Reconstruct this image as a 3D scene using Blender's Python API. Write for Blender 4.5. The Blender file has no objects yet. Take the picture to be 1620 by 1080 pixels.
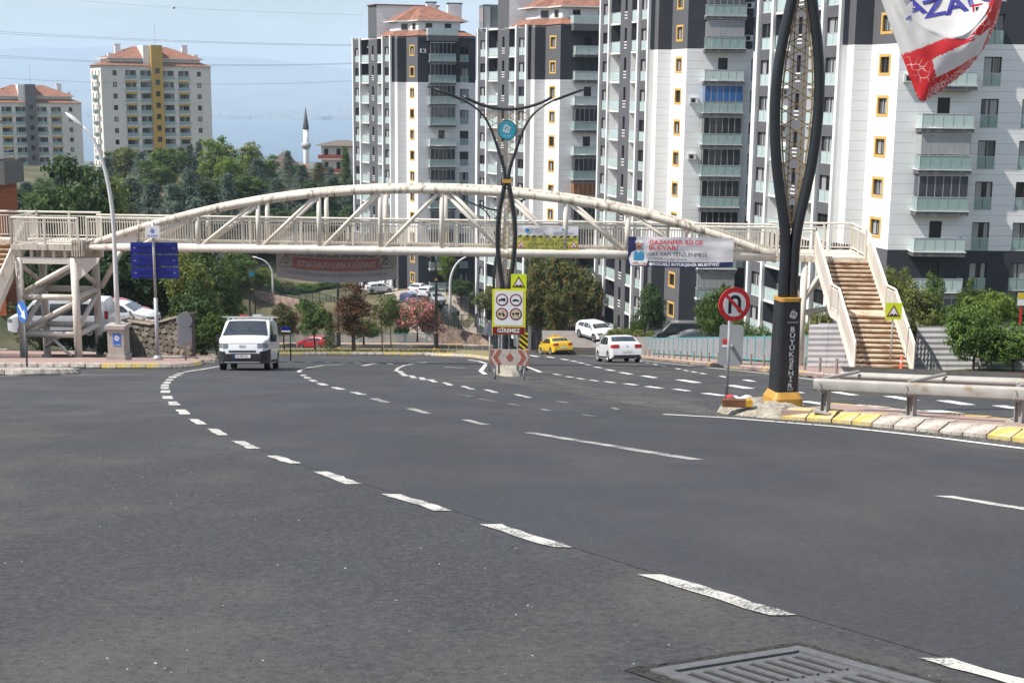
import bpy, math, random
import numpy as np
from mathutils import Vector, Matrix, noise
random.seed(7)
R_ = math.radians
SC = bpy.context.scene
COL = SC.collection

# ------------------------------------------------------------------ camera
FPX = 2118.0                      # focal length in pixels of a 1620 px wide frame
PITCH, ROLL = R_(10.5), 0.0106
Fv = Vector((0, math.cos(PITCH), -math.sin(PITCH)))
_R0 = Vector((1, 0, 0)); _U0 = Vector((0, math.sin(PITCH), math.cos(PITCH)))
Rv = math.cos(ROLL)*_R0 + math.sin(ROLL)*_U0
Uv = -math.sin(ROLL)*_R0 + math.cos(ROLL)*_U0
cam_d = bpy.data.cameras.new('camera')
cam = bpy.data.objects.new('camera', cam_d); COL.objects.link(cam)
cam_d.sensor_width = 36.0; cam_d.lens = FPX/1620*36
cam_d.clip_start = 0.1; cam_d.clip_end = 40000
cam.matrix_world = Matrix(((Rv.x, Uv.x, -Fv.x, 0), (Rv.y, Uv.y, -Fv.y, 0), (Rv.z, Uv.z, -Fv.z, 0), (0, 0, 0, 1)))
SC.camera = cam

# ------------------------------------------------------------------ sky and sun
SUN_EL = R_(54)
SUN_DIR = Vector((-0.95, -0.31, 0)).normalized()     # towards the sun, flat
sun_vec = Vector((SUN_DIR.x*math.cos(SUN_EL), SUN_DIR.y*math.cos(SUN_EL), math.sin(SUN_EL)))
sd = bpy.data.lights.new('sun', 'SUN'); sd.energy = 5.0; sd.angle = R_(0.55); sd.color = (1.0, 0.95, 0.87)
sun = bpy.data.objects.new('sun', sd); COL.objects.link(sun)
sun.rotation_euler = sun_vec.to_track_quat('Z', 'Y').to_euler()
sun.location = (-40, -20, 80)
world = bpy.data.worlds.new('World'); SC.world = world; world.use_nodes = True
wn = world.node_tree; wn.nodes.clear()
sky = wn.nodes.new('ShaderNodeTexSky'); sky.sky_type = 'NISHITA'; sky.sun_disc = False
sky.sun_elevation = SUN_EL; sky.sun_rotation = math.atan2(SUN_DIR.x, SUN_DIR.y)
sky.altitude = 150; sky.air_density = 1.0; sky.dust_density = 0.7; sky.ozone_density = 1.6
tc = wn.nodes.new('ShaderNodeTexCoord')
mp = wn.nodes.new('ShaderNodeMapping'); mp.inputs['Scale'].default_value = (1.4, 1.4, 5.0)
mp.inputs['Location'].default_value = (0.35, 0.1, 0.22)
wn.links.new(tc.outputs['Generated'], mp.inputs['Vector'])
nz = wn.nodes.new('ShaderNodeTexNoise'); nz.inputs['Scale'].default_value = 4.6; nz.inputs['Detail'].default_value = 7; nz.inputs['Roughness'].default_value = 0.56
wn.links.new(mp.outputs[0], nz.inputs['Vector'])
cr = wn.nodes.new('ShaderNodeValToRGB'); cr.color_ramp.elements[0].position = 0.40; cr.color_ramp.elements[1].position = 0.64
wn.links.new(nz.outputs[0], cr.inputs[0])
mm = wn.nodes.new('ShaderNodeMath'); mm.operation = 'MULTIPLY'; mm.inputs[1].default_value = 0.8
wn.links.new(cr.outputs[0], mm.inputs[0])
mx = wn.nodes.new('ShaderNodeMix'); mx.data_type = 'RGBA'
mx.inputs['B'].default_value = (6.9, 7.2, 7.9, 1)
wn.links.new(mm.outputs[0], mx.inputs['Factor']); wn.links.new(sky.outputs[0], mx.inputs['A'])
bg = wn.nodes.new('ShaderNodeBackground'); bg.inputs['Strength'].default_value = 0.105
wo = wn.nodes.new('ShaderNodeOutputWorld')
wn.links.new(mx.outputs['Result'], bg.inputs['Color']); wn.links.new(bg.outputs[0], wo.inputs['Surface'])
SC.view_settings.view_transform = 'Standard'; SC.view_settings.look = 'None'
SC.view_settings.exposure = 0.40; SC.view_settings.gamma = 1.0; SC.view_settings.use_curve_mapping = False
SC.render.engine = 'CYCLES'
HAZE = 1.25e-4
SC.cycles.max_bounces = 8; SC.cycles.diffuse_bounces = 3; SC.cycles.glossy_bounces = 3
SC.cycles.transmission_bounces = 4; SC.cycles.transparent_max_bounces = 12; SC.cycles.volume_bounces = 1
SC.cycles.caustics_reflective = False; SC.cycles.caustics_refractive = False

# ------------------------------------------------------------------ ground heights
TP = math.tan(PITCH)
def zroad(y):                      # the boulevard falls away from the viewer, then levels out
    Z = max((y+.2)/.983, 0)
    s = 0.0
    if y > 160:
        d = y-160; k = min(d, 40); s = .155*(k*k/80) + (d-k)*.155
    return -TP*y - (1.06+.14/(1+(Z/28)**4))/.983 + s
def W(px, py, Z):                  # measured point: picture position and distance -> metres
    return Fv*Z + Rv*((px-810)/FPX*Z) + Uv*((540-py)/FPX*Z)
def gp(px, py, h=0.0):             # picture position on the road surface -> metres
    d = Fv + Rv*((px-810)/FPX) + Uv*((540-py)/FPX)
    lo = t = 1.0
    while t < 400:
        if d.z*t < zroad(d.y*t)+h: break
        lo = t; t *= 1.02
    hi = t
    for _ in range(36):
        m = (lo+hi)/2
        if d.z*m < zroad(d.y*m)+h: hi = m
        else: lo = m
    return d*hi

# ------------------------------------------------------------------ materials
MATS = {}
def mat(name, col, rough=.75, var=.10, scale=3.0, bump=0.0, metal=0.0, spec=.4, coat=0.0, detail=4,
        transl=0.0, stain=None, stain_scale=(1, 1, .25), stain_pos=(.55, .75), lines=None):
    if name in MATS: return MATS[name]
    m = bpy.data.materials.new(name); m.use_nodes = True; t = m.node_tree; n = t.nodes; L = t.links
    b = n['Principled BSDF']; b.inputs['Roughness'].default_value = rough; b.inputs['Metallic'].default_value = metal
    b.inputs['Specular IOR Level'].default_value = spec; b.inputs['Coat Weight'].default_value = coat
    b.inputs['Coat Roughness'].default_value = .08
    c = n.new('ShaderNodeTexCoord')
    z = n.new('ShaderNodeTexNoise'); z.inputs['Scale'].default_value = scale; z.inputs['Detail'].default_value = detail
    L.new(c.outputs['Object'], z.inputs['Vector'])
    r = n.new('ShaderNodeMapRange'); r.inputs[1].default_value = .3; r.inputs[2].default_value = .7
    r.inputs[3].default_value = 1-var; r.inputs[4].default_value = 1+var
    L.new(z.outputs[0], r.inputs[0])
    v = n.new('ShaderNodeVectorMath'); v.operation = 'SCALE'; v.inputs[0].default_value = col
    L.new(r.outputs[0], v.inputs['Scale']); out = v.outputs[0]
    if stain:
        mp = n.new('ShaderNodeMapping'); mp.inputs['Scale'].default_value = stain_scale; L.new(c.outputs['Object'], mp.inputs[0])
        z2 = n.new('ShaderNodeTexNoise'); z2.inputs['Scale'].default_value = 1.0; z2.inputs['Detail'].default_value = 8; z2.inputs['Roughness'].default_value = .65
        L.new(mp.outputs[0], z2.inputs[0])
        r2 = n.new('ShaderNodeMapRange'); r2.inputs[1].default_value = stain_pos[0]; r2.inputs[2].default_value = stain_pos[1]; r2.clamp = True
        L.new(z2.outputs[0], r2.inputs[0])
        x = n.new('ShaderNodeMix'); x.data_type = 'RGBA'; L.new(r2.outputs[0], x.inputs['Factor']); L.new(out, x.inputs['A'])
        x.inputs['B'].default_value = (*stain, 1); out = x.outputs['Result']
    if lines:                       # shallow horizontal joints between cladding boards
        sp = n.new('ShaderNodeSeparateXYZ'); L.new(c.outputs['Object'], sp.inputs[0])
        a = n.new('ShaderNodeMath'); a.operation = 'MODULO'; a.inputs[1].default_value = lines[0]
        a0 = n.new('ShaderNodeMath'); a0.operation = 'ADD'; a0.inputs[1].default_value = 1000*lines[0]
        L.new(sp.outputs['Z'], a0.inputs[0]); L.new(a0.outputs[0], a.inputs[0])
        g = n.new('ShaderNodeMath'); g.operation = 'LESS_THAN'; g.inputs[1].default_value = lines[1]; L.new(a.outputs[0], g.inputs[0])
        x = n.new('ShaderNodeMix'); x.data_type = 'RGBA'; L.new(g.outputs[0], x.inputs['Factor']); L.new(out, x.inputs['A'])
        x.inputs['B'].default_value = (col[0]*.6, col[1]*.6, col[2]*.6, 1); out = x.outputs['Result']
    L.new(out, b.inputs['Base Color'])
    if bump:
        z3 = n.new('ShaderNodeTexNoise'); z3.inputs['Scale'].default_value = scale*6; z3.inputs['Detail'].default_value = 6
        L.new(c.outputs['Object'], z3.inputs['Vector'])
        bp = n.new('ShaderNodeBump'); bp.inputs['Strength'].default_value = bump; bp.inputs['Distance'].default_value = .02
        L.new(z3.outputs[0], bp.inputs['Height']); L.new(bp.outputs[0], b.inputs['Normal'])
    if transl:
        tr = n.new('ShaderNodeBsdfTranslucent'); ms = n.new('ShaderNodeMixShader'); ms.inputs[0].default_value = transl; L.new(out, tr.inputs['Color'])
        L.new(b.outputs[0], ms.inputs[1]); L.new(tr.outputs[0], ms.inputs[2]); L.new(ms.outputs[0], n['Material Output'].inputs[0])
    MATS[name] = m
    return m

def leaf_mat(name, dark, light, scale=.7, trans=.25, third=None, third_pos=(.6, .7)):
    if name in MATS: return MATS[name]
    m = bpy.data.materials.new(name); m.use_nodes = True; t = m.node_tree; n = t.nodes; L = t.links
    n.clear(); o = n.new('ShaderNodeOutputMaterial')
    c = n.new('ShaderNodeTexCoord'); oi = n.new('ShaderNodeObjectInfo')
    ad = n.new('ShaderNodeVectorMath'); ad.operation = 'ADD'
    sc = n.new('ShaderNodeVectorMath'); sc.operation = 'SCALE'; sc.inputs[0].default_value = (40, 31, 17); L.new(oi.outputs['Random'], sc.inputs['Scale'])
    L.new(c.outputs['Object'], ad.inputs[0]); L.new(sc.outputs[0], ad.inputs[1])
    z = n.new('ShaderNodeTexNoise'); z.inputs['Scale'].default_value = scale*1.6; z.inputs['Detail'].default_value = 5; z.inputs['Roughness'].default_value = .7
    L.new(ad.outputs[0], z.inputs[0])
    r = n.new('ShaderNodeValToRGB'); e = r.color_ramp.elements
    e[0].position = .36; e[0].color = (*dark, 1); e[1].position = .66; e[1].color = (*light, 1)
    L.new(z.outputs[0], r.inputs[0]); out = r.outputs[0]
    if third:
        z2 = n.new('ShaderNodeTexNoise'); z2.inputs['Scale'].default_value = scale*3.1; z2.inputs['Detail'].default_value = 3
        ad2 = n.new('ShaderNodeVectorMath'); ad2.operation = 'ADD'; ad2.inputs[1].default_value = (9, 3, 5); L.new(ad.outputs[0], ad2.inputs[0]); L.new(ad2.outputs[0], z2.inputs[0])
        r2 = n.new('ShaderNodeMapRange'); r2.inputs[1].default_value = third_pos[0]; r2.inputs[2].default_value = third_pos[1]; L.new(z2.outputs[0], r2.inputs[0])
        x = n.new('ShaderNodeMix'); x.data_type = 'RGBA'; L.new(r2.outputs[0], x.inputs['Factor']); L.new(out, x.inputs['A']); x.inputs['B'].default_value = (*third, 1)
        out = x.outputs['Result']
    hs = n.new('ShaderNodeHueSaturation'); L.new(out, hs.inputs['Color'])
    mr = n.new('ShaderNodeMapRange'); mr.inputs[3].default_value = .8; mr.inputs[4].default_value = 1.2; L.new(oi.outputs['Random'], mr.inputs[0]); L.new(mr.outputs[0], hs.inputs['Value'])
    d = n.new('ShaderNodeBsdfPrincipled'); d.inputs['Roughness'].default_value = .6; d.inputs['Specular IOR Level'].default_value = .25
    tr = n.new('ShaderNodeBsdfTranslucent'); ms = n.new('ShaderNodeMixShader'); ms.inputs[0].default_value = trans
    L.new(hs.outputs[0], d.inputs['Base Color']); L.new(hs.outputs[0], tr.inputs['Color'])
    L.new(d.outputs[0], ms.inputs[1]); L.new(tr.outputs[0], ms.inputs[2]); L.new(ms.outputs[0], o.inputs[0])
    MATS[name] = m
    return m

# ------------------------------------------------------------------ mesh building
class MB:
    def __init__(s): s.v = []; s.f = []; s.m = []
    def add(s, vs, fs, mi=0):
        o = len(s.v); s.v += [tuple(p) for p in vs]; s.f += [tuple(i+o for i in q) for q in fs]; s.m += [mi]*len(fs)
        return s
    def quad(s, a, b, c, d, mi=0): return s.add((a, b, c, d), ((0, 1, 2, 3),), mi)
    def box(s, x0, x1, y0, y1, z0, z1, mi=0, M=None):
        vs = [Vector(p) for p in ((x0,y0,z0),(x1,y0,z0),(x1,y1,z0),(x0,y1,z0),(x0,y0,z1),(x1,y0,z1),(x1,y1,z1),(x0,y1,z1))]
        if M: vs = [M @ p for p in vs]
        return s.add(vs, ((0,3,2,1),(4,5,6,7),(0,1,5,4),(1,2,6,5),(2,3,7,6),(3,0,4,7)), mi)
    def bar(s, a, b, w, h, up=(0, 0, 1), mi=0):          # rectangular bar from a to b
        a = Vector(a); b = Vector(b); d = (b-a).normalized(); u = Vector(up)
        sd = d.cross(u)
        if sd.length < 1e-4: sd = d.cross(Vector((0, 1, 0)))
        sd.normalize(); u = sd.cross(d).normalized(); p = []
        for q in (a, b):
            for i, j in ((-1,-1),(1,-1),(1,1),(-1,1)): p.append(q + sd*(i*w/2) + u*(j*h/2))
        return s.add(p, ((0,1,2,3),(7,6,5,4),(0,4,5,1),(1,5,6,2),(2,6,7,3),(3,7,4,0)), mi)
    def tube(s, pts, r, n=8, mi=0, caps=True, flat=None):
        pts = [Vector(p) for p in pts]; k = len(pts); rs = r if isinstance(r, (list, tuple)) else [r]*k
        o = len(s.v); ref = None
        for i, p in enumerate(pts):
            d = (pts[min(i+1, k-1)]-pts[max(i-1, 0)]).normalized()
            if ref is None: ref = Vector((0, 0, 1)) if abs(d.z) < .9 else Vector((0, 1, 0))
            sd = d.cross(ref).normalized(); u = sd.cross(d).normalized(); ref = u
            for j in range(n):
                a = 2*math.pi*j/n
                s.v.append(tuple(p + (sd*math.cos(a)+u*math.sin(a))*rs[i]))
        for i in range(k-1):
            for j in range(n):
                s.f.append((o+i*n+j, o+i*n+(j+1) % n, o+(i+1)*n+(j+1) % n, o+(i+1)*n+j)); s.m.append(mi)
        if caps:
            s.f.append(tuple(o+j for j in range(n))[::-1]); s.f.append(tuple(o+(k-1)*n+j for j in range(n))); s.m += [mi, mi]
        return s
    def prism(s, poly, z0, z1, mi=0, top=None):           # poly counter-clockwise in xy
        n = len(poly); top = top or poly
        vs = [(x, y, z0) for x, y in poly] + [(x, y, z1) for x, y in top]
        fs = [tuple(range(n))[::-1], tuple(range(n, 2*n))] + [(i, (i+1) % n, n+(i+1) % n, n+i) for i in range(n)]
        return s.add(vs, fs, mi)
    def xz(s, poly, y0, y1, mi=0):                        # plate cut to a shape in xz, from y0 (front) to y1
        n = len(poly)
        vs = [(x, y0, z) for x, z in poly] + [(x, y1, z) for x, z in poly]
        fs = [tuple(range(n)), tuple(range(n, 2*n))[::-1]] + [(i, n+i, n+(i+1) % n, (i+1) % n) for i in range(n)]
        return s.add(vs, fs, mi)
    def grid(s, fn, nu, nv, mi=0, face=None):
        o = len(s.v)
        for j in range(nv+1):
            for i in range(nu+1): s.v.append(tuple(fn(i/nu, j/nv)))
        for j in range(nv):
            for i in range(nu):
                a = o+j*(nu+1)+i
                s.f.append((a, a+1, a+nu+2, a+nu+1)); s.m.append(face((i+.5)/nu, (j+.5)/nv) if face else mi)
        return s
    def build(s, name, mats, parent=None, smooth=False, loc=None):
        me = bpy.data.meshes.new(name); me.from_pydata(s.v, [], s.f)
        for q in (mats if isinstance(mats, (list, tuple)) else [mats]): me.materials.append(q)
        if any(s.m): me.polygons.foreach_set('material_index', s.m)
        if smooth: me.polygons.foreach_set('use_smooth', [True]*len(me.polygons))
        me.update()
        return link(name, me, parent, loc)
def link(name, me, parent=None, loc=None):
    o = bpy.data.objects.new(name, me); COL.objects.link(o)
    if parent: o.parent = parent
    if loc is not None: o.location = loc
    return o
def smooth_by_angle(o, deg=40):
    me = o.data
    me.polygons.foreach_set('use_smooth', [True]*len(me.polygons))
    try: me.set_sharp_from_angle(angle=R_(deg))
    except Exception: pass
    return o
def tag(o, label=None, cat=None, group=None, kind=None):
    if label: o['label'] = label
    if cat: o['category'] = cat
    if group: o['group'] = group
    if kind: o['kind'] = kind
    return o
def thing(name, label, cat, loc=(0, 0, 0), rz=0.0, group=None):
    o = bpy.data.objects.new(name, None); COL.objects.link(o)
    o.empty_display_size = .3; o.location = loc; o.rotation_euler = (0, 0, rz)
    return tag(o, label, cat, group)
def copy_tree(o, parent=None):
    c = o.copy(); COL.objects.link(c)
    if parent: c.parent = parent
    for ch in list(o.children): copy_tree(ch, c)
    return c
def kof(p): return p.dot(Fv)/FPX      # metres per picture pixel at a point
def smoothstep(a, b, x):
    t = min(max((x-a)/(b-a), 0), 1); return t*t*(3-2*t)
def interp(x, xs, ys): return float(np.interp(x, xs, ys))
def disc(cx, cz, r, n=28, a0=0, a1=360):
    return [(cx+r*math.cos(R_(a0+(a1-a0)*i/n)), cz+r*math.sin(R_(a0+(a1-a0)*i/n))) for i in range(n if a1-a0 >= 360 else n+1)]
def ring(mb, cx, cz, r0, r1, y, n=28, mi=0, a0=0, a1=360):
    k = n
    for i in range(k):
        a = R_(a0+(a1-a0)*i/k); b = R_(a0+(a1-a0)*(i+1)/k)
        mb.quad((cx+r0*math.cos(a), y, cz+r0*math.sin(a)), (cx+r1*math.cos(a), y, cz+r1*math.sin(a)),
                (cx+r1*math.cos(b), y, cz+r1*math.sin(b)), (cx+r0*math.cos(b), y, cz+r0*math.sin(b)), mi)
    return mb
_txt = {}
def text_mesh(s, size, align='CENTER', bold=0.0, spacing=1.0):
    """letters as a flat mesh in the xz plane, facing -y, centred on the origin"""
    cu = bpy.data.curves.new('lettering', 'FONT'); cu.body = s; cu.size = size; cu.align_x = align; cu.align_y = 'CENTER'
    cu.offset = bold; cu.space_character = spacing; cu.resolution_u = 2
    ob = bpy.data.objects.new('lettering', cu); COL.objects.link(ob)
    dg = bpy.context.evaluated_depsgraph_get(); me = bpy.data.meshes.new_from_object(ob.evaluated_get(dg))
    bpy.data.objects.remove(ob); bpy.data.curves.remove(cu)
    vs = [v.co.copy() for v in me.vertices]; fs = [tuple(p.vertices) for p in me.polygons]; bpy.data.meshes.remove(me)
    return [(v.x, 0.0, v.y) for v in vs], fs
def lettering(s, size, m, parent, at, fit=None, rot=0.0, fn=None, name='lettering', bold=0.0, mirror=False, sx=1.0, rz=0.0):
    vs, fs = text_mesh(s, size, bold=bold)
    w = max(v[0] for v in vs)-min(v[0] for v in vs); k = sx*(fit/w if fit else 1)
    cx = (max(v[0] for v in vs)+min(v[0] for v in vs))/2
    out = []
    for v in vs:
        x, z = (v[0]-cx)*k*(-1 if mirror else 1), v[2]
        x, z = x*math.cos(rot)-z*math.sin(rot), x*math.sin(rot)+z*math.cos(rot)
        p = (at[0]+x*math.cos(rz), at[1]+x*math.sin(rz), at[2]+z)
        out.append(fn(p) if fn else p)
    if mirror: fs = [q[::-1] for q in fs]
    return MB().add(out, fs).build(name, m, parent)
# ================================================================== terrain, road, pavements, islands
def asphalt_material():
    m = bpy.data.materials.new('asphalt'); m.use_nodes = True; t = m.node_tree; n = t.nodes; L = t.links
    b = n['Principled BSDF']; b.inputs['Roughness'].default_value = .82; b.inputs['Specular IOR Level'].default_value = .35
    c = n.new('ShaderNodeTexCoord')
    def nz(scale, detail, rough=.55, sc=(1, 1, 1), loc=(0, 0, 0)):
        mp = n.new('ShaderNodeMapping'); mp.inputs['Scale'].default_value = sc; mp.inputs['Location'].default_value = loc; L.new(c.outputs['Object'], mp.inputs[0])
        z = n.new('ShaderNodeTexNoise'); z.inputs['Scale'].default_value = scale; z.inputs['Detail'].default_value = detail; z.inputs['Roughness'].default_value = rough
        L.new(mp.outputs[0], z.inputs[0]); return z.outputs[0]
    def rng(s, a, b_, lo=0.0, hi=1.0):
        r = n.new('ShaderNodeMapRange'); r.inputs[1].default_value = a; r.inputs[2].default_value = b_; r.inputs[3].default_value = lo; r.inputs[4].default_value = hi
        L.new(s, r.inputs[0]); return r.outputs[0]
    def mix(f, a, b_):
        x = n.new('ShaderNodeMix'); x.data_type = 'RGBA'; L.new(f, x.inputs['Factor'])
        for k, q in (('A', a), ('B', b_)):
            if isinstance(q, tuple): x.inputs[k].default_value = (*q, 1)
            else: L.new(q, x.inputs[k])
        return x.outputs['Result']
    base = mix(rng(nz(.16, 5, .6, (1, .35, 1)), .35, .65), (.031, .0315, .034), (.047, .0475, .0505))
    base = mix(rng(nz(.55, 7, .65, (1, .6, 1), (4, 2, 0)), .45, .68, 0, .85), base, (.105, .092, .076))      # dust
    base = mix(rng(nz(1.6, 6, .7, (1, .22, 1), (1, 7, 0)), .58, .78, 0, .35), base, (.036, .036, .039))      # tyre-dark streaks
    fine = nz(85, 3, .7)
    base = mix(rng(fine, .45, .75, 0, .55), base, (.082, .080, .078))
    base = mix(rng(fine, .42, .25, 0, .6), base, (.02, .02, .021))
    vo = n.new('ShaderNodeTexVoronoi'); vo.inputs['Scale'].default_value = 13.0; L.new(c.outputs['Object'], vo.inputs['Vector'])
    vs = n.new('ShaderNodeSeparateColor'); L.new(vo.outputs['Color'], vs.inputs[0])
    pick = rng(vs.outputs[0], .93, .935)
    spot = rng(vo.outputs['Distance'], .085, .05)
    mu = n.new('ShaderNodeMath'); mu.operation = 'MULTIPLY'; L.new(pick, mu.inputs[0]); L.new(spot, mu.inputs[1])
    base = mix(mu.outputs[0], base, (.22, .21, .19))                                                         # pale grit
    gr_ = nz(24, 4, .8, (1, 1, 1), (3, 3, 3))
    base = mix(rng(gr_, .50, .68, 0, .75), base, (.098, .096, .093))
    base = mix(rng(gr_, .48, .30, 0, .8), base, (.020, .020, .021))
    L.new(base, b.inputs['Base Color'])
    L.new(rng(nz(.4, 4, .6, (1, .5, 1)), .3, .7, .56, .8), b.inputs['Roughness'])
    bp = n.new('ShaderNodeBump'); bp.inputs['Strength'].default_value = .55; bp.inputs['Distance'].default_value = .012
    L.new(fine, bp.inputs['Height']); L.new(bp.outputs[0], b.inputs['Normal'])
    MATS['asphalt'] = m
    return m
ASPHALT = asphalt_material()
def paint_material(name, col, wear, under=(.07, .07, .072)):
    m = bpy.data.materials.new(name); m.use_nodes = True; t = m.node_tree; n = t.nodes; L = t.links
    b = n['Principled BSDF']; b.inputs['Roughness'].default_value = .7; b.inputs['Specular IOR Level'].default_value = .3
    c = n.new('ShaderNodeTexCoord')
    z = n.new('ShaderNodeTexNoise'); z.inputs['Scale'].default_value = 60; z.inputs['Detail'].default_value = 6; z.inputs['Roughness'].default_value = .75
    L.new(c.outputs['Object'], z.inputs[0])
    z2 = n.new('ShaderNodeTexNoise'); z2.inputs['Scale'].default_value = 3; z2.inputs['Detail'].default_value = 3; L.new(c.outputs['Object'], z2.inputs[0])
    a = n.new('ShaderNodeMath'); a.operation = 'MULTIPLY_ADD'; a.inputs[1].default_value = .5; L.new(z2.outputs[0], a.inputs[0]); L.new(z.outputs[0], a.inputs[2])
    r = n.new('ShaderNodeMapRange'); r.inputs[1].default_value = 1.02-wear; r.inputs[2].default_value = 1.1-wear; L.new(a.outputs[0], r.inputs[0])
    x = n.new('ShaderNodeMix'); x.data_type = 'RGBA'; x.inputs['A'].default_value = (*col, 1); x.inputs['B'].default_value = (*under, 1)
    L.new(r.outputs[0], x.inputs['Factor']); L.new(x.outputs['Result'], b.inputs['Base Color'])
    MATS[name] = m; return m
PAINT = paint_material('road_paint', (.55, .53, .485), .25)
PAINT_MID = paint_material('road_paint_grey', (.40, .39, .365), .27)
PAINT_OLD = paint_material('road_paint_worn', (.30, .295, .28), .36)
PAINT_NEW = paint_material('road_paint_fresh', (.74, .73, .70), .08)
K_YEL = mat('kerb_yellow', (.56, .42, .11), .8, .2, 9, .35, stain=(.42, .37, .28), stain_scale=(3, 3, 3), stain_pos=(.42, .62))
K_WHI = mat('kerb_white', (.52, .47, .41), .85, .16, 11, .5, stain=(.24, .20, .16), stain_scale=(3.5, 3.5, 4), stain_pos=(.42, .68))
CONC = mat('concrete', (.36, .33, .28), .9, .2, 5, .6, stain=(.16, .13, .10), stain_scale=(2, 2, 2), stain_pos=(.5, .75))
PAVER = mat('pink_paving', (.36, .245, .215), .9, .18, 6, .4, stain=(.22, .17, .14), stain_scale=(1.2, 1.2, 1), stain_pos=(.5, .7))
SOIL = mat('dry_soil', (.23, .18, .12), .95, .3, 1.2, .6, stain=(.10, .13, .05), stain_scale=(.25, .25, .25), stain_pos=(.42, .6))

# road outline as measured on the ground, x of the right-hand kerb for each distance y
_rk = [gp(*q) for q in ((1290, 598), (1210, 588), (1100, 577), (1000, 566), (930, 559.5), (880, 555.5), (845, 552.5))]
RK = [Vector((14.2, -40, 0)), Vector((12.6, 0, 0)), Vector((11.3, 25, 0))] + _rk
FARK = [gp(800, 548.6), gp(740, 547), gp(650, 546.2), gp(560, 546), gp(450, 546), gp(330, 546)]    # far kerb, where the road swings left
RK = RK + FARK
# left pavement kerb
LK = [Vector((-70, 58.5, 0)), Vector((-40, 63, 0))] + [gp(*q) for q in ((0, 556), (100, 559), (200, 564.5), (280, 569), (338, 574))]
LK2 = [Vector((-14.4, 64, 0)), Vector((-16.5, 74, 0)), Vector((-22, 88, 0)), Vector((-32, 104, 0)), Vector((-46, 118, 0)), Vector((-66, 130, 0))]
ROADPOLY = [(p.x, p.y) for p in RK] + [(p.x, p.y) for p in (LK2[::-1])] + [(p.x, p.y) for p in LK[::-1]] + [(-75, 40), (-75, -40)]
RP = np.array(ROADPOLY)
def road_dist(x, y):
    """distance outside the road outline, 0 inside"""
    n = len(RP); inside = False; best = 1e9
    for i in range(n):
        x0, y0 = RP[i]; x1, y1 = RP[(i+1) % n]
        if (y0 > y) != (y1 > y) and x < (x1-x0)*(y-y0)/(y1-y0)+x0: inside = not inside
        dx, dy = x1-x0, y1-y0; t = max(0, min(1, ((x-x0)*dx+(y-y0)*dy)/(dx*dx+dy*dy+1e-9)))
        d = (x-x0-t*dx)**2+(y-y0-t*dy)**2
        if d < best: best = d
    return 0.0 if inside else math.sqrt(best)
_cp = [W(*q) for q in ((1350, 590, 56), (1600, 588, 52), (1520, 575, 82), (1230, 566, 84), (1100, 552, 100), (1000, 545, 112), (1060, 533, 126), (938, 530, 148),
       (960, 518, 134), (880, 508, 166), (790, 478, 184), (730, 466, 188), (700, 463, 188), (650, 462, 189), (560, 458, 204), (470, 470, 200), (740, 514, 180), (620, 510, 182),
       (400, 500, 182), (120, 545, 62), (20, 540, 62), (-60, 535, 60), (180, 520, 76), (270, 500, 72), (100, 510, 76), (300, 480, 110), (120, 470, 120), (320, 400, 190),
       (120, 330, 210), (300, 318, 240), (480, 300, 265), (560, 350, 260), (100, 290, 330), (320, 270, 345), (520, 280, 330), (0, 350, 160), (1500, 540, 130), (1300, 500, 180), (1100, 450, 230), (900, 420, 260))]
_cp += [W(*q) for q in ((941, 536, 116), (1082, 546, 108), (1096, 552, 103), (662, 464.5, 184), (676, 469, 182), (686, 479, 181), (706, 499, 180), (652, 481, 181), (100, 529, 68.5), (80, 529, 68), (120, 529, 68), (186, 518, 73), (184, 512, 78), (600, 464, 190), (735, 488, 182), (765, 505, 178))]
_cp += [Vector(q) for q in ((40, 0, 1), (60, 40, -6), (40, -40, 8), (-90, 20, -2), (-90, 70, -10), (-100, 130, -18), (70, 90, -15), (80, 150, -20), (90, 230, -25), (0, 320, -26), (-140, 330, -20), (-140, 220, -18), (60, 330, -30), (140, 20, 4), (-160, 20, 3))]
CPX = np.array([(p.x, p.y) for p in _cp]); CPZ = np.array([p.z for p in _cp])
def land(x, y):
    d2 = ((CPX-(x, y))**2).sum(1)+1.0
    w = 1/d2**1.6
    return float((w*CPZ).sum()/w.sum())
def ground_z(x, y):
    if y > 380:
        far = interp(y, (380, 520, 900, 1800, 3000, 3500, 14000), (-27, -40, -80, -128, -160, -182, -190))
        return far + 3*math.sin(x*.01)
    d = road_dist(x, y)
    z0 = zroad(y)-.3
    if d <= 0: return z0
    z1 = land(x, y)
    return z0+(z1-z0)*smoothstep(4.4, 9.0, d)
def gridlines(a, b, st, out):
    l = list(np.arange(a, b+.1, st)); return [-o for o in out[::-1]]+l+list(out)
gx = [-9000, -4000, -1800, -900, -500, -340, -250, -190]+list(np.arange(-150, 111, 3.0))+[130, 170, 230, 320, 500, 900, 1800, 4000, 9000]
gy = [-160, -90]+list(np.arange(-45, 300, 3.0))+[310, 325, 345, 365, 380, 400, 450, 520, 650, 900, 1300, 1800, 2400, 3000, 3500, 14000]
gm = MB()
gm.v = [(x, y, ground_z(x, y)) for y in gy for x in gx]
nx = len(gx)
gm.f = [(j*nx+i, j*nx+i+1, (j+1)*nx+i+1, (j+1)*nx+i) for j in range(len(gy)-1) for i in range(nx-1)]; gm.m = [0]*len(gm.f)
ground = tag(gm.build('ground', mat('hillside', (.13, .11, .065), .95, .35, .25, .3, stain=(.045, .06, .024), stain_scale=(.08, .08, .08), stain_pos=(.4, .6)), None, True), kind='structure')

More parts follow.
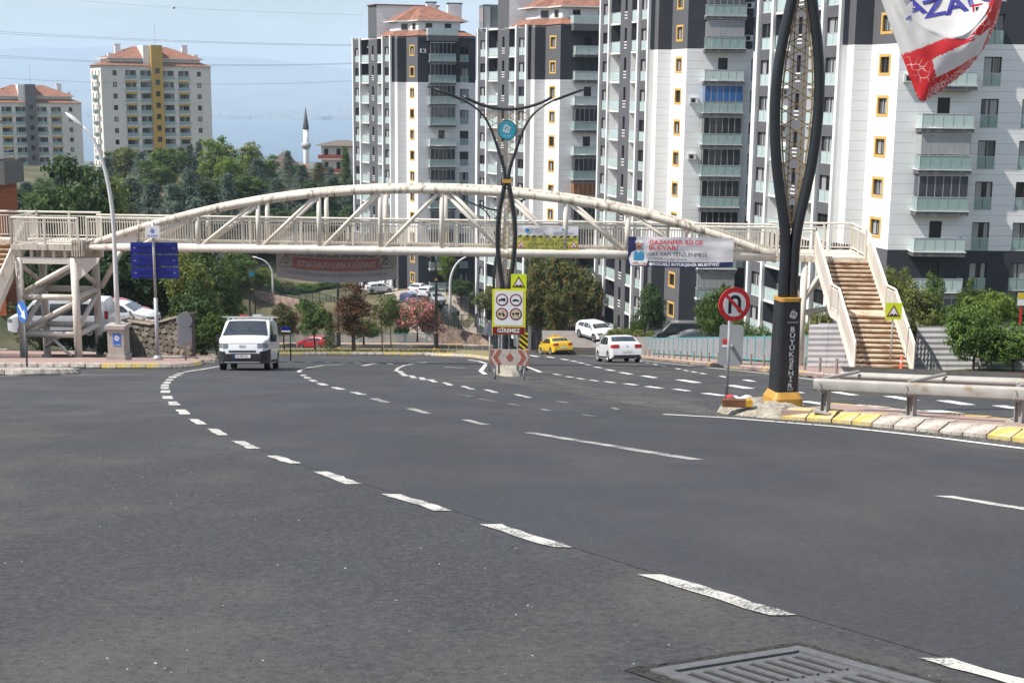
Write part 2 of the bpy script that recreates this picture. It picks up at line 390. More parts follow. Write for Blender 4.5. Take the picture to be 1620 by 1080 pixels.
# asphalt sheet
rm = MB()
ry = list(np.arange(-40, 184.1, 1.0)); rx = [-75, -50, -30, -15, 0, 8, 16, 24]
for y in ry:
    for x in rx: rm.v.append((x, y, zroad(y)))
n_ = len(rx)
def keep(x, y): return road_dist(x, y) < 1.2
for j in range(len(ry)-1):
    for i in range(n_-1):
        rm.f.append((j*n_+i, j*n_+i+1, (j+1)*n_+i+1, (j+1)*n_+i)); rm.m.append(0)
# keep only cells that touch the road outline (finer in x)
rm2 = MB(); xs2 = list(np.arange(-75, 26.1, 2.0))
cache = {}
for j in range(len(ry)-1):
    for i in range(len(xs2)-1):
        cx, cy = (xs2[i]+xs2[i+1])/2, (ry[j]+ry[j+1])/2
        if road_dist(cx, cy) < 1.6:
            ids = []
            for (a, b) in ((i, j), (i+1, j), (i+1, j+1), (i, j+1)):
                k = (a, b)
                if k not in cache: cache[k] = len(rm2.v); rm2.v.append((xs2[a], ry[b], zroad(ry[b])))
                ids.append(cache[k])
            rm2.f.append(tuple(ids)); rm2.m.append(0)
road = tag(rm2.build('road', ASPHALT, None, True), kind='structure')

# ------------------------------------------------------------------ painted markings
def on_road(p, h=.006): return (p.x, p.y, zroad(p.y)+h)
def dash(x0, y0, w0, x1, y1, w1, m=PAINT, jag=.035, name='lane_dash'):
    """one painted bar: its two ends (picture position and breadth), laid on the road"""
    a0, a1 = gp(x0-w0/2, y0), gp(x0+w0/2, y0); b0, b1 = gp(x1-w1/2, y1), gp(x1+w1/2, y1)
    k = 7; L_, R2 = [], []
    for i in range(k+1):
        t = i/k; j = jag*min(1, (a0-a1).length*6)
        L_.append(a0.lerp(b0, t)+Vector((random.uniform(-j, j), random.uniform(-j, j), 0))*.5)
        R2.append(a1.lerp(b1, t)+Vector((random.uniform(-j, j), random.uniform(-j, j), 0))*.5)
    mb = MB()
    for i in range(k):
        mb.quad(on_road(L_[i]), on_road(R2[i]), on_road(R2[i+1]), on_road(L_[i+1]))
    # a face laid the wrong way up is turned over
    for i, q in enumerate(mb.f):
        A, B, C_ = (Vector(mb.v[k_]) for k_ in q[:3])
        if (B-A).cross(C_-A).z < 0: mb.f[i] = q[::-1]
    return mb.build(name, m, road)
for q in ((1477, 1041, 50, 1690, 1103, 54), (1029, 909, 42, 1237, 974, 44), (775, 830, 33, 891, 866.5, 33), (618, 782, 28, 703, 808, 28), (508, 746, 25, 560, 766, 25),
          (430, 721, 20, 467, 733.5, 20), (376, 698, 18, 402, 710, 18), (336, 678.5, 17, 353, 688.5, 17), (306, 663, 16, 319, 671.5, 16), (286, 648, 16, 293, 655.5, 16),
          (273, 635.5, 16, 277, 641, 16), (265, 626.5, 15, 266, 631, 15), (262, 617.5, 14.5, 262, 621.6, 14.5), (261, 612, 13, 261, 615.4, 13), (261.3, 608, 12, 261, 611, 12),
          (265, 603.8, 11, 264, 606.5, 11), (269, 599.5, 11, 267.5, 602, 11), (274, 595.6, 12, 272, 598, 12), (281, 592.4, 12, 278.5, 594.5, 12), (287, 590, 11, 284, 591.6, 11)):
    dash(*q)
for q in ((591, 630.5, 13, 611, 636.6, 13), (648, 646, 15, 676, 654, 15), (735, 664, 14, 768, 672, 14), (838, 684.5, 18, 1102, 727.5, 24), (1492, 784.6, 25, 1712, 820, 30),
          (559, 620.4, 13, 575, 624.4, 13), (528, 612.5, 13, 541, 616.2, 13), (505, 606, 12, 515, 609.6, 12), (492, 600.7, 11, 499, 604, 11), (483.5, 596.4, 10, 488, 598.6, 10), (479, 592.8, 9, 481, 594.6, 9)):
    dash(*q, PAINT_MID if q[0] < 1300 and q[1] > 628 else PAINT)
for x0, x1, y, s in ((626, 640, 588.5, .1), (632, 646, 593, .15), (646, 660, 596, .18), (662, 675, 599, .18), (676, 693, 602.6, .18), (698, 718, 607.3, .18), (728, 752, 613.4, .18), (764, 789, 618.7, .16), (812, 843, 626.6, .16)):
    dash(x0+4, y-1.3-(x1-x0)*s*.3, 9, x1-4, y+1.3+(x1-x0)*s*.3, 9)
for x0, x1, y in ((717, 755, 625.5), (753, 786, 632.7), (798, 830, 640.6), (850, 879, 648.8), (873, 907, 636), (963, 984, 646.7), (914, 950, 657.4)):
    dash(x0+5, y-2, 10, x1-5, y+2, 10, PAINT_OLD)
for x, y, l in ((845, 563, 20), (871, 565, 18), (893, 568.5, 17), (908, 571.2, 14), (919.5, 574, 14), (931.5, 577.3, 16), (946, 581, 17), (964.5, 585.3, 22), (990, 590.5, 26), (1027, 596, 30), (1089, 603, 44), (1170, 612, 50), (1250, 619, 50), (1336, 622.6, 48), (1426, 630, 60), (1512, 637, 64), (1600, 645, 64)):
    dash(x-l*.32, y-l*.055, l*.36, x+l*.32, y+l*.055, l*.36, PAINT_NEW, .01)
for x, y, l in ((881, 592.3, 18), (901, 596.3, 17), (918, 599, 18), (940, 602, 20), (964.5, 604.5, 24), (998, 608, 28), (1034.5, 612.6, 34), (1078.5, 617, 34), (1130, 624, 46), (1205, 631, 60), (1290, 637.4, 60), (1385, 644, 66), (1503, 653, 86), (1640, 665, 86)):
    dash(x-l*.32, y-l*.045, l*.36, x+l*.32, y+l*.045, l*.36, PAINT_NEW, .01)
for x, y, l in ((1013, 571.5, 9), (1023, 573.8, 9), (1037, 576.6, 10), (1050, 579.4, 11), (1073, 583.6, 12), (1085, 586, 12), (1098, 588.4, 13), (1112, 591, 14), (1145, 596, 18), (1185, 602, 24)):
    dash(x-l*.3, y-l*.06, l*.42, x+l*.3, y+l*.06, l*.42, PAINT_NEW, .01)
for x0, x1, y in ((449, 467, 572.6), (480, 498, 573), (510, 527, 573.2), (536, 550, 573.6), (559, 573, 574.2), (584, 598, 574.8), (612, 622, 575.2)):
    dash(x0+4, y-.6, 9, x1-4, y+.6, 9, PAINT, .01)
dash(574, 578.6, 9, 588, 576, 9, PAINT, .01, 'lane_arrow'); dash(704, 580.4, 9, 735, 582, 7, PAINT, .01, 'lane_arrow')
def stripe(pts, w, m=PAINT, name='edge_line'):
    """a continuous painted line through picture positions, w metres wide"""
    g = [gp(*q) for q in pts]; fine = []
    for i in range(len(g)-1):
        k = max(2, int((g[i+1]-g[i]).length/1.0))
        fine += [g[i].lerp(g[i+1], j/k) for j in range(k)]
    fine.append(g[-1]); mb = MB(); prev = None
    for i, p in enumerate(fine):
        d = fine[min(i+1, len(fine)-1)]-fine[max(i-1, 0)]; d.z = 0; d.normalize(); s = Vector((-d.y, d.x, 0))*w/2
        cur = (p-s, p+s)
        if prev: mb.quad(on_road(prev[0], .007), on_road(cur[0], .007), on_road(cur[1], .007), on_road(prev[1], .007))
        prev = cur
    return mb.build(name, m, road)
stripe(((1050, 655.5), (1150, 661), (1330, 675.5), (1480, 692), (1625, 710.5)), .13, PAINT_NEW)
stripe(((291, 588.6), (318, 584.5), (347, 579.6)), .16)
stripe(((472.6, 589), (474, 586.5), (478, 584.4), (490, 581.3), (512.6, 577.8), (542, 576.3)), .14)
stripe(((626, 587), (630, 582), (640, 578), (656, 575), (676, 572.6), (690, 572.8)), .14)
stripe(((741, 569), (758, 571.5), (769, 575), (766, 580), (760.5, 587), (767.7, 592)), .16, PAINT_NEW)
stripe(((831, 579.7), (843, 583.6), (855, 588.7)), .14, PAINT_NEW)
stripe(((850, 555.6), (900, 560.2), (1000, 568.4), (1100, 579.4), (1210, 590.6), (1295, 601.5)), .13, PAINT_NEW)
stripe(((0, 594.8), (120, 593.2), (228, 592.8)), .14, PAINT)
stripe(((0, 556.6), (90, 560.2), (178, 565)), .12, PAINT)

# the lane that was resurfaced last: smoother, bluer asphalt with its own edge
import bmesh
def draped(name, pts, h, m):
    bm = bmesh.new(); vs = [bm.verts.new((p[0], p[1], 0)) for p in pts]; bm.faces.new(vs); y = math.ceil(min(p[1] for p in pts)); top = max(p[1] for p in pts)
    while y < top:
        bmesh.ops.bisect_plane(bm, geom=bm.verts[:]+bm.edges[:]+bm.faces[:], plane_co=(0, y, 0), plane_no=(0, 1, 0)); y += 1.0
    bmesh.ops.triangulate(bm, faces=bm.faces[:])
    for v in bm.verts: v.co.z = zroad(v.co.y)+h
    bm.normal_update()
    for f in bm.faces:
        if f.normal.z < 0: f.normal_flip()
    me = bpy.data.meshes.new(name); bm.to_mesh(me); bm.free(); me.materials.append(m); return link(name, me, road)
_cv = [(1700, 1095), (1477, 1034), (1130, 934), (825, 842), (655, 790), (530, 752), (445, 724), (387, 701), (342, 681), (310, 665), (287, 649), (272, 636), (264, 626), (260, 617), (259, 609), (262, 602), (270, 595), (283, 590), (318, 583), (345, 579)]
_cv2 = [(470, 568), (600, 568), (740, 572), (762, 590), (800, 606), (930, 640), (1045, 661), (1330, 682), (1625, 717), (2300, 800)]
def fresh_material():
    m = ASPHALT.copy(); m.name = 'asphalt_fresh'; b = m.node_tree.nodes['Principled BSDF']; src = b.inputs['Base Color'].links[0].from_socket
    x = m.node_tree.nodes.new('ShaderNodeMix'); x.data_type = 'RGBA'; x.inputs['Factor'].default_value = .5; x.inputs['B'].default_value = (.040, .0415, .048, 1); m.node_tree.links.new(src, x.inputs['A']); m.node_tree.links.new(x.outputs['Result'], b.inputs['Base Color']); return m
FRESH = fresh_material()
draped('resurfaced_lane', [(gp(*q).x+random.uniform(-.03, .03), gp(*q).y) for q in _cv+_cv2], .0025, FRESH)
# ------------------------------------------------------------------ kerbs and raised islands
def stone_mesh(name, ln, h, w, batter, m):
    mb = MB(); g = .012; b = .02
    prof = [(0, -.12), (0, h*.35), (batter, h-b), (batter+b, h), (w, h), (w, -.12)]
    n = len(prof)
    for sx in (g, ln-g):
        for (y, z) in prof: mb.v.append((sx, y, z))
    mb.f = [tuple(range(n)), tuple(range(n, 2*n))[::-1]]+[(i, n+i, n+(i+1) % n, (i+1) % n) for i in range(n)]; mb.m = [0]*len(mb.f)
    me = bpy.data.meshes.new(name); me.from_pydata(mb.v, [], mb.f); me.materials.append(m)
    me.update(); return me
_stones = {}
def kerb_line(parent, pts, ln, h, w, batter, pattern, start=0, name='kerb_stone', base=None):
    """kerb stones laid end to end along pts (xy); the face is on the right-hand side of travel"""
    P = [Vector((p[0], p[1], 0)) for p in pts]; i = 0; t = 0.0; k = start; cur = P[0].copy(); count = 0
    cum = [0]
    for a, b in zip(P, P[1:]): cum.append(cum[-1]+(b-a).length)
    def at(s):
        s = min(s, cum[-1])
        for i in range(len(P)-1):
            if s <= cum[i+1]+1e-9: return P[i].lerp(P[i+1], (s-cum[i])/max(cum[i+1]-cum[i], 1e-9))
        return P[-1].copy()
    s = 0.0
    while s < cum[-1]-ln*.3:
        a, b = at(s), at(s+ln)
        za, zb = (base or zroad)(a.y), (base or zroad)(b.y)
        key = pattern[k % len(pattern)]
        kk = (key, round(ln, 3), h, w, batter)
        if kk not in _stones: _stones[kk] = stone_mesh('kerb_stone', ln, h, w, batter, K_YEL if key == 'y' else K_WHI if key == 'w' else CONC)
        o = link(name, _stones[kk], parent)
        d = b-a; d.z = zb-za; d.normalize(); y = Vector((-d.y, d.x, 0)).normalized(); z = d.cross(y)
        jz = random.uniform(-.014, .010)
        o.matrix_local = Matrix(((d.x, y.x, z.x, a.x), (d.y, y.y, z.y, a.y), (d.z, y.z, z.z, za+jz), (0, 0, 0, 1)))
        if len(pts) == 2 and (b-a).length < ln*.95: o.scale.x = (b-a).length/ln
        s += ln; k += 1; count += 1
    return count
def slab(name, poly, h, m, kind='structure', thick=.5, sub=3.0, base=None):
    """raised paving that follows the road's fall; poly counter-clockwise in xy"""
    import bmesh
    bm = bmesh.new()
    vs = [bm.verts.new((x, y, 0)) for x, y in poly]; f = bm.faces.new(vs)
    ys = [p[1] for p in poly]
    y = math.floor(min(ys))+sub
    while y < max(ys):
        geo = bm.verts[:]+bm.edges[:]+bm.faces[:]
        bmesh.ops.bisect_plane(bm, geom=geo, plane_co=(0, y, 0), plane_no=(0, 1, 0)); y += sub
    r = bmesh.ops.extrude_face_region(bm, geom=bm.faces[:])
    top = [g for g in r['geom'] if isinstance(g, bmesh.types.BMVert)]; tset = set(top)
    for v in bm.verts: v.co.z = (base or zroad)(v.co.y)+(h if v in tset else h-thick)
    bmesh.ops.recalc_face_normals(bm, faces=bm.faces[:])
    me = bpy.data.meshes.new(name); bm.to_mesh(me); bm.free(); me.materials.append(m)
    return tag(link(name, me), kind=kind)
def xy(pts): return [(gp(*q).x, gp(*q).y) for q in pts]
def offset(pts, d):
    out = []
    for i, p in enumerate(pts):
        a = Vector(pts[max(i-1, 0)]); b = Vector(pts[min(i+1, len(pts)-1)]); t = (b-a).normalized()
        out.append((p[0]-t.y*d, p[1]+t.x*d))
    return out

# the median island by the guard rail (near right)
front = xy(((1236, 663), (1320, 668.5), (1392, 676), (1500, 687), (1590, 697))); front += [(front[-1][0]+1.2, front[-1][1]-4.0), (front[-1][0]+2.6, front[-1][1]-9), (front[-1][0]+5.2, front[-1][1]-19)]
back = [(front[0][0]+1.5, front[0][1]+2.2)]+[(x+1.55, y+.75) for x, y in front[1:]]
med = slab('median_island', [front[0]]+offset(front, .26)[1:]+back[::-1], .15, PAVER)
kerb_line(med, front, .46, .15, .34, .15, 'yyyywwwwwyyyywwwww')
kerb_line(med, [back[-1]]+back[::-1][1:], .46, .17, .2, .05, 'yyyywwwww')

# left island with the yellow and white kerb
fi = xy(((-260, 584), (-60, 583.6), (60, 583.4), (200, 583.6), (270, 583.4), (300, 582), (318, 579), (323, 575)))
bi = xy(((300, 570.2), (230, 569.6), (120, 571), (-60, 572), (-260, 573)))
isl = slab('traffic_island', offset(fi, .2)[:-1]+[fi[-1]]+bi, .15, PAVER)
kerb_line(isl, fi, .5, .17, .24, .08, 'wwwyyyyyyyywwwwwwwwyyyywwww'[::1], 3)
kerb_line(isl, [fi[-1]]+bi, .5, .16, .2, .05, 'yyww')
# the low broken nose in front of it
fn = xy(((-200, 596), (-60, 594.6), (40, 594.4), (90, 593.8), (118, 592.4), (127, 590))); bn = xy(((110, 587.8), (40, 587.2), (-200, 587)))
nose = slab('island_nose', offset(fn, .2)[:-1]+[fn[-1]]+bn, .13, CONC)
kerb_line(nose, fn, .55, .16, .24, .09, 'w')
# left pavement under the footbridge
lkp = [(p.x, p.y) for p in LK]; lk2 = [(p.x, p.y) for p in LK2]
lpz = lambda y: zroad(y)
lp = slab('left_pavement', lkp[:2]+lkp[2:]+lk2[:2]+[(-19, 73), (-24, 68), (-30, 70), (-44, 72), (-70, 70)], .15, PAVER, thick=.6)
kerb_line(lp, lkp[1:], .6, .17, .2, .03, 'c'); kerb_line(lp, [lkp[-1]]+lk2[:4], .6, .17, .2, .03, 'cccyycc')
# right pavement with kerb, running down to the far bend
rkp = [(p.x, p.y) for p in RK[1:10]]
rp = slab('right_pavement', rkp+offset(rkp, -4.2)[::-1], .15, PAVER, thick=.6)
kerb_line(rp, offset(rkp, -.0)[::-1], .55, .18, .22, .05, 'yyyywwwwww')
fkp = [rkp[-1]]+[(p.x, p.y) for p in FARK]
fp = slab('far_pavement', fkp+offset(fkp, -5.0)[::-1], .15, PAVER, thick=.6)
kerb_line(fp, fkp[::-1], 2.2, .18, .3, .06, 'yw')
# planted median beyond the footbridge
mi_f = xy(((380, 563.5), (450, 562.6), (560, 562), (680, 562.6), (745, 565), (772, 569.5), (790, 577), (793, 588)))
mi_b = xy(((832, 586), (826, 572), (812, 562), (780, 557), (700, 554), (560, 553), (380, 553)))
pm = slab('planted_median', offset(mi_f, .2)+mi_b, .15, mat('dry_grass', (.20, .19, .07), .95, .3, 1.5, .6, stain=(.26, .2, .13), stain_scale=(.6, .6, .6), stain_pos=(.45, .6)), thick=.6)
kerb_line(pm, mi_f, .6, .18, .24, .07, 'yyyywwww'); kerb_line(pm, [mi_f[-1]]+mi_b[:4], .6, .18, .24, .07, 'wwyyww')

# rough concrete lump at the head of the near median, gravel and broken asphalt around it
def lump(name, poly_px, h, m, parent=None, seed=1, base_h=0.0):
    pts = [gp(*q) for q in poly_px]; c = sum(pts, Vector())/len(pts); mb = MB(); rings = 7; n = 40
    P = [Vector((p.x, p.y, 0)) for p in pts]; P.append(P[0]); cum = [0]
    for a, b in zip(P, P[1:]): cum.append(cum[-1]+(b-a).length)
    def at(t):
        s = t*cum[-1]
        for i in range(len(P)-1):
            if s <= cum[i+1]+1e-9: return P[i].lerp(P[i+1], (s-cum[i])/max(cum[i+1]-cum[i], 1e-9))
        return P[0].copy()
    for j in range(rings+1):
        k = j/rings
        for i in range(n):
            p = Vector((c.x, c.y, 0)).lerp(at(i/n), 1-k) if j < rings else Vector((c.x, c.y, 0)).lerp(at(i/n), .02)
            hh = h*min(1, (k*2.6)**.6)+.05*noise.noise(Vector((p.x*4+seed, p.y*4, k*2)))*min(1, k*5)+.03*noise.noise(Vector((p.x*14, p.y*14, seed)))*min(1, k*4)
            p += Vector((noise.noise(Vector((i*.7, seed, 0))), noise.noise(Vector((i*.7, 5, seed))), 0))*.04
            mb.v.append((p.x, p.y, zroad(p.y)-.05*(j == 0)+base_h+max(0, hh)))
    for j in range(rings):
        for i in range(n):
            mb.f.append((j*n+i, j*n+(i+1) % n, (j+1)*n+(i+1) % n, (j+1)*n+i)); mb.m.append(0)
    mb.f.append(tuple(rings*n+i for i in range(n))); mb.m.append(0)
    return mb.build(name, m, parent)
ROUGHC = mat('rough_concrete', (.40, .36, .29), .95, .3, 14, 1.0, stain=(.16, .13, .10), stain_scale=(4, 4, 4), stain_pos=(.5, .7))
tag(lump('concrete_footing', ((1130, 652), (1150, 657), (1190, 660), (1232, 664.5), (1262, 662), (1285, 650), (1272, 641), (1225, 638), (1170, 639), (1136, 643)), .17, ROUGHC, None, 3),
    'rough poured concrete mound under the no U-turn sign and dark lamp post', 'concrete mound')
tag(lump('concrete_footing', ((779, 586), (785, 593), (800, 597), (822, 596), (832, 588), (822, 580), (800, 577), (785, 579)), .22, ROUGHC, None, 9),
    'broken concrete lump under the red and white chevron board', 'concrete mound')
# loose gravel and broken asphalt
gv = MB(); rr = random.Random(3)
def pebble(mb, x, y, r):
    z = zroad(y); a = rr.random()*6; vs = []
    for i in range(5): vs.append((x+r*math.cos(a+i*1.256)*rr.uniform(.7, 1.2), y+r*math.sin(a+i*1.256)*rr.uniform(.7, 1.2), z))
    vs.append((x, y, z+r*rr.uniform(.6, 1.1)))
    mb.add(vs, [(i, (i+1) % 5, 5) for i in range(5)])
line = [gp(*q) for q in ((1135, 657), (1236, 666), (1392, 679), (1500, 690), (1600, 701))]
for _ in range(1500):
    k = rr.random()*(len(line)-1.001); i = int(k); p = line[i].lerp(line[i+1], k-i)
    pebble(gv, p.x+rr.gauss(0, .06), p.y+rr.gauss(-.02, .09), rr.uniform(.008, .035))
for _ in range(420):
    k = rr.random(); p = gp(900+k*250, 612+k*36).lerp(gp(780+k*380, 598+k*52), rr.random())
    pebble(gv, p.x+rr.gauss(0, .25), p.y+rr.gauss(0, 1.0), rr.uniform(.008, .03))
for _ in range(500):
    p = gp(rr.uniform(0, 1620), rr.uniform(690, 1075)); pebble(gv, p.x, p.y, rr.uniform(.003, .009))
pc = MB()
for _ in range(140):
    p = gp(rr.uniform(0, 1620), 690+385*rr.random()**1.3); pebble(pc, p.x, p.y, rr.uniform(.002, .007))
tag(pc.build('pale_grit', mat('pale_chip', (.42, .40, .36), .9, .3, 9)), 'pale stone chips scattered over the foreground asphalt', 'grit', kind='stuff')
tag(gv.build('loose_gravel', mat('gravel', (.10, .095, .088), .95, .5, 9)), 'dark crumbs of asphalt and gravel strewn along the median kerb', 'gravel', kind='stuff')
# dusty strip where the old surface joins the new one
ds = MB()
A = [(640, 600), (760, 594), (850, 592), (930, 612), (1010, 622), (1100, 640), (1150, 656)]; B = [(640, 602), (780, 604), (880, 618), (960, 634), (1040, 646), (1100, 655), (1150, 662)]
for i in range(len(A)-1):
    for j in range(4):
        a0 = gp(*A[i]).lerp(gp(*A[i+1]), j/4); a1 = gp(*A[i]).lerp(gp(*A[i+1]), (j+1)/4); b0 = gp(*B[i]).lerp(gp(*B[i+1]), j/4); b1 = gp(*B[i]).lerp(gp(*B[i+1]), (j+1)/4)
        ds.quad(on_road(b0, .0035), on_road(b1, .0035), on_road(a1, .0035), on_road(a0, .0035))
ds.build('dusty_strip', mat('dusty_asphalt', (.085, .08, .073), .95, .2, 1.5, .15, stain=(.05, .049, .048), stain_scale=(.9, .3, 1), stain_pos=(.4, .62)), road)

# drain cover in the foreground
g0, g1, g2 = gp(1264, 1025), gp(1010, 1086), gp(1478, 1084)
ex = (g2-g0); ey = (g1-g0); ex.normalize(); nrm = ex.cross(ey.normalized()).normalized()
if nrm.z < 0: nrm = -nrm
ey = nrm.cross(ex)
if ey.dot(g1-g0) < 0: ey = -ey
dc = tag(bpy.data.objects.new('drain_cover', None), 'grey cast iron drain cover with slots set into the foreground asphalt', 'drain cover'); COL.objects.link(dc)
dc.matrix_world = Matrix(((ex.x, ey.x, nrm.x, g0.x), (ex.y, ey.y, nrm.y, g0.y), (ex.z, ey.z, nrm.z, g0.z), (0, 0, 0, 1)))
IRON = mat('cast_iron', (.135, .137, .14), .62, .2, 30, .3, .2)
S = .75
fr = MB()
for (a, b, c, d) in ((0, S, 0, .06), (0, S, S-.06, S), (0, .06, .06, S-.06), (S-.06, S, .06, S-.06)): fr.box(a, b, c, d, -.05, .012)
fr.build('frame', IRON, dc)
MB().box(.068, S-.068, .068, S-.068, -.05, .004).build('plate', IRON, dc)
for r_ in range(2):
    for i in range(8):
        y0 = .105+i*.075; x0 = .10+r_*.32
        q = MB(); q.box(x0, x0+.26, y0, y0+.014, .0045, .012); q.build('rib', IRON, dc); q = MB(); q.box(x0+.01, x0+.25, y0+.016, y0+.040, .0042, .0052); q.build('slot', mat('slot_black', (.03, .03, .031), .9), dc)
gvb = MB(); O = .07
for (a, b, c, d) in ((-O, S+O, -O, 0), (-O, 0, 0, S+O), (S, S+O, 0, S+O), (0, S, S, S+O)):
    gvb.grid(lambda u, v, a=a, b=b, c=c, d=d: (a+(b-a)*u+.008*noise.noise(Vector((u*30, v*30, a))), c+(d-c)*v+.008*noise.noise(Vector((u*30, 4, v*30))), .004+.004*noise.noise(Vector((u*40, v*40, c)))), 24, 24)
gvb.build('asphalt_seam', mat('coarse_asphalt', (.085, .08, .074), .95, .5, 60, 1.0), dc)
# ================================================================== steel footbridge
BEIGE = mat('bridge_paint', (.70, .65, .565), .6, .10, 1.2, .1, stain=(.24, .15, .085), stain_scale=(1.6, 1.6, .5), stain_pos=(.58, .78))
BEIGE3 = mat('stair_paint', (.74, .69, .61), .6, .10, 1.2, .1, stain=(.42, .26, .13), stain_scale=(1.2, 1.2, 1.0), stain_pos=(.58, .74))
BEIGE2 = mat('bridge_paint_dirty', (.65, .59, .49), .7, .14, 1.5, .1, stain=(.17, .125, .085), stain_scale=(5, 3, 1.0), stain_pos=(.51, .66))
STEPM = mat('rusty_step', (.62, .49, .35), .8, .2, 2.5, .3, stain=(.24, .11, .045), stain_scale=(1.2, 1.2, 3), stain_pos=(.45, .65))
bl, br_ = W(140, 391, 59.0), W(1226, 405, 57.7)
bz = (bl.z+br_.z)/2; LB = math.hypot(br_.x-bl.x, br_.y-bl.y)
bridge = thing('footbridge', 'beige steel arched truss footbridge with stairs, spanning the whole boulevard', 'footbridge', (bl.x, bl.y, bz), math.atan2(br_.y-bl.y, br_.x-bl.x))
bi_ = bridge.matrix_basis.inverted()
pxm = 58.4/FPX                                   # metres per picture pixel at the bridge
def bx(px): return (px-140)*LB/(1226-140)        # along the bridge from a picture column
WID = 1.8
RISE = 2.66; mid = bx(688)
def arch_z(x):
    u = abs(x-mid)/(mid if x < mid else LB-mid); return RISE*max(0, 1-u**2.15)
for yy in (0, WID):
    MB().tube([(x, yy, arch_z(x)+.02) for x in np.linspace(-.1, LB+.1, 49)], .175, 14).build('arch', BEIGE2, bridge, True)
    MB().tube([(-.1, yy, 0), (LB*.3, yy, 0), (LB*.6, yy, 0), (LB+.1, yy, 0)], .19, 14).build('bottom_chord', BEIGE, bridge, True)
    vx = [bx(705+97*k) for k in range(-4, 5)]
    for x in vx:
        MB().tube([(x, yy, .1), (x, yy, arch_z(x))], .105, 10).build('post', BEIGE, bridge, True)
    allv = [bx(222)]+vx+[bx(1186)]
    for a, b in zip(allv[:-1], allv[1:]):
        left = b <= bx(705)+.01
        p = ((a+.16, yy, .12), (b-.12, yy, arch_z(b)-.05)) if left else ((a+.12, yy, arch_z(a)-.05), (b-.16, yy, .12))
        if (left and a > bx(222)-.01) or (not left and b < bx(1186)+.01):
            MB().tube(p, .085, 10).build('diagonal', BEIGE, bridge, True)
    for x0, x1 in ((.25, bx(218)), (LB-.3, bx(1184))):
        a0, a1 = arch_z(x0), arch_z(x1)
        q = [(x0, .05), (x1, .05), (x1, a1), ((x0+x1)/2, arch_z((x0+x1)/2)), (x0, a0+.05)]
        if x1 < x0: q = q[::-1]
        MB().xz(q, yy-.04, yy+.04).build('gusset_plate', BEIGE, bridge)
MB().box(-.1, LB+.1, .2, WID-.2, -.12, .06).build('deck', mat('deck_concrete', (.42, .37, .31), .9, .15, 3), bridge)
for i in range(15): MB().box(i*LB/14-.06, i*LB/14+.06, .1, WID-.1, -.26, -.121).build('cross_beam', BEIGE2, bridge)
def railing(p0, p1, h=1.18, parent=bridge, spacing=.115, post_every=2.4, mid_rail=True, panel=False, name='railing'):
    """handrail, second rail and foot rail from p0 to p1 (at floor level), with thin balusters"""
    p0 = Vector(p0); p1 = Vector(p1); up = Vector((0, 0, 1)); L = (p1-p0).length
    r = MB(); r.tube([p0+up*h, p1+up*h], .048, 8); r.bar(p0+up*(h-.17), p1+up*(h-.17), .045, .045); r.bar(p0+up*.12, p1+up*.12, .045, .05)
    k = max(1, round(L/post_every))
    ro = r.build(name, BEIGE, parent)
    for i in range(k+1):
        q = p0.lerp(p1, i/k); MB().box(-.045, .045, -.045, .045, 0, h-.05).build('rail_post', BEIGE, ro, loc=q)
    b = MB(); m = int(L/spacing)
    for i in range(1, m):
        q = p0.lerp(p1, i/m); b.bar(q+up*.12, q+up*(h-.18), .028, .028, (0, 1, 0))
    tag(b.build('baluster_row', BEIGE, ro), kind='stuff')
    return ro
railing((bx(135), .24, .06), (bx(1228), .24, .06)); railing((bx(135), WID-.24, .06), (bx(1228), WID-.24, .06))
# ---- left landing on its braced tower
zf = .06
X0, X1, Y0, Y1 = -3.35, -.25, -.35, 2.75
lz = lambda x, y: ground_z(*((bridge.matrix_basis @ Vector((x, y, 0))).to_2d()))-bz
def bworld(x, y): return (bridge.matrix_basis @ Vector((x, y, 0)))
lt = MB(); lt.box(X0, X1, Y0, Y1, -.16, zf).build('landing', BEIGE2, bridge)
for (a, b) in (((X0+.05, Y0+.06), (X1-.1, Y0+.06)), ((X0+.05, Y1-.06), (X1-.1, Y1-.06)), ((X0+.05, Y0+.06), (X0+.05, Y1-.06))):
    railing((*a, zf), (*b, zf), post_every=1.3)
MB().box(X0, X1, Y0+.1, Y0+.35, -.78, -.50).build('tower_beam', BEIGE, bridge); MB().box(X0, X1, Y1-.4, Y1-.15, -.78, -.50).build('tower_beam', BEIGE, bridge)
for i in range(6):
    x = X0+.35+i*(X1-X0-.6)/5
    MB().box(x-.06, x+.06, Y0+.14, Y0+.26, -.50, -.16).build('beam_stub', BEIGE, bridge)
for i in range(5): MB().box(-.62+i*.11, -.58+i*.11, Y0-.05, Y0+.45, -.42, .28).build('bearing_fin', BEIGE2, bridge)
legx = (-3.1, -.62); legy = (Y0+.2, Y1-.25)
for x in legx:
    for y in legy:
        P = bworld(x, y); zg = min(lz(x, y), zroad(P.y)+.15-bz)-.3
        MB().tube([(x, y, zg), (x, y, -.5)], .17, 12).build('tower_leg', BEIGE, bridge, True)
t1, t2 = -2.28, -3.95
def strut(a, b, r=.11): MB().tube((a, b), r, 10).build('brace', BEIGE, bridge, True)
for y in legy:
    strut((legx[0], y, t1), (legx[1], y, t1), .14); strut((legx[0], y, t2), (legx[1], y, t2), .14)
    strut((legx[0]+.1, y, t1+.2), (legx[1]-.05, y, -.78)); strut((legx[0]+.1, y, t2+.2), (legx[1]-.05, y, t1-.2))
for x in legx:
    strut((x, legy[0], t1), (x, legy[1], t1), .13); strut((x, legy[0], t2), (x, legy[1], t2), .13)
    strut((x, legy[1], t1+.2), (x, legy[0], -.78)); strut((x, legy[0], t2+.2), (x, legy[1], t1-.2))
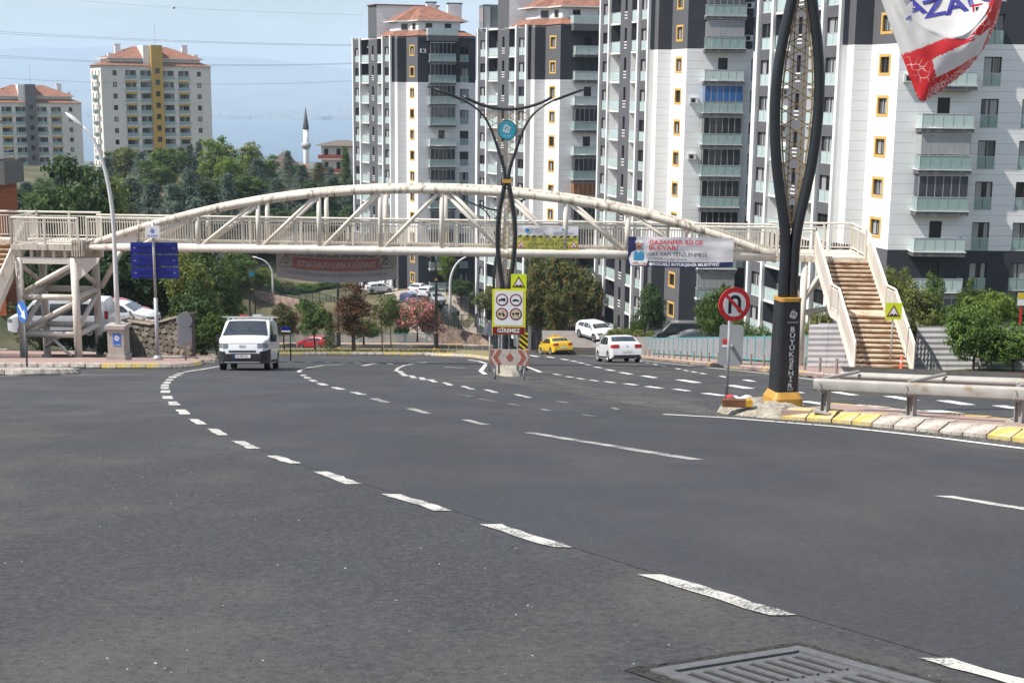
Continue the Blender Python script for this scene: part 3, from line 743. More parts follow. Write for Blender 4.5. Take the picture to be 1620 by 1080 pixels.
strut((legx[0]+.7, legy[0]+.8, t2-.7), (legx[0]+1.7, legy[0]+.2, t2-.05), .07); strut((legx[0]+1.1, legy[0]+.2, t2-.05), (legx[1]-.3, legy[0]-.1, t2-.95), .07)
MB().xz([(-.62, -.5), (.55, -.5), (.45, -.72), (-.45, -1.5), (-.62, -1.5)], legy[0]-.05, legy[0]+.05).build('bracket_plate', BEIGE, bridge)
strut((-.4, legy[1], -2.2), (.55, legy[1], -.55), .12)
# ---- stairs: one flight towards the viewer at each end
RISER = mat('rust_dark', (.13, .075, .04), .9, .25, 3)
def flight(x0, x1, y0, z0, steps, rise, tread, landing_at, skew=0.0):
    st = MB().box(x0-.02, x1+.02, y0-.05, y0+.02, z0-.2, z0).build('staircase', BEIGE2, bridge)
    y, z, path = y0, z0, [(y0, z0)]; sh = 0
    for i in range(steps):
        if i == landing_at:
            MB().box(x0+sh, x1+sh, y-1.25, y, z-.07, z).build('stair_landing', STEPM, st); y -= 1.25; path.append((y, z))
        z -= rise; y -= tread; sh += skew*tread
        MB().box(x0+sh, x1+sh, y, y+tread+.03, z-.06, z).build('step', STEPM, st)
        MB().box(x0+sh, x1+sh, y+tread-.02, y+tread, z+.01, z+rise-.065).build('riser', RISER, st)
        path.append((y, z))
    for side, xx in ((0, x0-.05), (1, x1+.05)):
        q = [path[0]]+([p for i, p in enumerate(path) if 0 < landing_at < len(path) and i in (landing_at, landing_at+1)])+[path[-1]]
        def X(yy): return xx+skew*(y0-yy)
        s = MB()
        for a, b in zip(q[:-1], q[1:]): s.bar((X(a[0]), a[0], a[1]-.12), (X(b[0]), b[0], b[1]-.12), .05, .30)
        s.build('stringer', BEIGE3, st)
        for a, b in zip(q[:-1], q[1:]):
            pm_ = MB(); A_ = Vector((X(a[0]), a[0], a[1])); B_ = Vector((X(b[0]), b[0], b[1])); u = Vector((0, 0, 1))
            pm_.tube([A_+u*1.06, B_+u*1.06], .048, 8); pm_.bar(A_+u*.1, B_+u*.1, .045, .05); pm_.bar(A_+u*.93, B_+u*.93, .04, .04)
            pm_.tube([A_, A_+u*1.06], .045, 8); pm_.tube([B_, B_+u*1.06], .045, 8); pm_.build('handrail', BEIGE3, st)
            m = max(2, int((B_-A_).length/.10)); bb = MB()
            for i in range(1, m):
                c = A_.lerp(B_, i/m); bb.bar(c+u*.1, c+u*.93, .034, .05, (0, 1, 0))
            tag(bb.build('baluster_row', BEIGE3, st), kind='stuff')
    return st
RX0 = bx(1228); RX1 = bx(1362)
MB().box(RX0, RX1+.1, -.3, 2.7, -.16, zf).build('landing', BEIGE2, bridge)
sx0, sx1 = bx(1289), bx(1360)+.15
railing((RX0, -.24, zf), (sx0-.1, -.24, zf), post_every=1.0); railing((RX0, 2.64, zf), (RX1, 2.64, zf), post_every=1.4); railing((RX1+.04, 2.64, zf), (RX1+.04, -.2, zf), post_every=1.4)
P = bworld(sx0, -7.4); drop = zf-(zroad(P.y)+.15-bz)
ns = 23; flight(sx0, sx1, -.3, zf, ns, drop/ns, .262, 12, .045)
for (x, y) in ((bx(1272), -.1), (bx(1272), 2.5), (bx(1368), 2.5)):
    Pw = bworld(x, y); MB().tube([(x, y, zroad(Pw.y)-bz-.4), (x, y, -.16)], .15, 12).build('tower_leg', BEIGE, bridge, True)
a = bx(1272); strut((a, -.1, -2.4), (a+2.6, 2.5, -2.4), .12); strut((a, -.1, -2.4), (a, 2.5, -2.4), .12); strut((a, -.1, -1.9), (a+.9, -.1, -.3), .11); strut((a, -.1, -2.2), (a-.8, -.1, -.3), .10); strut((a, 2.5, -2.4), (a+2.6, 2.5, -.3), .1)
ns = 20; P = bworld(-5, -6); drop = zf-(zroad(P.y)+.35-bz)
flight(-5.95, X0-.1, 1.6, zf, ns, drop/ns, .28, 99, .02)
railing((-5.95, 2.7, zf), (X0, 2.7, zf)); MB().box(-6.0, X0, 1.6, 2.75, -.16, zf).build('landing', BEIGE2, bridge)

# ------------------------------------------------------------------ banners tied to the bridge
WHITE_CLOTH = mat('banner_white', (.80, .80, .82), .55, .05, 2, transl=.3)
NAVY = mat('banner_navy', (.022, .028, .105), .5, .05, 2); RED_INK = mat('red_ink', (.66, .045, .06), .5, .04); BLK_INK = mat('black_ink', (.03, .03, .035), .5, .04)
YEL_CLOTH = mat('banner_yellow', (.68, .66, .14), .55, .06, 3, transl=.3); CYAN = mat('cyan_ink', (.06, .33, .55), .5, .06, 8); BLUE_INK = mat('blue_ink', (.05, .09, .32), .5)
SKIN = mat('skin_ink', (.50, .27, .18), .6); WHITE_INK = mat('white_ink', (.82, .82, .82), .5, .03)
def banner(name, label, px0, py0, px1, py1, Z, sag, m, wrinkle=.05, loc_extra=0, nu=40, nv=12, th=.006):
    """cloth rectangle between two measured corners, rippled, hung in front of the railing"""
    a = W(px0, py0, Z); b = W(px1, py0+(px1-px0)*.0166, Z-(px1-px0)/1086*1.3); c = W(px0, py1, Z)
    t = thing(name, label, 'banner', a, math.atan2(b.y-a.y, b.x-a.x))
    w = math.hypot(b.x-a.x, b.y-a.y); h = (a.z-c.z)
    def surf(x, z, off=0.0):
        u = x/w; v = -z/h
        rip = wrinkle*(noise.noise(Vector((u*7, v*1.5, px0)))*.7+noise.noise(Vector((u*3+v*4, v*5, py0)))*.5)
        return (x, rip-off, z-sag*math.sin(math.pi*u)*v)
    g = MB(); g.grid(lambda u, v: surf(u*w, -v*h, 0), nu, nv); g.f = [q[::-1] for q in g.f]
    n0 = len(g.v); g.v += [(x, y+th, z) for x, y, z in g.v]; g.f += [tuple(i+n0 for i in q[::-1]) for q in g.f]; g.m = [0]*len(g.f)
    cl = g.build('cloth', m, t, True)
    def patch(poly_fn, name, mt, off, nu=20, nv=6):
        q = MB(); q.grid(poly_fn, nu, nv); q.f = [x[::-1] for x in q.f]; q.v = [surf(x, z, off) for (x, z) in [(v[0], v[2]) for v in q.v]]
        return q.build(name, mt, t)
    def rect(x0, x1, z0, z1, name, mt, off, nu=20, nv=6): return patch(lambda u, v: (x0+(x1-x0)*u, 0, z1+(z0-z1)*v), name, mt, off, nu, nv)
    def write(s, size, mt, cx, cz, fit, bold=0.0, mirror=False): return lettering(s, size, mt, t, (cx, 0, cz), fit=fit, bold=bold, mirror=mirror, fn=lambda p: surf(p[0], p[2], .022))
    def shape(poly, name, mt, off=.02):
        cx = sum(p[0] for p in poly)/len(poly); cz = sum(p[1] for p in poly)/len(poly); n = len(poly); q = MB()
        q.add([surf(x, z, off) for x, z in poly]+[surf(cx, cz, off)], [((i+1) % n, i, n) for i in range(n)]); return q.build(name, mt, t)
    return t, w, h, rect, write, shape
def tri(cx, cz, r): return [(cx-r, cz-r*.62), (cx+r, cz-r*.62), (cx, cz+r*1.05)][::1]
def roadworks_sign(shape, cx, cz, r, ink=None):
    shape(tri(cx, cz, r), 'warning_triangle', RED_INK, .016); shape(tri(cx, cz, r*.66), 'warning_field', WHITE_INK, .021)
    shape([(cx-r*.05, cz-r*.3), (cx+r*.3, cz-r*.3), (cx+r*.12, cz+.0*r)], 'warning_symbol', BLK_INK, .026); shape([(cx-r*.22, cz-r*.3), (cx-r*.10, cz-r*.3), (cx+.02*r, cz+r*.2), (cx-r*.1, cz+r*.22)], 'warning_symbol', BLK_INK, .026)
# big boulevard banner, right
t, w, h, rect, write, shape = banner('banner', 'white banner with red street name and a man in blue vest, on the bridge', 994, 374, 1161, 421, 57.6, .06, WHITE_CLOTH, .07)
rect(0, w*.075, -h, 0, 'navy_edge', NAVY, .012, 4, 8); rect(w*.02, w, -h, -h*.82, 'navy_band', NAVY, .014)
write('GAZANFER BİLGE', .25, RED_INK, w*.455, -h*.175, w*.51, .004); write('BULVARI', .25, RED_INK, w*.335, -h*.36, w*.27, .004)
write('ÜST YAPI YENİLENMESİ', .23, BLK_INK, w*.475, -h*.575, w*.55); write('İLÇEMİZE HAYIRLI OLSUN', .12, BLK_INK, w*.38, -h*.72, w*.36)
write('KOCAELİ BÜYÜKŞEHİR BELEDİYESİ', .165, WHITE_INK, w*.555, -h*.905, w*.63, .003)
shape(disc(w*.22, -h*.905, h*.06, 12), 'emblem', WHITE_INK, .02)
px_ = w*.10
shape([(px_-.33, -h*.97), (px_+.36, -h*.97), (px_+.42, -h*.75), (px_+.28, -h*.52), (px_+.1, -h*.46), (px_-.1, -h*.46), (px_-.28, -h*.52), (px_-.40, -h*.75)], 'shirt_print', WHITE_INK, .018)
shape([(px_-.20, -h*.80), (px_+.25, -h*.80), (px_+.24, -h*.52), (px_+.12, -h*.47), (px_, -h*.55), (px_-.1, -h*.47), (px_-.18, -h*.52)], 'vest_print', CYAN, .022)
shape([(px_-.30, -h*.90), (px_+.34, -h*.97), (px_+.38, -h*.88), (px_, -h*.83)], 'arms_print', SKIN, .025)
shape([(px_+.01+.13*math.cos(a_), -h*.30+.19*math.sin(a_)) for a_ in np.linspace(0, 6.28, 15)[:-1]], 'face_print', SKIN, .023)
shape([(px_-.16, -h*.21), (px_+.18, -h*.21), (px_+.14, -h*.11), (px_+.01, -h*.07), (px_-.12, -h*.11)], 'cap_print', WHITE_INK, .026); shape([(px_-.06, -h*.335), (px_+.08, -h*.335), (px_+.07, -h*.315), (px_-.05, -h*.315)], 'moustache_print', BLK_INK, .028)
# yellow caution banner, centre
t, w, h, rect, write, shape = banner('banner', 'yellow and white road closure banner with hazard stripes beside the central lamp post', 818, 357, 915, 395, 57.9, .06, WHITE_CLOTH, .04)
rect(0, w, -h, -h*.40, 'yellow_field', YEL_CLOTH, .010)
for i in range(9):
    x = w*(.01+.112*i); shape([(x, -h*.46), (x+.12, -h*.46), (x+.22, -h*.38), (x+.10, -h*.38)], 'hazard_stripe', BLK_INK, .02)
write('20.07.2026 - 10.08.2026 TARİHİNDE', .17, BLK_INK, w*.5, -h*.56, w*.82); write('GAZANFER BİLGE BULVARI', .18, BLK_INK, w*.5, -h*.72, w*.64); write('TRAFİĞE KAPALI OLACAKTIR', .18, BLK_INK, w*.5, -h*.87, w*.70)
roadworks_sign(shape, w*.07, -h*.80, .19); roadworks_sign(shape, w*.93, -h*.80, .19)
shape(disc(w*.17, -h*.19, .10, 12), 'emblem', CYAN); write('KOCAELİ', .10, BLUE_INK, w*.29, -h*.14, w*.13); write('BÜYÜKŞEHİR', .10, BLUE_INK, w*.31, -h*.24, w*.17); write('GÜNDOĞUKAN İNŞAAT', .13, BLUE_INK, w*.76, -h*.28, w*.34); shape([(w*.72, -h*.10), (w*.80, -h*.10), (w*.78, -h*.17), (w*.74, -h*.17)], 'emblem', CYAN)
# the banner on the far side, read from behind
GREYC = mat('banner_back', (.58, .56, .54), .6, .07, 1.5, transl=.3); PINKB = mat('banner_back_red', (.55, .25, .24), .6, .06, 2, transl=.3); GREYT = mat('banner_back_ink', (.24, .24, .26), .6)
t, w, h, rect, write, shape = banner('banner', 'grey banner hanging below the left half of bridge, lettering seen from behind', 436, 366, 628, 440, 60.6, .22, GREYC, .10)
rect(w*.135, w*.855, -h*.77, -h*.53, 'red_field', PINKB, .012)
write('GAZANFER BİLGE BULVARI', .31, GREYT, w*.47, -h*.455, w*.88, .008, True); write('TRAFİĞE KAPALI OLACAKTIR', .33, mat('banner_back_pale', (.60, .53, .51), .6), w*.50, -h*.655, w*.66, .006, True); write('ALTERNATİF GÜZERGAHLARI KULLANMANIZI RİCA EDERİZ', .2, GREYT, w*.5, -h*.86, w*.84, 0, True)
for cx in (.08, .91):
    for r_, mt, o_ in ((.36, GREYT, .014), (.30, GREYC, .018), (.10, GREYT, .022)): shape(tri(w*cx, -h*.65, r_), 'warning_triangle', mt, o_)
# ================================================================== the four apartment towers on the right
WALLW = mat('white_render', (.83, .82, .80), .8, .03, .6, 0, stain=(.62, .60, .57), stain_scale=(.5, .5, .08), stain_pos=(.55, .8))
SIDING = mat('white_siding', (.80, .80, .795), .7, .03, .5, 0, lines=(.725, .03))
DARKW_SHADE = mat('dark_render_shade', (.040, .043, .054), .8, .08, .6, 0, lines=(.725, .022))  # dark wall paint with the shade of the front faces put into its colour
CORE = mat('core_and_lit_render', (.115, .115, .125), .8, .06, .6)  # core grey, also the sunlit tone of the dark paint on left-facing walls
ORANGE = mat('orange_surround', (.64, .40, .11), .6, .05)
BROWN = mat('brown_frame', (.045, .025, .02), .5, .1); SLABM = mat('balcony_slab', (.12, .12, .13), .8, .15, 2, stain=(.3, .27, .22), stain_scale=(1, 1, 1), stain_pos=(.5, .7))
def glassy(name, col, rough=.06, spec=.6, var=.1):
    return mat(name, col, rough, var, .9, 0, 0, spec)
P_DARK = glassy('pane_dark', (.022, .026, .03)); P_CURT = glassy('pane_curtain', (.36, .37, .38), .12); P_GREY = glassy('pane_grey', (.11, .12, .13)); P_SLATE = glassy('pane_slate', (.055, .065, .09)); P_BLUE = glassy('pane_blue_blind', (.03, .12, .33), .15)
GLASSR = mat('frosted_glass', (.46, .56, .545), .12, .08, .8, 0, 0, .6); GLASSD = mat('green_glass', (.28, .385, .375), .06, .12, .8, 0, 0, .7)
ALU = mat('aluminium', (.55, .55, .55), .4, .05, 3, 0, .3); WSLAB = mat('white_slab', (.74, .73, .70), .8, .06, 1)
WOODP = mat('timber_blind', (.30, .12, .04), .7, .2, 4); TILE = mat('roof_tile', (.27, .125, .085), .8, .22, 1.4, .4, stain=(.17, .075, .055), stain_scale=(.6, .6, .6), stain_pos=(.5, .7)); AC = mat('ac_white', (.62, .62, .60), .6)
E2 = Vector((-.29, .957, 0)); E1 = Vector((1, 0, 0)); SH = 2.9
_wm = {}
def meshof(key, mb, mats):
    if key not in _wm:
        me = bpy.data.meshes.new(key[0]); me.from_pydata(mb.v, [], mb.f)
        for m in mats: me.materials.append(m)
        if any(mb.m): me.polygons.foreach_set('material_index', mb.m)
        me.update(); _wm[key] = me
    return _wm[key]
def frame_mb(w, z0, z1, t=.07, mull=True, y0=.02, y1=.10):
    f = MB(); f.box(-w/2, w/2, y0, y1, z0, z0+t); f.box(-w/2, w/2, y0, y1, z1-t, z1); f.box(-w/2, -w/2+t, y0, y1, z0+t, z1-t); f.box(w/2-t, w/2, y0, y1, z0+t, z1-t)
    if mull: f.box(-t*.6, t*.6, y0, y1, z0+t, z1-t)
    return f
def pane_mb(w, z0, z1, kind, y=.07):
    p = MB(); x0, x1 = -w/2+.03, w/2-.03
    def st(a, b, mi): p.quad((a, y, z0+.03), (b, y, z0+.03), (b, y, z1-.03), (a, y, z1-.03), mi)
    if kind == 0: st(x0, x1, 0)
    elif kind == 1: st(x0, x0*.2, 1); st(x0*.2, x1*.45, 0); st(x1*.45, x1, 1)
    elif kind == 2: st(x0, x1*.2, 1); st(x1*.2, x1, 2)
    elif kind == 3: st(x0, x0*.4, 2); st(x0*.4, x1, 1)
    else: st(x0, x1, 2)
    return p
PM = [P_DARK, P_CURT, P_GREY]
def place(o, pos, d):
    n = Vector((-d.y, d.x, 0)); o.matrix_local = Matrix(((-d.x, -n.x, 0, pos.x), (-d.y, -n.y, 0, pos.y), (0, 0, 1, pos.z), (0, 0, 0, 1)))
def win_french(b, pos, d, w=1.25, rng=random, rail=GLASSR):
    o = link('window', meshof(('window', 'fr', w), frame_mb(w, 0, 2.02), [BROWN]), b); place(o, pos, d)
    k = rng.choice((1, 1, 2, 3, 0)); link('pane', meshof(('pane', 'fr', w, k), pane_mb(w, 0, 2.02, k), PM), o)
    g = MB(); g.box(-w/2-.02, -.02, -.07, -.05, .04, .86); g.box(.02, w/2+.02, -.07, -.05, .04, .86); link('glass_rail', meshof(('glass_rail', w, rail.name), g, [rail]), o)
    link('top_rail', meshof(('top_rail', w), MB().box(-w/2-.05, w/2+.05, -.085, -.035, .86, .91), [ALU]), o); link('sill', meshof(('sill', w), MB().box(-w/2-.05, w/2+.05, -.1, .0, -.03, .03), [WSLAB]), o)
    return o
def win_orange(b, pos, d, w=1.15, h=1.12, rng=random):
    o = link('window', meshof(('window', 'or', w), frame_mb(w, -h/2, h/2, .06), [BROWN]), b); place(o, pos, d)
    k = rng.choice((1, 2, 3, 0)); link('pane', meshof(('pane', 'or', w, k), pane_mb(w, -h/2, h/2, k), PM), o)
    s = MB(); t = .2; a, c = w/2, h/2
    s.box(-a-t, a+t, -.12, .02, c, c+t); s.box(-a-t, a+t, -.12, .02, -c-t, -c); s.box(-a-t, -a, -.12, .02, -c, c); s.box(a, a+t, -.12, .02, -c, c)
    link('surround', meshof(('surround', w), s, [ORANGE]), o)
    return o
def win_slit(b, pos, d):
    o = link('window', meshof(('window', 'slit'), frame_mb(.6, -.55, .75, .05, False), [BROWN]), b); place(o, pos, d)
    link('pane', meshof(('pane', 'slit'), pane_mb(.6, -.55, .75, 0), PM), o)
    s = MB()
    for z in (-.62, -.92, -1.22): s.box(-.38, .38, -.12, .05, z-.05, z+.05)
    link('ledge', meshof(('ledge',), s, [WSLAB]), o)
    return o
def facet(mb, p0, p1, z0, z1, bounds, mats_i, openings=(), depth=.2):
    """one wall plane with real openings; bounds = heights where the paint changes, mats_i = paint index per band"""
    d = (p1-p0); L = d.length; d = d.normalized(); n = Vector((-d.y, d.x, 0))
    us = sorted({0.0, L, *[o[0] for o in openings], *[o[1] for o in openings]}); zs = sorted({z0, z1, *[b for b in bounds if z0 < b < z1], *[o[2] for o in openings], *[o[3] for o in openings]})
    def P(u, z, k=0.0): q = p0+d*u-n*k; return (q.x, q.y, z)
    def band(z): return mats_i[sum(1 for b in bounds if z > b)]
    for j in range(len(zs)-1):
        zm = (zs[j]+zs[j+1])/2; run = None
        for i in range(len(us)-1):
            um = (us[i]+us[i+1])/2
            hole = any(o[0] < um < o[1] and o[2] < zm < o[3] for o in openings)
            if hole:
                if run is not None: mb.quad(P(us[i], zs[j]), P(run, zs[j]), P(run, zs[j+1]), P(us[i], zs[j+1]), band(zm)); run = None
            elif run is None: run = us[i]
        if run is not None: mb.quad(P(L, zs[j]), P(run, zs[j]), P(run, zs[j+1]), P(L, zs[j+1]), band(zm))
    for (a, b, c, e) in openings:
        mi = band((c+e)/2)
        mb.quad(P(a, c), P(a, c, depth), P(a, e, depth), P(a, e), mi); mb.quad(P(b, c, depth), P(b, c), P(b, e), P(b, e, depth), mi)
        mb.quad(P(a, c), P(b, c), P(b, c, depth), P(a, c, depth), mi); mb.quad(P(a, e, depth), P(b, e, depth), P(b, e), P(a, e), mi)
        mb.quad(P(b, c, depth), P(a, c, depth), P(a, e, depth), P(b, e, depth), mi)
    return d, n
_bal = {}
def balcony(b, pos, w, depth, rng, glazed, panels=True):
    """projecting balcony: dark slab, glass panels on three sides, handrail, sometimes glazed in; front is -y"""
    def M(key, mb, m): return meshof((key[0], 'bal', w, depth)+key[1:], mb, m if isinstance(m, list) else [m])
    o = link('balcony', M(('balcony',), MB().box(-w/2-.06, w/2+.06, -depth-.06, .0, -.32, -.03).box(-w/2-.1, w/2+.1, -depth-.1, .0, -.03, .02, 1), [SLABM, WSLAB]), b); o.location = pos
    np_ = 5; pw = w/np_; gm_ = GLASSD if glazed else GLASSR
    if panels:
        me = M(('glass_panel', 'f', gm_.name), MB().box(.02, pw-.02, -depth, -depth+.02, .06, .95), gm_)
        for i in range(np_): link('glass_panel', me, o, (-w/2+i*pw, 0, 0))
        me = M(('glass_panel', 's', gm_.name), MB().box(0, .02, -depth/2+.02, -.02, .06, .95), gm_)
        for sx in (-w/2, w/2-.02):
            for k in range(2): link('glass_panel', me, o, (sx, -depth/2*k-.0, 0))
    else:
        link('glass_rail', M(('glass_rail', gm_.name), MB().box(-w/2, w/2, -depth, -depth+.02, .06, .95).box(-w/2, -w/2+.02, -depth+.03, 0, .06, .95).box(w/2-.02, w/2, -depth+.03, 0, .06, .95), gm_), o)
    r = MB().box(-w/2-.03, w/2+.03, -depth-.02, -depth+.04, .95, 1.0).box(-w/2-.03, -w/2+.03, -depth+.04, 0, .95, 1.0).box(w/2-.03, w/2+.03, -depth+.04, 0, .95, 1.0)
    for i in range(np_+1): r.box(-w/2+i*pw-.012, -w/2+i*pw+.012, -depth-.015, -depth+.03, .02, .95)
    link('handrail', M(('handrail',), r, ALU), o)
    if glazed:
        kind = glazed
        g = MB(); f = MB()
        for i in range(6):
            x = -w/2+.08+i*(w-.16)/6; g.box(x+.03, x+(w-.16)/6-.03, -depth+.10, -depth+.12, 1.06, 2.46); f.box(x-.02, x+.02, -depth+.09, -depth+.14, 1.0, 2.5)
        f.box(-w/2+.04, w/2-.04, -depth+.08, -depth+.16, 2.46, 2.55); g.box(-w/2+.06, -w/2+.08, -depth+.16, -.02, 1.06, 2.46); g.box(w/2-.08, w/2-.06, -depth+.16, -.02, 1.06, 2.46)
        gl = link('glazing', M(('glazing', kind.name), g, kind), o); link('glazing_bar', M(('glazing_bar',), f, ALU), gl)
    return o
def build_tower(label, px, Z, rowpx, rowpy, row_i, nw, nl, nu, front_len, front_wins, attic, seed, glaze, panels, base_extra=4.0, yaw=0.0):
    """row_i: which white storey (0 = topmost white one) the measured row is; nw/nl/nu: white, lower dark and upper dark storeys"""
    rng = random.Random(seed)
    K = W(px, rowpy, Z); zc = W(rowpx, rowpy, Z+1.5).z
    ztop_w = zc+row_i*SH+SH/2                      # top of the white storeys
    zb = ztop_w-nw*SH; z_lo = zb-nl*SH-base_extra; z_hi = ztop_w+nu*SH+.55
    base = Vector((K.x, K.y, z_lo))
    b = thing('apartment_tower', label, 'apartment building', base, yaw)
    o_ = lambda z: z-z_lo
    B1, B2, H = o_(zb), o_(ztop_w), o_(z_hi)
    floors = [o_(ztop_w)+i*SH for i in range(nu)]+[o_(ztop_w)-(i+1)*SH for i in range(nw+nl+1)]
    floors = [f for f in floors if f > .2]
    mats = [DARKW_SHADE, WALLW, CORE, SIDING]
    wall = MB()
    p = [Vector((front_len, 0, 0)), Vector((0, 0, 0))]
    def fr_open(u, w): return [(u-w/2, u+w/2, f+.02, f+2.04) for f in floors]
    L = front_len
    # front plane (travelled right to left, so u = L - x)
    op = []
    for x in front_wins: op += fr_open(L-x, 1.25)
    bal_c = 3.35
    for i, f in enumerate(floors): op.append((L-bal_c-.45, L-bal_c+.45, f+.02, f+2.1))
    d, n = facet(wall, p[0], p[1], 0, H, (B1, B2), (0, 3, 0), op)
    for f in floors:
        for x in front_wins: win_french(b, Vector((x, .1, f+.02)), d, rng=rng, rail=GLASSD)
        dr = link('balcony_door', meshof(('balcony_door',), frame_mb(.9, 0, 2.08, .08, False), [BROWN]), b); place(dr, Vector((bal_c, .1, f+.02)), d)
        link('pane', meshof(('pane', 'door'), pane_mb(.9, 0, 2.08, 0), PM), dr)
        balcony(b, Vector((bal_c, 0, f)), 3.6, 1.2, rng, glaze.get(round((B2-f)/SH)-1, 0), panels)
    for f in floors:
        if rng.random() < .22:
            a_ = link('air_conditioner', meshof(('air_conditioner', 'front'), MB().box(-.4, .4, -.3, 0, 0, .55).box(-.25, .12, -.31, -.299, .1, .45, 1), [AC, P_DARK]), b); a_.location = (rng.choice((.75, 5.6)), -.02, f+rng.uniform(.2, 1.7))
    # orange facet
    O1 = E2*3.6
    ow = 1.15; op = [(1.8-ow/2, 1.8+ow/2, f+SH/2-.56, f+SH/2+.56) for f in floors]
    d, n = facet(wall, p[1], O1, 0, H, (B1, B2), (2, 1, 2), op)
    for f in floors: win_orange(b, O1*.5-n*.1+Vector((0, 0, f+SH/2)), d, rng=rng)
    O2 = O1-E1*1.3; O3 = O2+E2*.9; O4 = O3-E1*.4
    facet(wall, O1, O2, 0, H, (B1, B2), (0, 3, 0)); facet(wall, O2, O3, 0, H, (B1, B2), (2, 1, 2)); facet(wall, O3, O4, 0, H, (B1, B2), (0, 1, 0))
    pil = MB()
    def bay(q):
        op = [(1.45-.85, 1.45+.85, f+.02, f+2.04) for f in floors]
        d, n = facet(wall, q, q+E2*2.9, 0, H, (B1, B2), (2, 2, 2), op)
        for f in floors: win_french(b, q+E2*1.45-n*.1+Vector((0, 0, f+.02)), d, w=1.7, rng=rng)
        for u in (.17, 2.73):
            c = q+E2*u+n*.12; M = Matrix(((d.x, n.x, 0, c.x), (d.y, n.y, 0, c.y), (0, 0, 1, 0), (0, 0, 0, 1)))
            pil.box(-.17, .17, -.13, .13, 2.6 if u > 0 else 0, H+.1, 0, M)
        return q+E2*2.9
    def recess(q, ln, ac):
        r0 = q+E1*1.05; r1 = r0+E2*ln; r2 = q+E2*ln
        facet(wall, q, r0, 0, H, (B1, B2), (0, 1, 0))
        op = [(ln/2-.55, ln/2+.55, f+.02, f+2.1) for f in floors]
        d, n = facet(wall, r0, r1, 0, H, (B1, B2), (2, 1, 2), op)
        facet(wall, r1, r2, 0, H, (B1, B2), (0, 1, 0))
        for f in floors:
            dr = link('balcony_door', meshof(('balcony_door', 'r'), frame_mb(1.1, 0, 2.08, .07), [BROWN]), b); place(dr, r0+E2*ln/2-n*.1+Vector((0, 0, f+.02)), d)
            k = rng.choice((0, 1, 3)); link('pane', meshof(('pane', 'doorr', k), pane_mb(1.1, 0, 2.08, k), PM), dr)
            sb = MB(); M = Matrix(((-d.x, -n.x, 0, 0), (-d.y, -n.y, 0, 0), (0, 0, 1, 0), (0, 0, 0, 1)))
            s = link('balcony', meshof(('balcony', 'rec', ln), MB().box(-ln/2+.01, ln/2-.01, .0, 1.06, -.22, .0), [WSLAB]), b); place(s, q+E2*ln/2+Vector((0, 0, f)), d)
            link('glass_rail', meshof(('glass_rail', 'rec', ln), MB().box(-ln/2+.03, ln/2-.03, .05, .07, .04, .98), [GLASSR]), s)
            link('handrail', meshof(('handrail', 'rec', ln), MB().box(-ln/2+.02, ln/2-.02, .03, .09, .98, 1.03), [ALU]), s)
            if rng.random() < ac:
                a_ = link('air_conditioner', meshof(('air_conditioner',), MB().box(-.4, .4, -.3, 0, 0, .55).box(-.25, .12, -.31, -.299, .1, .45, 1), [AC, P_DARK]), b); place(a_, r1+n*.0-E2*.6+Vector((0, 0, f+2.1)), d)
        return r2
    q = bay(O4); q = recess(q, 2.0, .4)
    c0 = q; c1 = q+E2*3.0
    op = [(1.2, 1.8, f+SH/2-.45, f+SH/2+.85) for f in floors]
    d, n = facet(wall, c0, c1, 0, H, (B1, B2), (2, 2, 2), op)
    for f in floors: win_slit(b, c0+E2*1.5-n*.1+Vector((0, 0, f+SH/2+.1)), d)
    q = recess(c1, 2.6, .4); q = bay(q)
    e = q+E1*.4+E2*.9+E1*1.3; e2 = e+E2*3.6; e3 = e2+E1*front_len
    for a_, c_ in ((q, q+E1*1.7), (q+E1*1.7, e2), (e2, e3), (e3, p[0])): facet(wall, a_, c_, 0, H, (B1, B2), (0, 1, 0))
    wall.build('wall', mats, b); pil.build('pilaster', WALLW, b)
    # roof slab
    out = [p[0], p[1], O1, O2, O3, O4, q, q+E1*1.7, e2, e3]
    rp_ = MB(); rp_.prism([(v.x, v.y) for v in out[::-1]], H-.25, H-.02); rp_.build('roof_slab', WSLAB, b)
    # lift core rising above the roof
    ch = 4.5
    cb = MB(); A_ = c0-Vector((0, 0, 0)); dn = Vector((-E2.y, E2.x, 0))
    c0o, c1o = c0+dn*.02, c1+dn*.02
    facet(cb, c0o, c1o, H, H+ch, (), (0,)); facet(cb, c0o+E1*9.0, c0o, H-.01, H+ch, (), (1,)); facet(cb, c1o, c1o+E1*9, H, H+ch, (), (1,)); facet(cb, c1o+E1*9, c0o+E1*9, H, H+ch, (), (1,))
    cb.quad(*[(v.x, v.y, H+ch) for v in (c0o, c0o+E1*9, c1o+E1*9, c1o)])
    co = cb.build('lift_core', [CORE, SIDING], b)
    cp = MB(); cp.bar((c0o.x-.2, c0o.y-.05, H+ch+.06), (c0o.x+9.2, c0o.y-.05, H+ch+.06), .3, .14); cp.bar((c0o.x-.05, c0o.y-.2, H+ch+.07), (c1o.x-.05, c1o.y+.2, H+ch+.07), .3, .13); cp.build('coping', mat('red_coping', (.22, .07, .05), .6), co)
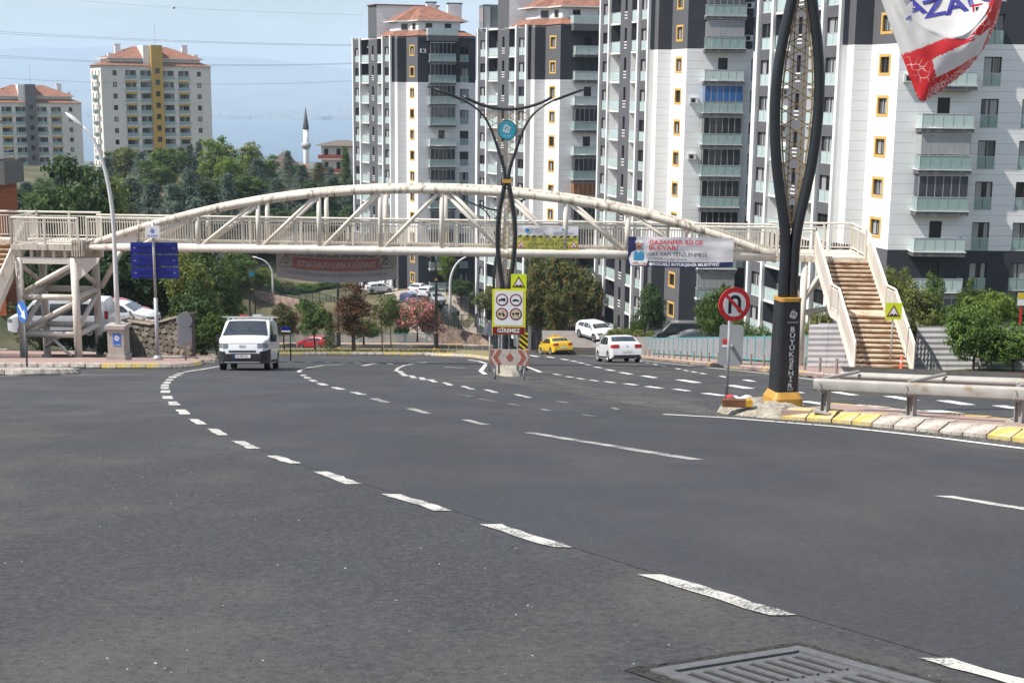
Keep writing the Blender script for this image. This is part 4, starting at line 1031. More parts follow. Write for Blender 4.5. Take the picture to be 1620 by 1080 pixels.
    if attic:
        # tiled skirt, set-back attic wall with small windows, hipped roof and chimneys
        z1 = H+.02; A = [Vector((front_len+.0, -.05)), Vector((-.1, -.05)), Vector((O1.x-.1, O1.y)), Vector((O4.x-.2, O4.y)), Vector((c0.x+.1, c0.y-.1)), Vector((front_len, c0.y-.1))]
        cx = sum(v.x for v in A)/6; cy = sum(v.y for v in A)/6; c = Vector((cx, cy))
        def sh(k): return [c+(v-c)*k for v in A]
        sk = MB(); o1, i1 = A, sh(.78); n_ = len(A)
        for i in range(n_): sk.quad((o1[i].x, o1[i].y, z1), (o1[(i+1) % n_].x, o1[(i+1) % n_].y, z1), (i1[(i+1) % n_].x, i1[(i+1) % n_].y, z1+.75), (i1[i].x, i1[i].y, z1+.75))
        sk.f = [q_[::-1] for q_ in sk.f]
        sko = sk.build('tiled_skirt', TILE, b)
        aw = MB(); w1 = sh(.72)
        for i in range(n_): aw.quad((w1[i].x, w1[i].y, z1), (w1[(i+1) % n_].x, w1[(i+1) % n_].y, z1), (w1[(i+1) % n_].x, w1[(i+1) % n_].y, z1+2.1), (w1[i].x, w1[i].y, z1+2.1))
        aw.f = [q_[::-1] for q_ in aw.f]
        awo = aw.build('attic_wall', WALLW, b)
        for i in (0, 1, 2):
            a_, c_ = Vector((*w1[i], 0)), Vector((*w1[i+1], 0)); d = (c_-a_).normalized()
            for t in ((.3, .75) if i == 0 else (.5,)):
                o = link('window', meshof(('window', 'attic'), frame_mb(.9, -.35, .45, .06, True, -.04, .04), [BROWN]), awo); nn = Vector((-d.y, d.x, 0)); place(o, a_.lerp(c_, t)+Vector((0, 0, z1+1.25))+nn*.02, d)
                link('pane', meshof(('pane', 'attic'), pane_mb(.9, -.35, .45, 0, .0), PM), o)
        ro = MB(); e0 = sh(.86); t0 = sh(.16)
        for i in range(n_): ro.quad((e0[i].x, e0[i].y, z1+2.05), (e0[(i+1) % n_].x, e0[(i+1) % n_].y, z1+2.05), (t0[(i+1) % n_].x, t0[(i+1) % n_].y, z1+4.15), (t0[i].x, t0[i].y, z1+4.15))
        ro.f = [q_[::-1] for q_ in ro.f]; ro.add([(v.x, v.y, z1+4.15) for v in t0][::-1], [tuple(range(n_))]); ro.add([(v.x, v.y, z1+2.0) for v in e0], [tuple(range(n_))])
        roo = ro.build('hip_roof', TILE, b)
        ga = MB()
        for i in range(n_): ga.bar((*e0[i], z1+2.05), (*e0[(i+1) % n_], z1+2.05), .12, .14)
        ga.build('gutter', WSLAB, roo)
        for (x, y, w_) in ((2.6, 4.2, 1.3), (6.2, 5.4, 2.0)):
            cm = MB().box(x-w_/2, x+w_/2, y-.5, y+.5, z1+2.2, z1+4.55).box(x-w_/2-.12, x+w_/2+.12, y-.62, y+.62, z1+4.67, z1+4.79, 1)
            for dx in (-w_/2+.1, w_/2-.1): cm.box(x+dx-.08, x+dx+.08, y-.4, y+.4, z1+4.55, z1+4.67, 1)
            cm.build('chimney', [WALLW, CORE], roo)
        tb = MB().box(bal_c-2.1, bal_c+2.1, -1.25, 0, H-.75, H+.02).build('terrace_slab', CORE, b)
        link('glass_rail', meshof(('glass_rail', 'terr'), MB().box(bal_c-2.1, bal_c+2.1, -1.2, -1.17, H+.05, H+1.0).box(bal_c-2.1, bal_c-2.07, -1.17, .6, H+.05, H+1.0), [GLASSR]), tb) if False else MB().box(bal_c-2.1, bal_c+2.1, -1.2, -1.17, H+.05, H+1.0).box(bal_c-2.1, bal_c-2.07, -1.17, .6, H+.05, H+1.0).build('glass_rail', GLASSR, tb)
    return b, H, z_lo, c1, q
TA = build_tower('slim far tower with tiled hip roof, leftmost of the four dark topped blocks', 661, 187, 648, 180, 1, 8, 2, 2, 8.2, (6.6,), True, 11, {-2: P_DARK, -1: P_DARK, 0: P_DARK, 1: P_GREY, 3: P_DARK, 4: P_DARK, 5: P_DARK, 6: P_GREY, 7: P_DARK, 8: P_DARK}, False, yaw=R_(13.5))
TB = build_tower('tower with tiled roof and glazed rooftop room, right behind the central lamp post', 885, 158, 870, 185, 1, 7, 3, 2, 9.5, (6.6, 8.6), True, 22, {1: P_DARK, 3: P_DARK, 4: WOODP, 5: P_DARK, 6: P_GREY, 8: P_DARK}, False, yaw=R_(11))
TC = build_tower('tower with blue blinds on one balcony, third from left behind the footbridge', 1083, 125, 1067, 202, 2, 7, 2, 2, 10.5, (6.6, 9.4), False, 31, {-2: P_GREY, -1: P_CURT, 1: P_BLUE, 2: P_DARK, 3: P_DARK, 4: P_DARK, 5: P_DARK, 6: P_GREY, 7: P_CURT, 8: P_GREY}, True)
TD = build_tower('nearest tower at right with wide white front above the stairs', 1418, 94.5, 1395, 168, 1, 5, 3, 2, 14.5, (6.6, 9.5, 12.6), False, 45, {-1: P_GREY, 2: P_CURT, 3: P_SLATE, 6: P_GREY}, True)
# the glazed room on the roof of the second tower
b, H, z_lo, c1, q = TB
gr = MB(); q2 = q
x0, y0 = q.x+.2, q.y-2.6
room = MB().box(x0, x0+3.6, y0, y0+3.4, H+2.75, H+2.95).build('roof_room', mat('slate_frame', (.10, .15, .17), .5), b)
for i in range(4): MB().box(x0+i*.9+.05, x0+i*.9+.85, y0, y0+.04, H+.1, H+2.7).build('glass_panel', P_GREY if i % 2 else P_CURT, room)
for i in range(5): MB().box(x0+i*.9-.05, x0+i*.9+.05, y0-.03, y0+.08, H, H+2.75).build('room_post', MATS['slate_frame'], room)
for i in range(3): MB().box(x0-.02, x0+.02, y0+.1+i*1.1, y0+1.1+i*1.1, H+.1, H+2.7).build('glass_panel', P_CURT, room)
# ================================================================== street furniture
BLACKM = mat('black_metal', (.018, .021, .025), .38, .12, 6, .05, .0, .5, .15); GOLD = mat('gold_paint', (.50, .27, .055), .5, .1, 5, .05)
GOLDL = mat('bronze_lattice', (.34, .23, .09), .5, .15, 5); GALV = mat('galvanised_steel', (.42, .42, .42), .5, .12, 4, .05, .35, stain=(.25, .23, .2), stain_scale=(3, 3, 1)); GREYB = mat('sign_back', (.30, .32, .34), .55, .06, 3)
SILVER = mat('silver_letters', (.58, .59, .60), .5); SRED = mat('sign_red', (.62, .03, .035), .45, .04); SWHITE = mat('sign_white', (.80, .80, .80), .45, .04, 3); SBLACK = mat('sign_black', (.015, .015, .017), .5)
FLUO = mat('sign_fluorescent', (.66, .80, .03), .5, .04); SYEL = mat('sign_yellow', (.72, .50, .02), .5, .06, 6); MAROON = mat('sign_maroon', (.20, .012, .02), .5); SBLUE = mat('sign_blue', (.010, .022, .22), .45, .06, 3); SBLUE2 = mat('sign_light_blue', (.05, .16, .48), .45, .06)
AX = (1.9, 2.75, 3.15, 3.65, 4.2, 4.9, 5.5, 6.1, 6.7, 7.25, 7.75, 8.3, 8.85, 9.4, 9.9, 10.3, 10.55, 10.7)
AXX = (.078, .082, .13, .225, .31, .362, .355, .285, .175, .075, .13, .32, .52, .77, 1.18, 1.85, 2.5, 3.0)
def arm_x(z):
    i = max(0, min(len(AX)-2, int(np.searchsorted(AX, z))-1)); t = (z-AX[i])/(AX[i+1]-AX[i])
    m = lambda k: (AXX[min(k+1, len(AX)-1)]-AXX[max(k-1, 0)])/(AX[min(k+1, len(AX)-1)]-AX[max(k-1, 0)])*(AX[i+1]-AX[i])
    a, b = AXX[i], AXX[i+1]; t2, t3 = t*t, t*t*t
    return (2*t3-3*t2+1)*a+(t3-2*t2+t)*m(i)+(-2*t3+3*t2)*b+(t3-t2)*m(i+1)
def lattice_mb(z0, z1, c, half, bar=.02):
    """interlaced six-pointed stars: three families of parallel bars, kept only inside the frame"""
    mb = MB(); st = .025
    for ang in (30, 90, 150):
        d = Vector((math.cos(R_(ang)), math.sin(R_(ang)))); n = Vector((-d.y, d.x)); zc = (z0+z1)/2
        k0 = int(((z1-z0)/2+3)/c)+2
        for k in range(-k0, k0+1):
            o = Vector((0, zc))+n*((k+.5)*c); run = None; L = (z1-z0)/2+3.2; m = int(2*L/st)
            for i in range(m+1):
                p = o+d*(-L+i*st); inside = z0 < p.y < z1 and abs(p.x) < half(p.y)
                if inside and run is None: run = p
                if (not inside or i == m) and run is not None:
                    if (p-run).length > .05: mb.bar((run.x, 0, run.y), (p.x, 0, p.y), bar, bar*.8, (0, 1, 0))
                    run = None
    return mb
def emblem(parent, at, r, m, yaw=0.0):
    """ring of blocks with a small spire inside: the city's round crest"""
    g = MB(); y = 0
    for k in range(8):
        a = 45*k+22; ring(g, 0, 0, r*.62, r*.86 if k % 2 else r*1.0, y, 3, 0, a-17, a+17)
    ring(g, 0, 0, r*.50, r*.62, y, 20)
    for poly in ([(-r*.07, r*.9), (r*.07, r*.9), (r*.04, r*1.45), (-r*.04, r*1.45)], [(-r*.2, -r*.42), (r*.2, -r*.42), (r*.2, 0), (0, r*.34), (-r*.2, 0)]):
        g.add([(x, y, z) for x, z in poly], [tuple(range(len(poly)))])
    o = g.build('emblem', m, parent); o.location = at; o.rotation_euler = (0, 0, yaw); return o
_post = {}
def ornate_post(label, base, rz=0.0, ped_rz=0.0, detail=True, two_faced=False):
    t = thing('ornamental_lamp_post', label, 'lamp post', base, rz, 'dark ornamental lamp posts along the median')
    def part(name, key, fn, m, sm=False):
        if key not in _post: _post[key] = fn().build(name, m, t, sm).data; return [c for c in t.children if c.data == _post[key]][0]
        return link(name, _post[key], t)
    zs = list(np.linspace(1.75, 7.25, 32))
    for s in (-1, 1):
        part('lower_arm', ('la', s), lambda: MB().tube([(s*arm_x(max(z, 1.9)), 0, z) for z in zs], .092, 12), BLACKM, True)
        zu = list(np.linspace(7.25, 10.7, 30))
        part('upper_arm', ('ua', s), lambda: MB().tube([(s*arm_x(z), 0, z) for z in zu], [.075-.045*i/29 for i in range(30)], 10), BLACKM, True)
        part('luminaire', ('lum', s), lambda: MB().bar((s*1.9, -.02, 10.285), (s*3.25, -.02, 10.77), .16, .05, mi=0), BLACKM)
    part('cross_bar', ('cb',), lambda: MB().tube([(x, 0, 9.95+.45*(x/1.76)**2) for x in np.linspace(-1.8, 1.8, 21)], .06, 10), BLACKM, True)
    part('waist_band', ('wb',), lambda: MB().box(-.19, .19, -.1, .1, 7.17, 7.31), GOLD)
    half = lambda z: arm_x(z)-.10
    l1 = part('lattice', ('lat1',), lambda: lattice_mb(2.9, 7.0, .19, half, .017), GOLDL); tag(l1, kind='stuff')
    def lat2():
        m_ = MB()
        base = lattice_mb(7.6, 10.4, .24, lambda z: max(0, arm_x(z)-.05) if z < 9.9 else 0, .02); base2 = lattice_mb(9.9, 10.35, .24, lambda z: 0, .02)
        return base
    tag(part('lattice', ('lat2',), lat2, GOLDL), kind='stuff')
    for s in (-1, 1): part('lattice_rim', ('rim', s), lambda: MB().tube([(s*max(.01, arm_x(z)-.115), 0, z) for z in np.linspace(3.0, 7.0, 26)], .014, 6), GOLDL)
    part('logo_disc', ('disc',), lambda: MB().xz(disc(0, 9.17, .35, 32), -.06, .06), mat('logo_turquoise', (.03, .30, .40), .45))
    g = part('logo_rim', ('drim',), lambda: MB().tube([(x, 0, z) for x, z in disc(0, 9.17, .36, 32)]+[(.36, 0, 9.17)], .022, 6), BLACKM)
    if detail: emblem(t, (-.02, -.066, 9.21), .17, SILVER); lettering('KOCAELİ', .07, SILVER, t, (0, -.066, 8.95))
    def ped():
        mb = MB(); w = .208; poly = []
        for cx, cy, a0 in ((w-.07, w-.07, 0), (-w+.07, w-.07, 90), (-w+.07, -w+.07, 180), (w-.07, -w+.07, 270)):
            for k in range(4): a = R_(a0+30*k); poly.append((cx+.07*math.cos(a), cy+.07*math.sin(a)))
        s = [(x*.9, y*.9) for x, y in poly]
        mb.prism(poly, .22, 1.78, 0, s); mb.prism([(x*1.03, y*1.03) for x, y in s], 1.78, 1.84, 1); mb.prism([(x*1.34, y*1.34) for x, y in poly], -.25, .11, 1); mb.prism([(x*1.31, y*1.31) for x, y in poly], .11, .22, 1, [(x*1.05, y*1.05) for x, y in poly])
        return mb
    pd = part('pedestal', ('ped',), ped, [BLACKM, GOLD]); pd.rotation_euler = (0, 0, ped_rz)
    if detail:
        for fz in ((0, math.pi/2*-1) if two_faced else (0,)):
            c, s = math.cos(fz), math.sin(fz)
            y = -.258
            h = bpy.data.objects.new('inscription', None)
            emb = []
            for i, ch in enumerate('BÜYÜKŞEHİR'):
                z = 1.31-i*.108; yy = -.2190+(z-.22)*.0133
                o = lettering(ch, .115, SILVER, pd, (.03, yy-.004, z), bold=.003, sx=1.25); o.rotation_euler = (0, 0, fz)
            o = lettering('2022', .06, SILVER, pd, (.03, -.2225, .27)); o.rotation_euler = (0, 0, fz)
            o = lettering('KOCAELİ', .045, SILVER, pd, (.03, -.2095, 1.43)); o.rotation_euler = (0, 0, fz)
            e = emblem(pd, (.03*c+.2065*s, .03*s-.2065*c, 1.56), .072, SILVER, fz)
            bpy.data.objects.remove(h)
    return t
b0 = gp(1238, 636, .16); P0 = ornate_post('tall near lamp post with gold foot and silver lettering, right of centre', b0, R_(4), R_(8))
b1 = gp(799, 579, .12); P1 = ornate_post('central lamp post with turquoise disc, standing behind the red chevron board', b1, R_(-3), R_(40), True, True); P1.scale = (.92, .92, .98)
b2 = gp(786, 562, .1); P2 = ornate_post('lamp post seen turned sideways, straight behind the central lamp post', b2, R_(46), 0, False)
b3 = W(690, 555.5, 136); b3.z = zroad(b3.y)+.1; P3 = ornate_post('lamp post standing edge on beside the pink oleander', b3, R_(84), R_(30), True)
b4 = W(536, 556, 142); b4.z = zroad(b4.y)+.1
ornate_post('lamp post half hidden behind the brown conifer on the planted median', b4, R_(88), 0, False)
b5 = W(401, 547, 172); b5.z = zroad(b5.y)+.1; ornate_post('lamp post with arms spread above the roof of the white van', b5, R_(8), 0, False)

# ------------------------------------------------------------------ traffic signs
def pole(t, z0, z1, r=.03, m=GALV, x=0, y=0): return MB().tube([(x, y, z0), (x, y, z1)], r, 10).build('pole', m, t, True)
def plate(t, poly, y0, y1, m, name): return MB().xz(poly, y0, y1).build(name, m, t)
def rrect(cx, cz, w, h, r, n=5):
    out = []
    for sx, sz, a0 in ((1, 1, 0), (-1, 1, 90), (-1, -1, 180), (1, -1, 270)):
        for k in range(n+1): a = R_(a0+90*k/n); out.append((cx+sx*(w/2-r)+r*math.cos(a), cz+sz*(h/2-r)+r*math.sin(a)))
    return out
# no U-turn
b = gp(1150, 625, .16)
s = thing('no_u_turn_sign', 'round red and white no U-turn sign on a pole beside near lamp post', 'traffic sign', b, R_(16)); kz = kof(b)
zc = (625-480)*kz*1.0
pole(s, -.1, zc+.15, .03, mat('pole_grey', (.40, .41, .42), .5, .1, 3, 0, .2), .02, .05)
plate(s, disc(.08, zc, .325, 40), -.005, .02, SRED, 'plate'); plate(s, disc(.08, zc, .232, 36), -.012, -.006, SWHITE, 'white_field')
u = MB(); ring(u, .08, zc+.05, .065, .13, -.0155, 16, 0, 0, 180); u.quad((-.05, -.0155, zc-.17), (.015, -.0155, zc-.17), (.015, -.0155, zc+.05), (-.05, -.0155, zc+.05)); u.quad((.145, -.0155, zc-.10), (.21, -.0155, zc-.10), (.21, -.0155, zc+.05), (.145, -.0155, zc+.05)); u.add([(.12, -.0155, zc-.10), (.18, -.0155, zc-.17), (.24, -.0155, zc-.10)], [(0, 1, 2)]); u.build('arrow', SBLACK, s)
MB().bar((.08-.175, -.018, zc+.175), (.08+.175, -.018, zc-.175), .06, .004, (0, 1, 0)).build('slash', SRED, s); 
for zz in (zc+.12, zc-.12): MB().box(-.02, .06, .02, .09, zz-.02, zz+.02).build('clamp', GALV, s)
# grey backed sign hanging behind it
c = gp(1152, 624, .16)
s2 = thing('blank_sign', 'grey backed blank sign panel with small red sticker below no U-turn sign', 'traffic sign', c+Vector((.04, .14, 0)), R_(-6))
plate(s2, rrect(0, 78*kz, .46, .80, .06), 0, .012, GREYB, 'panel'); plate(s2, rrect(-.12, 84*kz, .085, .085, .004), -.006, -.001, SRED, 'sticker'); plate(s2, rrect(-.12, 76.5*kz, .11, .04, .002), -.005, -.001, SWHITE, 'sticker'); MB().box(-.03, .03, -.10, -.007, 78*kz-.02, 78*kz+.02).build('clamp', GALV, s2)
wb = thing('timber_block', 'rusty brown timber block lying at the foot of no U-turn sign', 'timber block', gp(1166, 641, .17), R_(-8)); MB().box(-.24, .24, -.07, .07, -.02, .10).box(.14, .245, -.075, .075, .0, .105, 1).build('block', [mat('rusty_timber', (.16, .07, .035), .85, .35, 10, .5), mat('yellow_old', (.5, .28, .03), .8, .3, 12)], wb)
rag = MB(); rag.grid(lambda u, v: (u*.42-.1, v*.16, .02+.03*noise.noise(Vector((u*6, v*6, 2)))+.02*math.sin(u*9)), 14, 6, face=lambda u, v: 0 if u < .3 else 1)
ro = tag(rag.build('tape_scrap', [SRED, SWHITE]), 'scrap of red and white barrier tape by the sign pole', 'tape'); ro.location = gp(1160, 631, .24)
# bump warning signs
def bump_sign(label, base, zc, sz, rz):
    t = thing('bump_warning_sign', label, 'traffic sign', base, rz); pole(t, -.1, zc+sz*.4, .03, GALV, 0, .05)
    plate(t, rrect(0, zc, sz, sz*1.04, .03), 0, .012, FLUO, 'plate')
    r = sz*.42
    plate(t, [(-r, zc-r*.8), (r, zc-r*.8), (0, zc+r*.95)], -.006, -.001, mat('sign_dark_red', (.20, .02, .02), .5), 'red_border'); k = .70
    plate(t, [(-r*k, zc-r*.64), (r*k, zc-r*.64), (0, zc+r*.60)], -.012, -.007, SWHITE, 'white_field')
    m = MB(); m.add([(x, -.0145, z) for x, z in disc(-r*.28, zc-r*.62, r*.26, 10, 0, 180)], [tuple(range(11))]); m.add([(x, -.0145, z) for x, z in disc(r*.28, zc-r*.62, r*.26, 10, 0, 180)], [tuple(range(11))]); m.build('bump_symbol', SBLACK, t)
    return t
kc = kof(gp(819, 588, .1))
bb = gp(819, 588, .1); bump_sign('yellow green bump warning sign above the lorry ban board', bb, (588-445)*kc*1.0, .50, R_(0))
br2 = gp(1408, 584.5, .15); kr = kof(br2); bump_sign('yellow green bump warning sign in front of the right hand stairs', br2, (584.5-491)*kr, .62, R_(0))
# GİREMEZ board
g = thing('entry_ban_board', 'yellow framed board with four vehicle ban circles reading GİREMEZ', 'traffic sign', gp(804, 588.5, .1), R_(-2)); zc = (588-493)*kc
pole(g, -.1, zc+.3, .04, GALV, -.3, .06); pole(g, -.1, zc+.3, .04, GALV, .3, .06)
plate(g, rrect(0, zc, 1.06, 1.46, .02), 0, .02, mat('sign_lemon', (.74, .72, .03), .5, .05, 4), 'board'); plate(g, rrect(0, zc+.12, .90, 1.10, .01), -.006, -.001, SWHITE, 'white_field'); plate(g, rrect(0, zc-.60, 1.02, .235, .01), -.006, -.001, MAROON, 'red_band')
lettering('GİREMEZ', .18, SWHITE, g, (0, -.009, zc-.60), fit=.72, bold=.004)
for i, (cx, cz) in enumerate(((-.22, .39), (.22, .39), (-.22, -.06), (.22, -.06))):
    plate(g, disc(cx, zc+cz, .195, 30), -.011, -.007, MAROON, 'ban_ring'); plate(g, disc(cx, zc+cz, .155, 28), -.016, -.012, SWHITE if i < 2 else mat('sign_faded', (.60, .50, .36), .5), 'ban_field')
    m = MB(); y = -.0185
    def rc(x0, x1, z0, z1): m.quad((cx+x0, y, zc+cz+z0), (cx+x1, y, zc+cz+z0), (cx+x1, y, zc+cz+z1), (cx+x0, y, zc+cz+z1))
    def wh(x, r=.022): m.add([(cx+a, y, zc+cz+b_) for a, b_ in disc(x, -.04, r, 10)], [tuple(range(10))])
    if i == 0: rc(-.04, .11, -.03, .05); rc(-.11, -.05, -.03, .02); wh(-.08); wh(.07)
    if i == 1: rc(-.11, .11, -.035, .0); rc(-.07, .05, 0, .03); wh(-.06); wh(.07)
    if i == 2: rc(-.11, -.02, -.02, .03); rc(.0, .06, -.02, .02); rc(.03, .055, .02, .08); wh(.06, .04); wh(-.07, .02)
    if i == 3: rc(-.11, -.05, -.02, .04); rc(-.02, .11, -.01, .05); wh(-.08); wh(.06)
    m.build('vehicle_symbol', SBLACK, g)
d = thing('delineator_panel', 'yellow and black diagonally striped marker panel right of entry ban board', 'traffic sign', gp(826, 587, .1)+Vector((0, .15, 0)), R_(-4)); zc = (587-542)*kc
plate(d, rrect(0, zc, .36, .70, .03), 0, .015, SYEL, 'panel'); pole(d, -.1, zc+.1, .025, GALV, 0, .04)
for k in range(-2, 4):
    z0 = zc-.42+k*.19; poly = [(-.18, z0+.30), (-.18, z0+.40), (.18, z0+.12), (.18, z0+.02)]
    lo, hi = zc-.35, zc+.35; poly = [(x, min(max(z, lo), hi)) for x, z in poly]
    if max(p[1] for p in poly)-min(p[1] for p in poly) > .05: MB().add([(x, -.004, z) for x, z in poly[::-1]], [(0, 1, 2, 3)]).build('stripe', SBLACK, d)
ch = thing('chevron_board', 'low red and white chevron board with a red diamond, on the median head', 'traffic sign', gp(806, 594.5, .1), R_(-2)); zc = (594.5-568)*kc
plate(ch, rrect(0, zc, 1.10, .46, .02), 0, .02, mat('board_white', (.55, .47, .42), .7, .2, 9), 'board'); 
plate(ch, [(0, zc+.14), (-.11, zc), (0, zc-.14), (.11, zc)], -.006, -.001, mat('faded_red', (.42, .13, .095), .7, .25, 12), 'diamond')
for sx in (-1, 1):
    for k in (0, 1):
        x0 = sx*(.22+.22*k); q = [(x0, zc+.22), (x0+sx*.13, zc), (x0, zc-.22), (x0+sx*.12, zc-.22), (x0+sx*.26, zc), (x0+sx*.12, zc+.22)]
        q = [(max(-.55, min(.55, x)), z) for x, z in q]
        a_, c_, e_, f_, h_, i_ = [(x, -.004, z) for x, z in q]
        m = MB(); m.add([a_, c_, h_, i_], [(0, 1, 2, 3)]); m.add([c_, e_, f_, h_], [(0, 1, 2, 3)]); m.build('chevron', MATS['faded_red'], ch)
for x in (-.42, .42): pole(ch, -.2, zc-.1, .035, GALV, x, .06)
rb = thing('round_sign', 'back of a round sign edging out left of entry ban board', 'traffic sign', gp(776, 583, .1), R_(60)); zc = (583-512)*kc; plate(rb, disc(0, zc, .3, 28), 0, .012, GREYB, 'plate'); pole(rb, -.1, zc, .03, GALV, 0, .04)
# direction signs on the left island
sg = thing('direction_sign', 'three dark blue direction panels on a grey pole, left island', 'traffic sign', gp(250, 569, .15), R_(3)); ks = kof(gp(250, 569, .15))
pole(sg, -.1, (569-470)*ks, .085, GALV); pole(sg, (569-470)*ks, (569-352)*ks, .06, GALV); MB().tube([(0, 0, -.1), (0, 0, .12), (0, 0, .2)], [.22, .2, .1], 12).build('pole_foot', GALV, sg, True)
for i in range(3):
    zc = (569-392-19.5*i)*ks
    p = plate(sg, rrect(-.0, zc, 73*ks, 17.6*ks, .04), .06, .10, SBLUE, 'panel')
    MB().box(-.7, .7, .03, .059, zc+.08, zc+.11).box(-.7, .7, .03, .059, zc-.13, zc-.10).build('bracket', SBLUE, p); lettering('022', .07, SILVER, p, (-.8, .058, zc)); lettering('022', .07, SILVER, p, (.8, .058, zc))
zc = (569-366)*ks
p = plate(sg, rrect(0, zc, 22*ks, 18.5*ks, .03), -.14, -.10, SWHITE, 'crest_panel'); emblem(p, (0, -.146, zc+.04), .10, SBLUE2); lettering('KOCAELİ', .11, SBLUE2, p, (0, -.146, zc-.16), fit=.44, bold=.003)
rs = thing('paired_signs', 'round and square sign backs on one pole at the island tip', 'traffic sign', gp(294, 569.5, .15), R_(4)); ks2 = kof(gp(294, 569.5, .15))
pole(rs, -.1, (569-492)*ks2, .04, GALV); plate(rs, disc(0, (569-505)*ks2, 12.5*ks2, 30), -.07, -.05, GREYB, 'round_plate'); plate(rs, rrect(.0, (569-531)*ks2, 22*ks2, 29*ks2, .05), -.07, -.05, GREYB, 'square_plate'); plate(rs, rrect(8*ks2, (569-541)*ks2, .09, .07, .004), -.078, -.072, mat('orange_sticker', (.65, .12, .04), .5), 'sticker')
ba = thing('keep_right_sign', 'narrow blue arrow sign on a thin pole at left edge', 'traffic sign', gp(43, 580.5, .1), R_(-44)); kb = kof(gp(43, 580.5, .1))
pole(ba, -.1, (580-478)*kb, .03, mat('pole_grey2', (.25, .25, .26), .5)); zc = (580-491)*kb; plate(ba, disc(0, zc, 17*kb, 30), -.07, -.05, SBLUE2, 'plate'); MB().bar((-.2, -.076, zc+.2), (.16, -.076, zc-.16), .09, .004, (0, 1, 0)).build('arrow', SWHITE, ba); MB().add([(.22, -.076, zc-.22), (-.10, -.076, zc-.16), (.16, -.076, zc+.10)], [(0, 1, 2)]).build('arrow_head', SWHITE, ba)
md = thing('name_plate_post', 'thin dark pole with a small blue street plate right of the white van', 'street sign', gp(460, 571, 0), 0); kk = kof(gp(460, 571, 0))
pole(md, -.1, (571-516)*kk, .03, SBLACK); plate(md, rrect(-.20, (571-520)*kk, .44, .26, .01), -.05, -.03, SBLUE, 'plate'); plate(md, rrect(-.20, (571-523)*kk, .44, .07, .005), -.058, -.052, SWHITE, 'plate_band')

# ------------------------------------------------------------------ street lamps with a bowed arm
LAMPW = mat('lamp_white', (.66, .66, .64), .45, .05, 2)
def bow_lamp(label, base, h, reach, r=.085, rz=0.0, box=None, head=True, scale=1.0):
    t = thing('street_lamp', label, 'street lamp', base, rz, 'pale bowed street lamps')
    pts = [(0, 0, box[2] if box else 0), (0, 0, h*.35), (.0, 0, h*.55)]+[(-reach*(1-math.cos(a)), 0, h*.55+h*.45*math.sin(a)) for a in np.linspace(.15, 1.38, 12)]
    MB().tube(pts, [r*1.25, r*1.1, r]+[r*(1-.04*i) for i in range(12)], 12).build('mast', LAMPW, t, True)
    e = Vector(pts[-1]); d = (Vector(pts[-1])-Vector(pts[-2])).normalized()
    if head:
        m = MB(); n = 12
        for k, (s_, w_, hh) in enumerate(((-.05, .05, .05), (.05, .13, .08), (.35, .2, .12), (.65, .17, .10), (.85, .04, .03))):
            c = e+d*s_
            for i in range(n): a = 2*math.pi*i/n; m.v.append((c.x, c.y+w_*math.cos(a), c.z+hh*math.sin(a)*(1 if math.sin(a) > 0 else .5)))
        for k in range(4):
            for i in range(n): m.f.append((k*n+i, k*n+(i+1) % n, (k+1)*n+(i+1) % n, (k+1)*n+i)); m.m.append(0)
        m.f += [tuple(range(n))[::-1], tuple(range(4*n, 5*n))]; m.m += [0, 0]
        m.build('lamp_head', LAMPW, t, True)
    if box:
        w = box[0]; bm_ = MB().box(-w/2, w/2, -w/2, w/2, .12, box[2]-.12).box(-w/2-.05, w/2+.05, -w/2-.05, w/2+.05, -.2, .25).box(-w/2-.08, w/2+.08, -w/2-.08, w/2+.08, box[2]-.12, box[2]+.03)
        pb = bm_.build('plinth', mat('plinth_stone', (.40, .36, .33), .85, .1, 3, .2), t); plate(t, rrect(.06, box[2]*.62, .33, .52, .01), -w/2-.012, -w/2-.004, SBLUE2, 'poster'); emblem(t, (.06, -w/2-.016, box[2]*.66), .11, SWHITE); lettering('KOCAELİ', .07, SWHITE, t, (.06, -w/2-.016, box[2]*.47))
    return t
kl = kof(gp(189, 569, .15))
bow_lamp('tall white street lamp on a stone plinth, in front of the yellow tower', gp(189, 569, .15), (569-183)*kl*.95, 1.35, .085, R_(-4), (26*kl, .72, (569-513)*kl))
lb = W(712, 506, 177); bow_lamp('bowed white lamp beside the parked cars left of the central post', lb, 101*177/FPX, -2.6, .17, 0, None, False)
lb = W(913, 512, 146); bow_lamp('bowed white lamp leaning over the trees right of the taxi', lb, 83*146/FPX, -3.1, .14, 0, None, False)
lb = W(-62, 560, 62); bow_lamp('street lamp whose head just enters the left edge of sky', lb, 483*62/FPX, -1.75, .09, R_(6))
lb = W(432, 470, 176); bow_lamp('small white lamp in the trees below the bridge, left of grey banner', lb, 62*176/FPX, 2.2, .12, 0, None, True)

